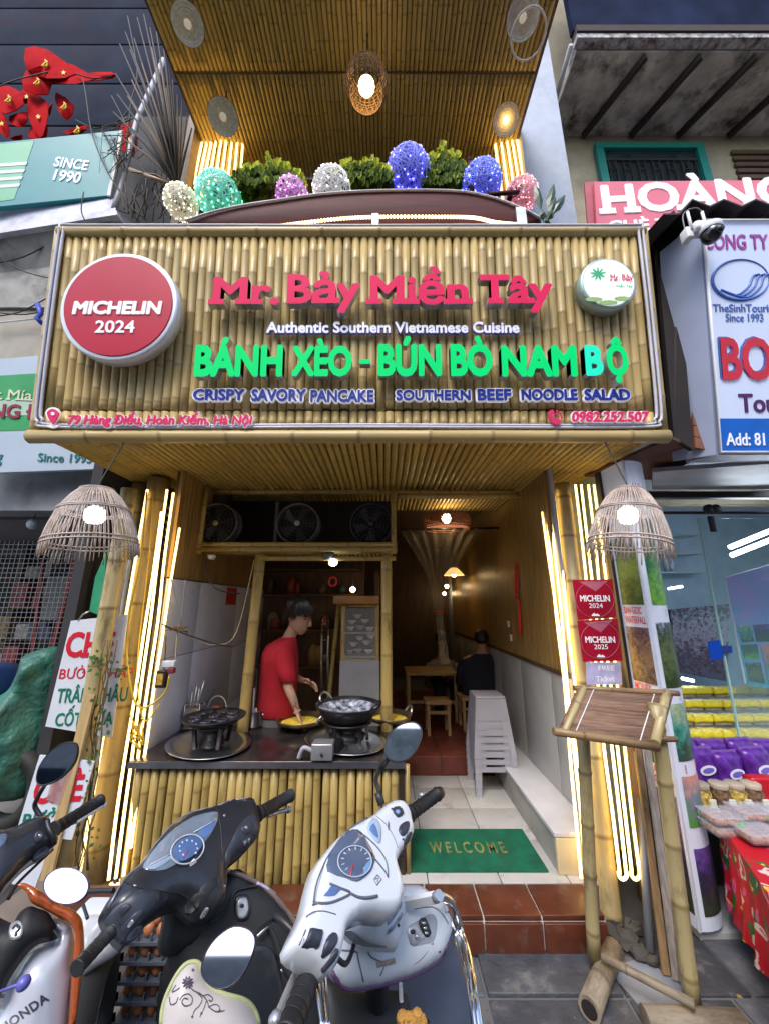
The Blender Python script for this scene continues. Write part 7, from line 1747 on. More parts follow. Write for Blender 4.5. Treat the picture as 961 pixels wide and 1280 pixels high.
# ---------------------------------------------------------------- bamboo menu stand
ms = thing('menu_stand', 'rustic bamboo menu stand with a sloping slatted top in front of the right column', 'stand', (1.1, 1.95, 0))
bl, br, fr_, flft = P(722, 860, y=1.98), P(840, 868, y=1.98), P(822, 934, y=1.80), P(697, 914, y=1.80)
MSW = M('reed_mat', (.20, .115, .075), .7, var=.35, vs=5, stretch=(1, 20, 20), rnd=.25)
nS = 30
for i in range(nS):
    u = (i+.5)/nS; a = bl.lerp(flft, u); b = br.lerp(fr_, u); part(ms, 'reed', MB().tube([a, a.lerp(b, .5)+Vector((0, 0, -.004)), b], .0062, 6), MSW)
pole(ms, bl-Vector((.02, 0, 0)), br+Vector((.03, 0, .005)), .014, BAMB); pole(ms, flft-Vector((.02, 0, 0)), fr_+Vector((.0, 0, 0)), .017, BAMB)
pole(ms, br+Vector((-.02, .01, .01)), fr_+Vector((-.01, 0, .015)), .02, BAMG); pole(ms, bl+Vector((.03, 0, .0)), flft+Vector((.03, 0, .0)), .014, BAMG)
for u in (.18, .82): part(ms, 'white_cord', MB().tube([bl.lerp(br, u)+Vector((0, 0, .009)), flft.lerp(fr_, u)+Vector((0, 0, .009))], .0025, 5), WHITE)
pole(ms, P(865, 1256, z=.04), P(818, 880, y=1.90), .031, BAMG, 'bamboo_leg', seg=12, gap=.25); pole(ms, P(742, 1198, z=.07), P(728, 912, y=1.95), .028, BAMG, 'bamboo_leg', seg=12, gap=.25)
pole(ms, P(736, 1262, z=.045), P(766, 1185, z=.045), .042, BAMW, 'bamboo_foot', seg=12, gap=.5); pole(ms, P(806, 1275, z=.045), P(930, 1282, z=.045), .042, BAMW, 'bamboo_foot', seg=12, gap=.5)
pole(ms, P(752, 1196, z=.11), P(868, 1256, z=.12), .016, BAMW, 'bamboo_rail', seg=10, gap=.3)
part(ms, 'foot_hollow', MB().lathe([(0, 0), (.03, 0)], P(736, 1262, z=.045)+(P(736, 1262, z=.045)-P(766, 1185, z=.045)).normalized()*.002, P(736, 1262, z=.045)-P(766, 1185, z=.045), 14), VDK)
pole(ms, P(835, 924, y=1.86)+Vector((-.05, 0, 0)), P(837, 924, y=1.86)+Vector((.03, 0, 0)), .012, BAMB, 'bamboo_peg')
# planks leaning behind it
PLK = M('grey_plank', (.30, .26, .22), .7, var=.3, vs=5, stretch=(12, 12, 1), rnd=.3)
lb = thing('leaning_boards', 'thin old boards and strips leaning between the column and the photo column', 'boards', (1.3, 2.15, 0))
for a, b, w_ in (((832, 1218), (796, 930), .03), ((846, 1225), (806, 920), .035), ((852, 1228), (822, 920), .025), ((822, 1120), (795, 940), .03)):
    part(lb, 'board', MB().bar(P(*a, z=.02), P(*b, y=2.28), w_, .012, up=(0, 1, 0)), PLK if w_ != .03 else BAMB)
part(lb, 'metal_pipe', MB().tube([P(812, 1190, z=.02), P(800, 1000, y=2.45)], .02, 8), M('zinc_pipe', (.25, .27, .3), .5, .6))
single('stone_slab', MB().prism([P(760, 1212, z=.01), P(800, 1196, z=.01), P(852, 1230, z=.01), P(862, 1262, z=.01), P(808, 1268, z=.01)], (0, 0, -.03)), M('bluish_slab', (.20, .22, .26), .5, var=.2, bump=.3), 'flat bluish stone slab lying under the menu stand rail', 'slab')
rbm = MB(); rg = random.Random(77)
for (px, py, r_) in ((775, 1170, .075), (800, 1192, .045), (755, 1182, .045), (790, 1160, .05), (815, 1200, .03), (765, 1200, .03)):
    c = P(px, py, z=.03); k = len(rbm.v); rbm.sphere(c, (r_, r_*.8, r_*.6), 7, 5)
    for i in range(k, len(rbm.v)): rbm.v[i] += Vector((rg.uniform(-1, 1), rg.uniform(-1, 1), rg.uniform(-1, 1)))*r_*.18
    for i in range(len(rbm.sm)): rbm.sm[i] = False
single('rubble', rbm, M('dark_rubble', (.06, .055, .05), .9, bump=.6, bs=20), 'dark lumps of broken stone at the foot of the right column', 'rubble', kind='stuff')
# ================================================================ SCOOTERS
SWHT = M('scooter_white', (.70, .74, .80), .22, var=.03, coat=.8, dirt=(.55, .57, .58), ds=9, dirtlo=.60)
SWHT2 = M('scooter_white_inner', (.60, .65, .72), .35, var=.04, dirt=(.42, .44, .46), ds=5, dirtlo=.6)
SBLK = M('scooter_black', (.018, .02, .027), .34, var=.3, dirt=(.045, .046, .048), ds=7, dirtlo=.56, coat=.35, bump=.04, bs=400)
SBLK2 = M('scooter_black_matt', (.014, .015, .018), .55, var=.2, bump=.08, bs=300)
SWK = M('switch_black', (.035, .04, .06), .45)
GRIPM = M('grip_rubber', (.018, .018, .02), .55, var=.2)
DGL = M('dash_glass', (.09, .12, .20), .12, coat=.8, var=.15, vs=8)
DIAL = M('dial_face', (.07, .13, .27), .3, em=(.05, .12, .5), ems=.04, var=.3, vs=20)
SIL = M('silver_plastic', (.45, .47, .52), .25, .6, var=.1)
MIR = M('mirror_glass', (.42, .48, .58), .03, 1., var=.01)
SEAM = M('seam_grey', (.12, .13, .17), .5)
PRP = M('purplish_edge', (.10, .05, .13), .4)
INDB = M('indicator_blue', (.10, .18, .42), .15, coat=.6, var=.2)
Z5 = lambda p: [(340+a/4.368, 980+b/4.368) for a, b in p]
Z4 = lambda p: [(340+a/3.2, 880+b/3.2) for a, b in p]
Z6 = lambda p: [(400+a/4.004, 1080+b/4.004) for a, b in p]
Z3 = lambda p: [(120+a/3.696, 980+b/3.696) for a, b in p]
ZE = lambda p: [(180+a/5.339, 1100+b/5.339) for a, b in p]
ZO = lambda p: [(a/4.368, 1060+b/4.368) for a, b in p]
ZL = lambda p: [(a/4.805, 900+b/4.805) for a, b in p]
def grip(root, a, b, r=.0165, n=6):
    a, b = Vector(a), Vector(b); d = (b-a); g = part(root, 'grip', MB().tube([a, a+d*.03, a+d*.04, a+d*.95, a+d*.96, b], [r*1.25, r*1.25, r, r, r*1.12, r*1.05], 16), GRIPM)
    mb = MB()
    for k in range(n):
        p = a+d*(.12+.8*k/n); mb.tube([p, p+d*.02], r*1.05, 16)
    part(root, 'grip_rib', mb, GRIPM); return g
def lever(root, pts, r=.007, m=None):
    rr = [r]*len(pts); rr[-1] = r*1.5; part(root, 'brake_lever', MB().tube(smooth_poly(pts, 4, False), r, 8).sphere(pts[-1], r*1.7, 8, 6), m or SIL)
def mirror_on(root, fr, px, rim=BLACKP, rimw=1.08):
    T = basis(root).inverted() @ fr.M
    c0 = (sum(p[0] for p in px)/len(px), sum(p[1] for p in px)/len(px)); po = smooth_poly(px, 4)
    ring = [fr.V(c0[0]+(a-c0[0])*rimw, c0[1]+(b-c0[1])*rimw) for a, b in po]
    c = sum(ring, Vector())/len(ring); n = len(ring); mb = MB()
    lv = ((.94, -.004), (.97, -.0065), (1, -.003), (1, .006), (.93, .018), (.72, .028), (.35, .033), (.02, .034))
    for k, (s_, y_) in enumerate(lv): mb.v += [T @ (c+(p-c)*s_+Vector((0, y_, 0))) for p in ring]
    for k in range(len(lv)-1):
        for i in range(n): mb.f.append([k*n+i, k*n+(i+1) % n, (k+1)*n+(i+1) % n, (k+1)*n+i]); mb.mi.append(0); mb.sm.append(True)
    sh = part(root, 'mirror_shell', mb, rim, world=False)
    pp = [fr.V(a, b) for a, b in po]; cc = sum(pp, Vector())/len(pp); gl = MB()
    gl.v = [T @ (p+Vector((0, -.0035, 0))) for p in pp]; gl.f.append(list(range(n))); gl.mi.append(0); gl.sm.append(False)
    part(sh, 'mirror_glass', gl, MIR, world=False)
def mstem(root, pts, r=.006): part(root, 'mirror_stem', MB().tube(smooth_poly(pts, 5, False), r, 8), BLACKP)
def wheel(root, c, heading, r=.27):
    ax = Vector((heading[1], -heading[0], 0)).normalized()
    w_ = part(root, 'wheel', MB().lathe([(r*.72, -.04), (r*.9, -.045), (r, 0), (r*.9, .045), (r*.72, .04), (r*.70, 0), (r*.72, -.04)], c, ax, 32), M('tyre_rubber', (.02, .02, .02), .8))
    mb = MB()
    for k in range(5):
        a = 2*pi*k/5; u = Vector((0, 0, 1)); v = ax.cross(u); mb.bar(c, c+(u*cos(a)+v*sin(a))*r*.72, .03, .02)
    mb.lathe([(0, -.04), (.04, -.04), (.04, .04), (0, .04)], c, ax, 16)
    part(w_, 'rim', mb, SIL)
HD = Vector((-.39, .92, 0)).normalized()

# ---------------------------------------------------------------- white scooter
fw = Frame((-.05, .915, 1.07), (.62, -.31, .72))
ws = thing('motor_scooter', 'white motor scooter in the middle with round dials, blue lamps and black grips', 'scooter', frame=Frame((.05, 1.1, 0), (0, -1, 0)), group='parked scooters')
FShell = Shell
# leg shield, floor and hidden body
fl1 = Frame(P(520, 1160, z=.83), (.36, -.78, .50))
leg_px = Z6([(388, 108), (440, 104), (505, 108), (548, 140), (602, 170), (640, 230), (657, 300), (640, 390), (604, 470), (545, 515), (460, 558), (330, 598), (190, 624), (110, 612), (58, 548), (60, 420), (70, 300), (140, 200), (260, 140)])
fb_ = Frame(P(560, 1235, z=.56), (.25, -.35, .9))
FM = M('floor_mat_rubber', (.055, .07, .11), .45, var=.25, vs=7, bump=.15, bs=200, dirt=(.10, .12, .16), ds=5, dirtlo=.55)
fbs = FShell(fb_, ws, 'floor_board', [(470, 1225), (545, 1200), (566, 1150), (574, 1140), (583, 1180), (592, 1230), (603, 1300), (605, 1420), (430, 1420), (400, 1330), (398, 1240)], FM, H=.02, Rr=.05, depth=.05, smooth=2)
ls = FShell(fl1, ws, 'leg_shield', leg_px, SWHT2, H=.035, Rr=.05, depth=.10, hf=lambda x, z: .0, step=.012, back=.5)
ls.line('shield_rim', Z6([(60, 540), (110, 612), (190, 626), (330, 600), (460, 560), (545, 517), (604, 472), (640, 392)]), .0045, PRP, 0.)
ls.inlay('shield_panel', Z6([(392, 112), (500, 112), (540, 138), (530, 160), (440, 170), (410, 150)]), SWHT, .004)
ls.inlay('glove_pocket', Z6([(432, 322), (470, 290), (540, 250), (572, 262), (580, 300), (575, 350), (560, 390), (520, 400), (480, 410), (445, 404)]), M('pocket_shade', (.32, .35, .40), .5), .001, up=-.0)
ls.inlay('key_panel', Z6([(430, 325), (486, 300), (500, 345), (540, 330), (545, 365), (500, 385), (478, 405), (448, 402)]), M('key_plate', (.42, .44, .48), .35, .3), .004)
ls.inlay('ignition_lock', Z6(circ(458, 338, 13, 13, 12)), BLACKP, .006, up=.003, smooth=0)
ls.inlay('ignition_lock', Z6([(468, 350), (490, 352), (494, 372), (472, 380)]), SIL, .006, up=.003)
ls.inlay('lock_shutter', Z6([(486, 290), (520, 268), (548, 345), (520, 366)]), BLACKP, .006, up=.002)
for yy in (300, 325, 350): ls.inlay('shutter_mark', Z6([(506+(yy-300)*.25, yy-8), (520+(yy-300)*.25, yy-12), (523+(yy-300)*.25, yy), (510+(yy-300)*.25, yy+4)]), SIL, .002, up=.009, smooth=0)
ls.inlay('warning_label', Z6([(278, 492), (370, 468), (376, 498), (286, 520)]), M('gold_label', (.30, .24, .20), .5, var=.4, vs=150), .0006, smooth=0, up=.0012)
ls.line('panel_seam', Z6([(110, 432), (180, 440), (190, 470), (218, 590)]), .0016, SEAM, .0)
ls.inlay('drain_slot', Z6([(462, 508), (500, 480), (538, 432), (532, 446), (498, 490)]), M('pinkish_slot', (.30, .22, .28), .5), .001)
ls.inlay('bolt', Z6(circ(558, 398, 6, 6, 10)), SIL, .003, smooth=0); ls.inlay('bolt', Z6(circ(466, 180, 12, 12, 12)), SIL, .004, smooth=0, up=.026)
part(ws, 'bag_hook', MB().bar(P(508, 1129, y=1.10), P(547, 1121, y=1.07), .012, .020, up=(0, -.3, 1)), SWHT)
part(ws, 'bag_hook', MB().tube([P(544, 1122, y=1.07), P(549, 1119, y=1.06)], .011, 12), SIL)
a_ = [P(x, y, y=q_) for x, y, q_ in ((549, 1120, 1.1), (562, 1126, 1.15), (569, 1140, 1.2), (575, 1165, 1.2), (583, 1190, 1.15), (592, 1240, 1.05), (602, 1310, .98))]
part(ws, 'chrome_guard', MB().tube(smooth_poly(a_, 5, False), .0095, 10), CHROME)
a_ = [P(x, y, y=q_) for x, y, q_ in ((556, 1136, 1.15), (567, 1162, 1.2), (576, 1195, 1.15), (587, 1240, 1.05), (597, 1310, .98))]
part(ws, 'chrome_guard', MB().tube(smooth_poly(a_, 5, False), .007, 10), CHROME)
for pts in (([(396, 1212, 1.0), (398, 1240, .95), (404, 1285, .9)]), ([(404, 1215, 1.0), (407, 1245, .95), (410, 1285, .9)])):
    part(ws, 'chrome_guard', MB().tube(smooth_poly([P(x, y, y=q_) for x, y, q_ in pts], 5, False), .006, 8), CHROME)
# steering neck between cowl and shield
nk = Frame(P(485, 1140, z=.93), (.5, -.7, .5))
ns_ = FShell(nk, ws, 'steering_neck', Z5([(560, 540), (690, 545), (715, 640), (718, 700), (700, 800), (690, 870), (660, 920), (600, 905), (500, 880), (440, 820), (470, 700)]), SWHT2, H=.035, Rr=.05, depth=.09, step=.012)
for pg in ([(612, 690), (640, 660), (690, 610), (694, 622), (650, 668), (618, 702)], [(622, 745), (650, 712), (700, 640), (712, 655), (690, 690), (655, 740), (628, 772)], [(628, 800), (660, 765), (706, 700), (716, 714), (690, 760), (632, 826)]):
    ns_.inlay('grey_badge', Z5(pg), M('badge_grey', (.22, .25, .32), .4, var=.5, vs=120), .0012)
ns_.inlay('bolt', Z5(circ(690, 772, 9, 11, 10)), DARKM, .003, smooth=0)
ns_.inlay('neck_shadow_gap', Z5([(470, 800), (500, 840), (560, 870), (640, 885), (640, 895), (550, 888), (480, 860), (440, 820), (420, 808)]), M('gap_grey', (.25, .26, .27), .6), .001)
# dashboard cowl
cowl_px = [(496, 1000), (477.4, 1009.5), (464.8, 1020), (431.6, 1039.5), (413.3, 1057.8), (400.7, 1076), (394, 1099), (389, 1122), (383, 1140), (367.5, 1174.6), (374, 1188), (388, 1198), (402, 1206), (413, 1214), (421, 1205), (427, 1186), (430.6, 1168), (436, 1158), (448, 1147), (466, 1141), (485, 1143), (497, 1138), (502, 1118), (499, 1100), (494, 1080), (505, 1060), (512, 1052), (515, 1044), (513, 1030), (509, 1014)]
cw = FShell(fw, ws, 'dashboard_cowl', cowl_px, SWHT, H=.020, Rr=.018, depth=.07, step=.010, smooth=2, back=.55)
cw.inlay('dash_glass', Z5([(440, 248), (482, 268), (520, 330), (556, 400), (550, 440), (535, 480), (500, 515), (455, 540), (400, 520), (300, 482), (312, 400), (345, 335), (390, 275)]), DGL, .004)
cw.ring('dial_ring', *Z5([(452, 422)])[0], 21, 19.5, 0, .0012, M('dial_ring', (.5, .55, .65), .3), .0052)
rg = random.Random(3)
for k in range(11):
    a = pi*.75+k*pi*1.5/10; x_, y_ = 443.5+16.0*cos(a), 1076.6+15.0*sin(a)
    cw.inlay('dial_mark', [(x_+2.0*cos(a)-.5*sin(a), y_+2.0*sin(a)+.5*cos(a)), (x_+2.0*cos(a)+.5*sin(a), y_+2.0*sin(a)-.5*cos(a)), (x_-1.6*cos(a)+.5*sin(a), y_-1.6*sin(a)-.5*cos(a)), (x_-1.6*cos(a)-.5*sin(a), y_-1.6*sin(a)+.5*cos(a))], M('dial_mark', (.6, .65, .75), .4), .0004, dep=.001, up=.0048, smooth=0)
cw.line('needle', [(441, 1079), (438.6, 1094)], .0011, M('needle_red', (.7, .05, .05), .4), .0055)
cw.inlay('fuel_gauge', Z5([(500, 458), (530, 420), (540, 440), (528, 475), (500, 500)]), M('gauge_blue', (.15, .3, .5), .3), .0006, up=.0048)
cw.inlay('trip_button', Z5(circ(535, 393, 9, 12, 10)), BLACKP, .004, up=.003, smooth=0)
cw.inlay('indicator_lamp', Z5([(512, 242), (550, 186), (580, 215), (592, 262), (584, 328), (560, 318), (530, 282)]), M('pale_lamp', (.36, .46, .62), .2, coat=.5), .003)
cw.inlay('indicator_lamp', Z5([(528, 255), (550, 220), (570, 262), (572, 298)]), INDB, .002, up=.0032)
cw.inlay('indicator_lamp', Z5([(278, 617), (300, 590), (322, 562), (374, 577), (358, 595), (334, 617)]), INDB, .002)
cw.line('seam', Z5([(228, 650), (300, 652), (360, 635), (430, 597), (380, 572), (315, 545)]), .0022, SEAM, .0)
cw.line('seam', Z5([(425, 596), (470, 618), (520, 622), (576, 612)]), .0026, SEAM, .0)
cw.line('seam', Z5([(228, 650), (240, 560), (270, 470), (310, 390), (370, 310), (430, 240), (520, 185)]), .0016, SEAM, .0)
cw.line('seam', Z5([(492, 270), (560, 330), (610, 395), (630, 450), (632, 510), (618, 480), (570, 420), (530, 370)]), .0018, SEAM, .0)
cw.line('seam', Z5([(185, 795), (150, 880)]), .001, SEAM, .0)
cw.line('wing_mark', Z5([(556, 522), (575, 497), (597, 520), (572, 553)]), .0012, SEAM, .0, 1, True)
cw.line('wing_mark', Z5([(565, 520), (582, 514), (574, 535)]), .0012, SEAM, .0, 1)
cw.inlay('switch', Z5([(202, 800), (212, 795), (262, 806), (268, 820), (258, 885), (245, 888), (192, 870), (190, 855)]), SWK, .005)
cw.inlay('switch', Z5([(322, 820), (345, 838), (345, 880), (318, 925), (295, 932), (280, 910), (290, 855)]), SWK, .006)
cw.inlay('switch', Z5([(340, 905), (360, 920), (350, 960), (325, 985), (315, 960)]), SWK, .004)
cw.inlay('switch', Z5([(650, 142), (688, 126), (714, 166), (680, 188)]), SWK, .004)
cw.inlay('switch_mark', Z5([(670, 150), (686, 144), (694, 160), (680, 168)]), M('mark_blue', (.25, .4, .7), .4), .0015, up=.004)
cw.inlay('switch', Z5([(718, 212), (738, 215), (742, 240), (730, 275), (704, 290), (686, 262), (692, 232)]), SWK, .006)
cw.inlay('switch', Z5([(748, 265), (762, 275), (752, 310), (728, 335), (718, 312)]), SWK, .004)
cw.inlay('small_vent', Z5([(630, 205), (637, 232), (632, 262), (626, 235)]), SEAM, .001)
part(ws, 'cable_boot', MB().tube(smooth_poly([P(345, 1147, y=.93), P(350, 1148, y=.92), P(358, 1155, y=.91), P(371, 1168, y=.9)], 4, False), .0075, 8), BLACKP)
grip(ws, P(511, 1018, y=1.17), P(547, 992, y=1.26)); lever(ws, [P(505, 1010, y=1.2), P(518, 1006, y=1.25), P(527, 995, y=1.3)])
grip(ws, P(394, 1202, y=.80), P(357, 1300, y=.68), .0175); lever(ws, [P(383, 1195, y=.83), P(368, 1222, y=.80), P(345, 1276, y=.74)], .007)
part(ws, 'grip_end_weight', MB().tube([P(545, 994, y=1.255), P(550, 990.5, y=1.275)], .0155, 14), DARKM)
part(ws, 'throttle_cable', MB().tube(smooth_poly([P(500, 1065, y=1.16), P(496, 1078, y=1.2), P(492, 1088, y=1.2)], 4, False), .009, 8), DARKM)
mf1 = Frame(P(503, 927, y=1.13), (.03, -1, .575))
mirror_on(ws, mf1, [(515, 904), (523, 908), (526, 918), (521, 934), (509, 948), (494, 951), (484, 945), (482, 932), (488, 917), (501, 907)])
mstem(ws, [P(477, 1006, y=1.14), P(474, 990, y=1.15), P(470, 976, y=1.16), P(474, 962, y=1.16), P(482, 950, y=1.15)]); part(ws, 'mirror_joint', MB().tube([P(472, 990, y=1.15), P(477, 1006, y=1.14)], .010, 8), BLACKP); part(ws, 'mirror_joint', MB().tube([P(476, 961, y=1.155), P(487, 940, y=1.15)], [.009, .013], 8), BLACKP)
mf2 = Frame(P(286, 1197, y=.80), (.12, -1.16, .815))
mirror_on(ws, mf2, ZE([(560, 335), (620, 315), (690, 330), (733, 372), (738, 440), (700, 550), (640, 650), (560, 710), (480, 712), (415, 660), (392, 590), (420, 490), (480, 400)]), M('purple_black', (.03, .015, .045), .25), 1.06)
mstem(ws, [P(372, 1166, y=.9), P(355, 1152, y=.92), P(345, 1148, y=.93), P(335, 1154, y=.9), P(319, 1166, y=.84)], .004)
part(ws, 'front_brake_hose', MB().tube(smooth_poly([P(420, 1196, y=.86), P(432, 1205, y=.9), P(440, 1190, y=.98), P(446, 1165, y=1.02)], 5, False), .0045, 8), BLACKP)
# hidden running gear
wc_ = Vector((.078, 1.13, 0))+HD*.27+Vector((0, 0, .27)); wheel(ws, wc_, HD)
part(ws, 'front_fork', MB().tube([P(485, 1140, z=.93)+HD*.05, wc_], .03, 10), SBLK2)
part(ws, 'body', MB().bbox((-.12, -.2, .30), (.12, .55, .62), .06).bbox((-.14, -.65, .45), (.14, .1, .72), .07), SWHT)
bd = ws.children[-1]; bd.data.transform(basis(ws)); bd.data.transform(Matrix.Translation((.30, .30, 0)) @ Matrix.Rotation(radians(23), 4, 'Z')); bd.data.transform(basis(ws).inverted())
part(ws, 'seat', MB().bbox((-.12, -.6, .70), (.12, .12, .80), .045), SBLK2)
bd = ws.children[-1]; bd.data.transform(basis(ws)); bd.data.transform(Matrix.Translation((.30, .30, 0)) @ Matrix.Rotation(radians(23), 4, 'Z')); bd.data.transform(basis(ws).inverted())
wheel(ws, Vector((.078, 1.13, .27))-HD*1.0, HD)
und = Frame(P(455, 1262, z=.62), (.3, -.6, .75))
FShell(und, ws, 'under_panel', [(412, 1222), (440, 1240), (500, 1238), (512, 1262), (506, 1300), (500, 1420), (400, 1420), (398, 1300), (402, 1240)], SBLK2, H=.02, Rr=.05, depth=.06)
part(ws, 'silver_catch', MB().bbox(P(499, 1254, y=.97), P(503, 1234, y=1.0)+Vector((0, .01, 0)), .003), SIL)
t = thing('key_charm', 'small orange furry charm hanging below the white scooter shield', 'charm', P(514, 1274, y=.92)); mb = MB()
for k in range(7): mb.sphere(P(502+k*4+R.uniform(-1, 1), 1272+R.uniform(-5, 6), y=.92), .012, 8, 6)
part(t, 'tuft', mb, M('orange_fur', (.55, .28, .06), .9, bump=1, bs=200))
part(t, 'loop', MB().tube([P(530+6*cos(a), 1278-7*sin(a), y=.92) for a in [i*pi/6 for i in range(9)]], .002, 5), BLACKP)

# seams, screws and stickers that break up the smooth shells
for a, b in ((395, 1128), (489, 1012), (503, 1050)): cw.inlay('screw', circ(a, b, 1.4, 1.4, 8), DARKM, .0008, dep=.001, smooth=0)
cw.line('seam', [(383, 1146), (392, 1140), (405, 1139), (420, 1143)], .0009, SEAM, .0)
cw.line('seam', [(470, 1020), (482, 1030), (492, 1046), (497, 1060)], .0009, SEAM, .0)
ls.line('panel_seam', Z6([(300, 560), (320, 500), (260, 470), (240, 440)]), .0014, SEAM, .0)
ls.line('panel_seam', Z6([(640, 300), (610, 250), (560, 215), (470, 225)]), .0012, SEAM, .0)
ls.inlay('bolt', Z6(circ(240, 400, 6, 6, 10)), DARKM, .002, smooth=0); ls.inlay('bolt', Z6(circ(600, 440, 6, 6, 10)), DARKM, .002, smooth=0)

# ---------------------------------------------------------------- black scooter
fk = Frame(P(235, 1075, z=1.0), (.61, -.33, .72))
bs_ = thing('motor_scooter', 'black motor scooter left of the white one, with a blue dial and long grips', 'scooter', frame=Frame((-.4, 1.15, 0), (0, -1, 0)), group='parked scooters')
flk = Frame(P(330, 1150, z=.82), (.36, -.80, .48))
lk = FShell(flk, bs_, 'leg_shield', [(284, 1092), (300, 1086), (322, 1104), (338, 1114), (352, 1130), (366, 1152), (376, 1178), (385, 1200), (398, 1235), (404, 1300), (400, 1400), (220, 1400), (214, 1300), (212, 1225), (208, 1160), (215, 1120), (250, 1110)], SBLK2, H=.03, Rr=.06, depth=.1, step=.016, smooth=2)
lk.line('shield_edge', Z3([(615, 405), (680, 425), (745, 457), (800, 492), (860, 560), (910, 625), (945, 700)]), .006, M('brown_edge', (.16, .12, .12), .3, coat=.5), .002)
lk.line('shield_edge', Z3([(745, 457), (790, 480), (830, 510)]), .0035, M('pale_edge', (.45, .4, .55), .25), .007)
lk.inlay('lock_surround', Z3([(655, 515), (700, 510), (718, 555), (712, 605), (690, 632), (655, 632), (640, 600), (640, 545)]), SBLK, .005)
lk.inlay('ignition_lock', Z3([(662, 528), (695, 525), (704, 560), (700, 600), (682, 620), (660, 618), (650, 590), (650, 550)]), M('lock_silver', (.45, .47, .5), .3, .5, var=.3, vs=60), .005, up=.005)
lk.inlay('key_slot', Z3(circ(674, 562, 11, 11, 10)), BLACKP, .002, up=.010, smooth=0)
lk.line('hook', Z3([(795, 655), (770, 680), (745, 705)]), .004, SIL, .02)
lk.inlay('inner_panel', Z3([(600, 760), (700, 740), (790, 745), (830, 790), (860, 900), (900, 1050), (760, 1250), (560, 1250), (520, 1000)]), SBLK, .006)
lk.line('panel_seam', Z3([(520, 640), (560, 625), (605, 580), (640, 500), (690, 480), (740, 470)]), .003, SBLK, .004)
lk.line('panel_seam', Z3([(780, 640), (820, 700), (850, 800), (900, 900), (950, 960)]), .006, SBLK, .004)
nkb = Frame(P(255, 1130, z=.88), (.5, -.7, .5))
nb = FShell(nkb, bs_, 'steering_neck', Z3([(340, 480), (600, 440), (605, 520), (575, 590), (520, 630), (500, 700), (430, 760), (340, 800), (300, 760), (320, 640)]), SBLK2, H=.03, Rr=.05, depth=.08, step=.014)
kk = FShell(fk, bs_, 'dashboard_cowl', Z3([(60, 572), (75, 530), (132, 440), (212, 368), (275, 280), (352, 190), (440, 132), (560, 102), (622, 76), (712, 68), (732, 95), (752, 160), (757, 225), (735, 262), (690, 300), (640, 345), (605, 390), (604, 500), (580, 560), (548, 598), (520, 612), (470, 600), (430, 560), (400, 545), (340, 560), (255, 618), (175, 702), (152, 712), (110, 670), (72, 612)]), SBLK, H=.032, Rr=.045, depth=.08, step=.012, smooth=2, back=.55)
kk.inlay('dash_glass', Z3([(225, 378), (245, 335), (275, 293), (350, 214), (448, 152), (548, 130), (562, 150), (545, 205), (490, 285), (405, 350), (320, 402), (250, 405)]), M('dash_glass_grey', (.17, .21, .27), .12, coat=.8, var=.25, vs=10), .004)
kk.inlay('dial_face', Z3([(355, 335), (365, 290), (405, 255), (455, 242), (488, 262), (482, 300), (440, 340), (390, 362)]), DIAL, .001, up=.0045)
kk.ring('dial_ring', *Z3([(424, 302)])[0], 22, 17, -.55, .0016, M('dial_ring', (.5, .55, .65), .3), .0055)
kk.inlay('lamp_strip', Z3([(470, 215), (545, 172), (540, 210), (500, 255)]), INDB, .001, up=.0045)
kk.inlay('lamp_strip', Z3([(240, 380), (330, 335), (345, 352), (270, 398)]), M('pale_strip', (.3, .38, .5), .25), .001, up=.0045)
kk.line('lens_streak', Z3([(455, 222), (545, 172)]), .0014, M('dial_ring', (.5, .55, .65), .3), .006)
kk.line('lens_streak', Z3([(250, 375), (345, 325)]), .0014, M('dial_ring', (.5, .55, .65), .3), .006)
for k in range(9):
    a = pi*.7+k*pi*1.5/8; x_, y_ = Z3([(424, 302)])[0]; x_ += 12.5*cos(a)*.9; y_ += 10*sin(a)
    kk.inlay('dial_mark', [(x_-.9, y_-1.1), (x_+.9, y_-1.1), (x_+.9, y_+1.1), (x_-.9, y_+1.1)], M('dial_mark', (.6, .65, .75), .4), .0004, dep=.001, up=.0062, smooth=0)
kk.line('needle', Z3([(424, 305), (405, 340)]), .0010, M('needle_red', (.7, .05, .05), .4), .0065)
kk.inlay('wing_mark', Z3([(448, 350), (462, 365), (455, 372), (436, 386), (428, 378)]), M('mark_white', (.7, .7, .75), .4), .0012)
kk.line('cowl_edge', Z3([(60, 572), (132, 440), (212, 368), (275, 280), (352, 190), (440, 132), (560, 102), (622, 76), (712, 68)]), .0022, M('edge_sheen', (.28, .28, .32), .3, .4), -.0)
kk.inlay('plate', Z3([(440, 530), (540, 435), (558, 478), (470, 565)]), SBLK2, .002); kk.inlay('bolt', Z3(circ(527, 570, 11, 13, 10)), SIL, .003, smooth=0)
kk.line('seam', Z3([(560, 110), (578, 200), (585, 300), (604, 400)]), .0018, SBLK2, .0)
SWB = M('switch_block', (.035, .042, .06), .4, var=.1)
kk.inlay('switch_block', Z3([(75, 590), (150, 520), (230, 495), (340, 520), (300, 560), (240, 610), (170, 680), (150, 690)]), SWB, .010)
kk.inlay('switch', Z3([(118, 568), (142, 545), (168, 562), (140, 590)]), SWK, .004, up=.009); kk.inlay('switch', Z3([(150, 625), (200, 580), (225, 585), (215, 610), (165, 645)]), SWK, .004, up=.009)
kk.inlay('switch_mark', Z3([(170, 622), (182, 612), (190, 625), (178, 635)]), SIL, .002, up=.012); kk.inlay('switch', Z3([(170, 672), (235, 625), (248, 632), (240, 655), (195, 690)]), SWK, .004, up=.004)
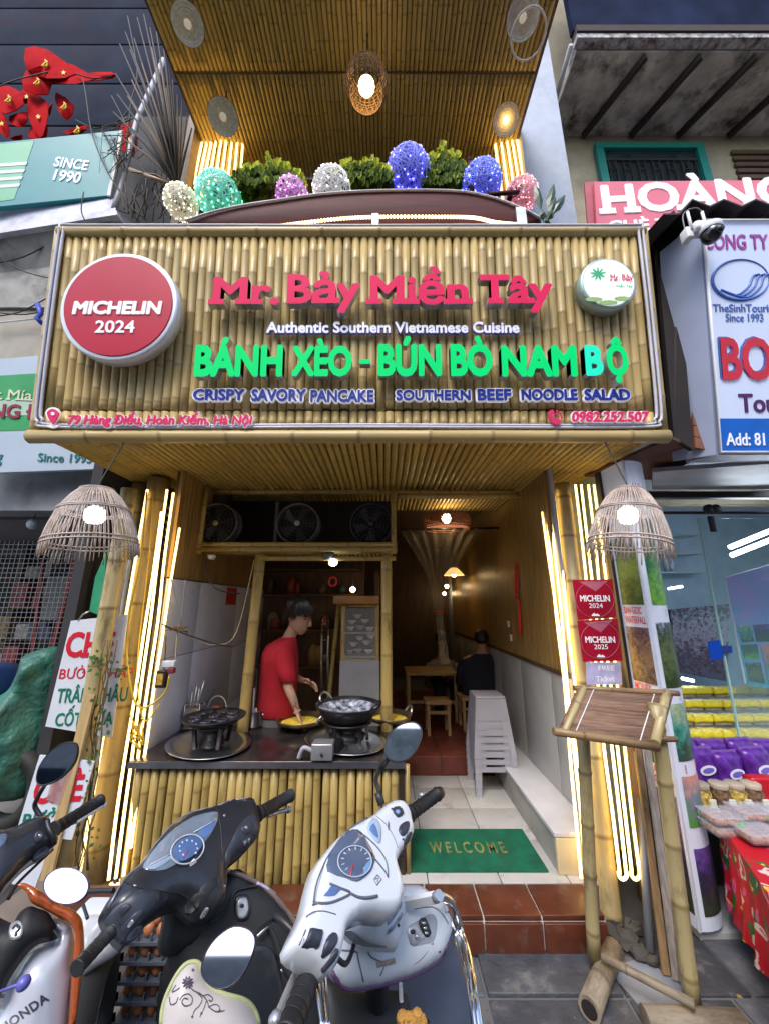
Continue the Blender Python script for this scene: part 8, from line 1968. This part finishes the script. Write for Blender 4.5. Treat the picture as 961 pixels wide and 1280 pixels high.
kk.inlay('switch_block', Z3([(595, 330), (620, 270), (660, 190), (710, 150), (745, 165), (752, 235), (700, 285), (640, 340), (605, 375)]), SWB, .006)
kk.inlay('switch', Z3([(668, 205), (700, 180), (720, 190), (712, 225), (680, 235)]), SWK, .004, up=.005); kk.inlay('switch', Z3([(680, 262), (715, 235), (738, 238), (735, 260), (700, 285)]), SWK, .004, up=.004)
for a, b in ((692, 205), (700, 262), (718, 250)): kk.inlay('switch_mark', Z3(circ(a, b, 8, 8, 8)), SIL, .002, up=.0085, smooth=0)
kk.line('seam', Z3([(130, 450), (200, 480), (330, 500), (420, 520), (470, 590)]), .0012, M('seam_black', (.004, .004, .005), .7), .0)
for a, b in ((180, 470), (590, 150), (600, 470)): kk.inlay('screw', Z3(circ(a, b, 6, 6, 8)), SIL, .0012, dep=.001, smooth=0)
lk.inlay('bolt', Z3(circ(860, 860, 8, 8, 8)), SIL, .002, smooth=0)
grip(bs_, P(322, 1018, y=1.28), P(364, 994, y=1.42), .0175, 2); lever(bs_, [P(335, 1020, y=1.33), P(346, 1016, y=1.38), P(361, 1012, y=1.42)], .006)
grip(bs_, P(143, 1160, y=.92), P(96, 1211, y=.84), .0125, 5)
part(bs_, 'brake_cable', MB().tube(smooth_poly([P(318, 1050, y=1.25), P(300, 1070, y=1.22), P(284, 1084, y=1.2)], 4, False), .004, 6), BLACKP)
mf3 = Frame(P(84, 1108, y=1.0), (.35, -1.15, .80))
mirror_on(bs_, mf3, [(a, b) for a, b in circ(83.5, 1107.5, 27.5, 22.5, 14)], M('purple_rim', (.12, .06, .2), .25), 1.05)
mstem(bs_, [P(142, 1113, y=.98), P(130, 1113, y=.99), P(112, 1114, y=1.0)], .005); mstem(bs_, [P(104, 1130, y=.98), P(110, 1148, y=.96)], .003)
wheel(bs_, Vector((-.31, 1.17, .27))+HD*.27, HD); part(bs_, 'front_fork', MB().tube([P(255, 1130, z=.88)+HD*.05, Vector((-.31, 1.17, .27))+HD*.27], .03, 10), SBLK2)
for nm, mb, m_ in (('body', MB().bbox((-.12, -.75, .32), (.12, .42, .66), .06), SBLK), ('seat', MB().bbox((-.12, -.7, .66), (.12, .05, .76), .045), SBLK2)):
    mb.v = [Matrix.Translation((-.10, .38, 0)) @ Matrix.Rotation(radians(23), 4, 'Z') @ v for v in mb.v]; part(bs_, nm, mb, m_)
wheel(bs_, Vector((-.31, 1.17, .27))-HD*1.0, HD)
# cream flowered panel
fc = Frame(P(265, 1250, z=.89), (.25, -.8, .55))
cps = thing('flowered_panel', 'cream plastic leg guard printed with dark flower scrolls and edged in pale green', 'leg guard', frame=fc)
cf = Shell(fc, cps, 'panel', ZE([(330, 545), (372, 560), (392, 620), (425, 690), (480, 738), (560, 770), (640, 790), (700, 820), (745, 880), (770, 961), (780, 1150), (120, 1150), (116, 961), (122, 870), (150, 770), (205, 655), (268, 568)]), M('cream_plastic', (.52, .48, .47), .4, var=.04), H=.03, Rr=.06, depth=.03, step=.012)
cf.line('green_rim', ZE([(118, 961), (124, 870), (152, 770), (207, 655), (270, 570), (330, 547), (372, 562), (392, 620), (425, 690), (480, 738), (560, 770), (640, 790), (700, 820), (745, 880), (770, 961)]), .004, M('pale_green_rim', (.42, .46, .22), .4), .0)
INK = M('flower_ink', (.09, .075, .12), .5)
def scroll(pts, r=.0009): cf.line('flower_scroll', ZE(pts), r, INK, .0003, 4, False, 4)
for k in range(10):
    a = 2*pi*k/10; scroll([(295, 685), (295+18*cos(a+.2), 685+20*sin(a+.2)), (295+38*cos(a), 685+42*sin(a)), (295+20*cos(a-.3), 685+22*sin(a-.3)), (295, 685)], .0008)
scroll([(300, 700), (330, 735), (380, 760), (420, 800), (440, 850), (490, 880), (540, 870)]); scroll([(240, 800), (262, 770), (300, 760), (325, 790), (315, 830), (275, 840), (255, 815), (270, 790), (295, 795)])
scroll([(350, 745), (390, 790), (370, 840), (340, 870), (325, 910)]); scroll([(420, 800), (400, 860), (380, 900), (375, 915)]); scroll([(430, 850), (470, 830), (500, 840), (505, 870), (480, 880)]); scroll([(215, 700), (190, 740), (200, 745), (240, 720)]); scroll([(170, 780), (180, 830), (215, 820), (230, 780)]); scroll([(400, 770), (430, 765), (460, 790), (450, 810), (435, 800)])
for a, b in ((325, 602), (510, 876), (325, 912), (385, 890)): cf.inlay('ink_dot', ZE(circ(a, b, 9, 10, 8)), INK, .0006, smooth=0)

# ---------------------------------------------------------------- orange scooter at the left edge
fo = Frame(P(50, 1180, z=.82), (.55, -.72, .42))
os_ = thing('motor_scooter', 'silver and orange motor scooter cut by the left edge, lettered HONDA on its body', 'scooter', frame=Frame((-.9, 1.1, 0), (0, -1, 0)), group='parked scooters')
ob = FShell(fo, os_, 'side_cover', ZO([(-80, 1100), (-60, 900), (5, 880), (32, 780), (82, 680), (162, 580), (250, 522), (312, 502), (300, 472), (260, 400), (330, 380), (388, 420), (402, 480), (402, 600), (398, 720), (386, 860), (375, 1000), (370, 1300), (-80, 1300)]), M('silver_white_paint', (.52, .56, .66), .2, coat=.8, var=.03), H=.06, Rr=.10, depth=.08, step=.014)
ot = FShell(Frame(P(50, 1180, z=.84), (.55, -.72, .42)), os_, 'orange_trim', ZO([(95, 205), (125, 190), (160, 200), (230, 240), (330, 310), (395, 335), (440, 372), (458, 430), (462, 560), (450, 700), (430, 860), (410, 1000), (395, 1300), (362, 1300), (375, 1000), (392, 700), (402, 560), (402, 480), (385, 425), (340, 392), (270, 350), (200, 315), (165, 290), (145, 240)]), M('orange_paint', (.42, .09, .02), .2, coat=.9, var=.05), H=.03, Rr=.022, depth=.04, step=.01)
od = FShell(Frame(P(40, 1160, z=.87), (.5, -.72, .48)), os_, 'inner_cover', ZO([(-80, 380), (60, 410), (110, 350), (165, 318), (210, 330), (265, 352), (300, 410), (312, 440), (290, 450), (310, 480), (308, 500), (250, 518), (200, 530), (140, 588), (62, 700), (5, 800), (-80, 860)]), SBLK2, H=.035, Rr=.05, depth=.05, step=.014)
od.inlay('ignition_lock', ZO([(65, 405), (100, 395), (125, 420), (126, 470), (105, 498), (65, 500), (50, 470), (52, 430)]), M('lock_silver', (.45, .47, .5), .3, .5, var=.3, vs=60), .004)
od.line('lock_mark', ZO([(70, 440), (90, 420), (108, 440), (90, 460), (88, 480)]), .0025, BLACKP, .005)
ocw = FShell(Frame(P(35, 1055, z=1.0), (.55, -.35, .72)), os_, 'dashboard_cowl', ZL([(-150, 700), (-60, 665), (75, 650), (165, 602), (275, 572), (296, 590), (310, 640), (345, 690), (346, 730), (310, 765), (240, 800), (195, 830), (150, 870), (95, 930), (40, 990), (-20, 1060), (-150, 1100)]), SBLK, H=.032, Rr=.05, depth=.08, step=.014)
ocw.inlay('dash_glass', ZL([(-60, 720), (15, 685), (45, 700), (30, 745), (-20, 790), (-60, 800)]), DGL, .003)
ocw.inlay('switch', ZL([(205, 700), (225, 675), (262, 680), (268, 705), (235, 735), (210, 735)]), SWK, .004); ocw.inlay('switch_mark', ZL([(232, 690), (252, 690), (250, 705), (235, 705)]), SIL, .002, up=.004)
ocw.inlay('switch', ZL([(225, 780), (270, 745), (315, 735), (320, 755), (275, 785), (235, 805)]), SWB, .004)
ocw.line('collar', ZL([(285, 600), (292, 640), (310, 680), (330, 745)]), .006, BLACKP, .004)
grip(os_, P(68, 1037, y=1.28), P(127, 1000, y=1.42), .0175, 7); lever(os_, [P(96, 1028, y=1.33), P(112, 1018, y=1.37), P(130, 1006, y=1.42)], .0055, WHITE)
part(os_, 'cable', MB().tube(smooth_poly([P(66, 1062, y=1.2), P(45, 1082, y=1.15), P(22, 1105, y=1.1), P(10, 1125, y=1.08)], 4, False), .004, 6), BLACKP)
mf4 = Frame(P(72, 955, y=1.25), (.3, -1.2, .5))
mirror_on(os_, mf4, ZL([(440, 140), (462, 160), (460, 210), (430, 280), (360, 350), (290, 382), (245, 385), (228, 350), (245, 280), (300, 200), (370, 150)]), BLACKP, 1.07)
mstem(os_, [P(52, 1021, y=1.28), P(44, 1008, y=1.28), P(48, 996, y=1.27), P(56, 982, y=1.27)]); 
part(os_, 'clip_pin', MB().tube([P(-2, 1240, y=.98), P(25, 1230, y=.96)], .003, 6).sphere(P(30, 1229, y=.95), .012, 10, 8), M('violet_clip', (.12, .12, .45), .3))
ot_ = ob
vs_, gr_ = _glyphs('HONDA', .03, .0, 1.1); X = [v[0] for v in vs_]
A0, A1, UP = (4, 1291.5), (62.5, 1249.5), (-5.5, -9.5)
mb = MB()
for ff in gr_:
    for f in ff:
        pts = []
        for i in f:
            u = (vs_[i][0]-min(X))/(max(X)-min(X)); v = vs_[i][1]/.727
            pts.append(ob.on(A0[0]+(A1[0]-A0[0])*u+UP[0]*v, A0[1]+(A1[1]-A0[1])*u+UP[1]*v, .0012))
        mb.add(pts, [tuple(range(len(pts)))])
ob._p('lettering', mb, M('dark_letter', (.05, .05, .07), .4))
wheel(os_, Vector((-.8, 1.22, .27))+HD*.27, HD)
for nm, mb, m_ in (('body', MB().bbox((-.12, -.75, .32), (.12, .42, .66), .06), M('silver_white_paint', (.5, .5, .6), .2)), ('seat', MB().bbox((-.12, -.7, .66), (.12, .05, .76), .045), SBLK2)):
    mb.v = [Matrix.Translation((-.68, .42, 0)) @ Matrix.Rotation(radians(23), 4, 'Z') @ v for v in mb.v]; part(os_, nm, mb, m_)
wheel(os_, Vector((-.8, 1.22, .27))-HD*1.0, HD)
# ---------------------------------------------------------------- egg trays and the white box
EGG = M('brown_egg', (.45, .17, .07), .5, var=.2, rnd=.15); ET = M('grey_egg_tray', (.10, .12, .16), .6, var=.2)
ord_ = ['bottom', 'second', 'third', 'fourth', 'fifth', 'sixth', 'topmost']
for k in range(7):
    z = .012 + k*.058; x0, y0 = -.985, 1.75
    t = thing('egg_tray', '%s tray of brown eggs in the stack behind the black scooter%s' % (ord_[k], '' if k in (0, 6) else ' from the ground'), 'egg tray', (x0+.15, y0+.15, z), 'stacked trays of eggs')
    mb = MB().box((x0, y0, z), (x0+.31, y0+.31, z+.006))
    for i in range(7): mb.box((x0+i*.05, y0, z+.006), (x0+i*.05+.008, y0+.008, z+.03)); mb.box((x0, y0+i*.05, z+.006), (x0+.008, y0+i*.05+.008, z+.03))
    mb.box((x0-.006, y0-.006, z+.0), (x0+.316, y0-.001, z+.010))
    part(t, 'tray', mb, ET)
    rows = 6 if k == 6 else 1
    for j in range(rows):
        for i in range(6):
            e = MB().sphere((x0+.03+i*.05, y0+.03+j*.05, z+.028), (.020, .020, .023), 10, 7); part(t, 'egg', e, EGG)
t = thing('foam_box', 'white plastic bag lined box standing between the orange and black scooters', 'box', P(125, 1200, y=1.5))
a, b = P(100, 1180, y=1.45), P(150, 1180, y=1.45)
part(t, 'box', MB().bbox((-1.12, 1.62, .0), (-.973, 1.735, .52), .01), M('foam_white', (.60, .64, .72), .7, var=.08))
fbx = Frame(P(130, 1195, y=1.43), (.2, -.6, .7))
sh_ = FShell(fbx, t, 'bag_liner', [(100, 1150), (128, 1143), (138, 1147), (156, 1168), (152, 1185), (118, 1208), (100, 1213)], M('plastic_bag', (.60, .60, .63), .3, var=.15, vs=12, bump=.6, bs=15), H=.03, Rr=.04, depth=.03, hf=lambda x, z: .008*sin(x*70)*sin(z*60), step=.008)
t2 = thing('plank', 'rough board lying at the foot of the left column behind the scooters', 'plank', P(120, 1130, z=.2)); part(t2, 'board', MB().bar(P(82, 1128, y=2.2), P(165, 1128, y=2.2), .03, .12), BRN)
# small litter and grit on the pavement
mb = MB(); rg = random.Random(91)
for k in range(260):
    x, y = rg.uniform(-1.2, 2.2), rg.uniform(1.2, 2.18); r_ = rg.uniform(.002, .007); c = Vector((x, y, .003)); v = [c+Vector((rg.uniform(-1, 1)*r_, rg.uniform(-1, 1)*r_, rg.uniform(0, .6)*r_)) for _ in range(4)]
    mb.add(v, [(0, 1, 2), (0, 1, 3), (1, 2, 3), (0, 2, 3)])
single('grit', mb, M('grit', (.16, .14, .11), .9, var=.5, vs=60), None, None, kind='stuff')
for k, (px, py) in enumerate(((640, 1222), (900, 1215), (705, 1235), (925, 1248))):
    c = P(px, py, z=.004); a = k*1.7
    d = Vector((cos(a), sin(a), 0))*.022; e = Vector((-sin(a), cos(a), 0))*.010
    single('dry_leaf', MB().add([c-d, c-d*.2+e+Vector((0, 0, .005)), c+d+Vector((0, 0, .003)), c-d*.2-e+Vector((0, 0, .001))], [(0, 1, 2), (0, 2, 3)]), M('dry_leaf', (.25, .16, .05), .8), ['dry leaf on the paving below the red step', 'dry leaf on the paving below the floral table', 'dry leaf on the paving left of the menu stand foot', 'dry leaf on the paving at the lower right corner'][k], 'leaf', 'fallen dry leaves on the paving')
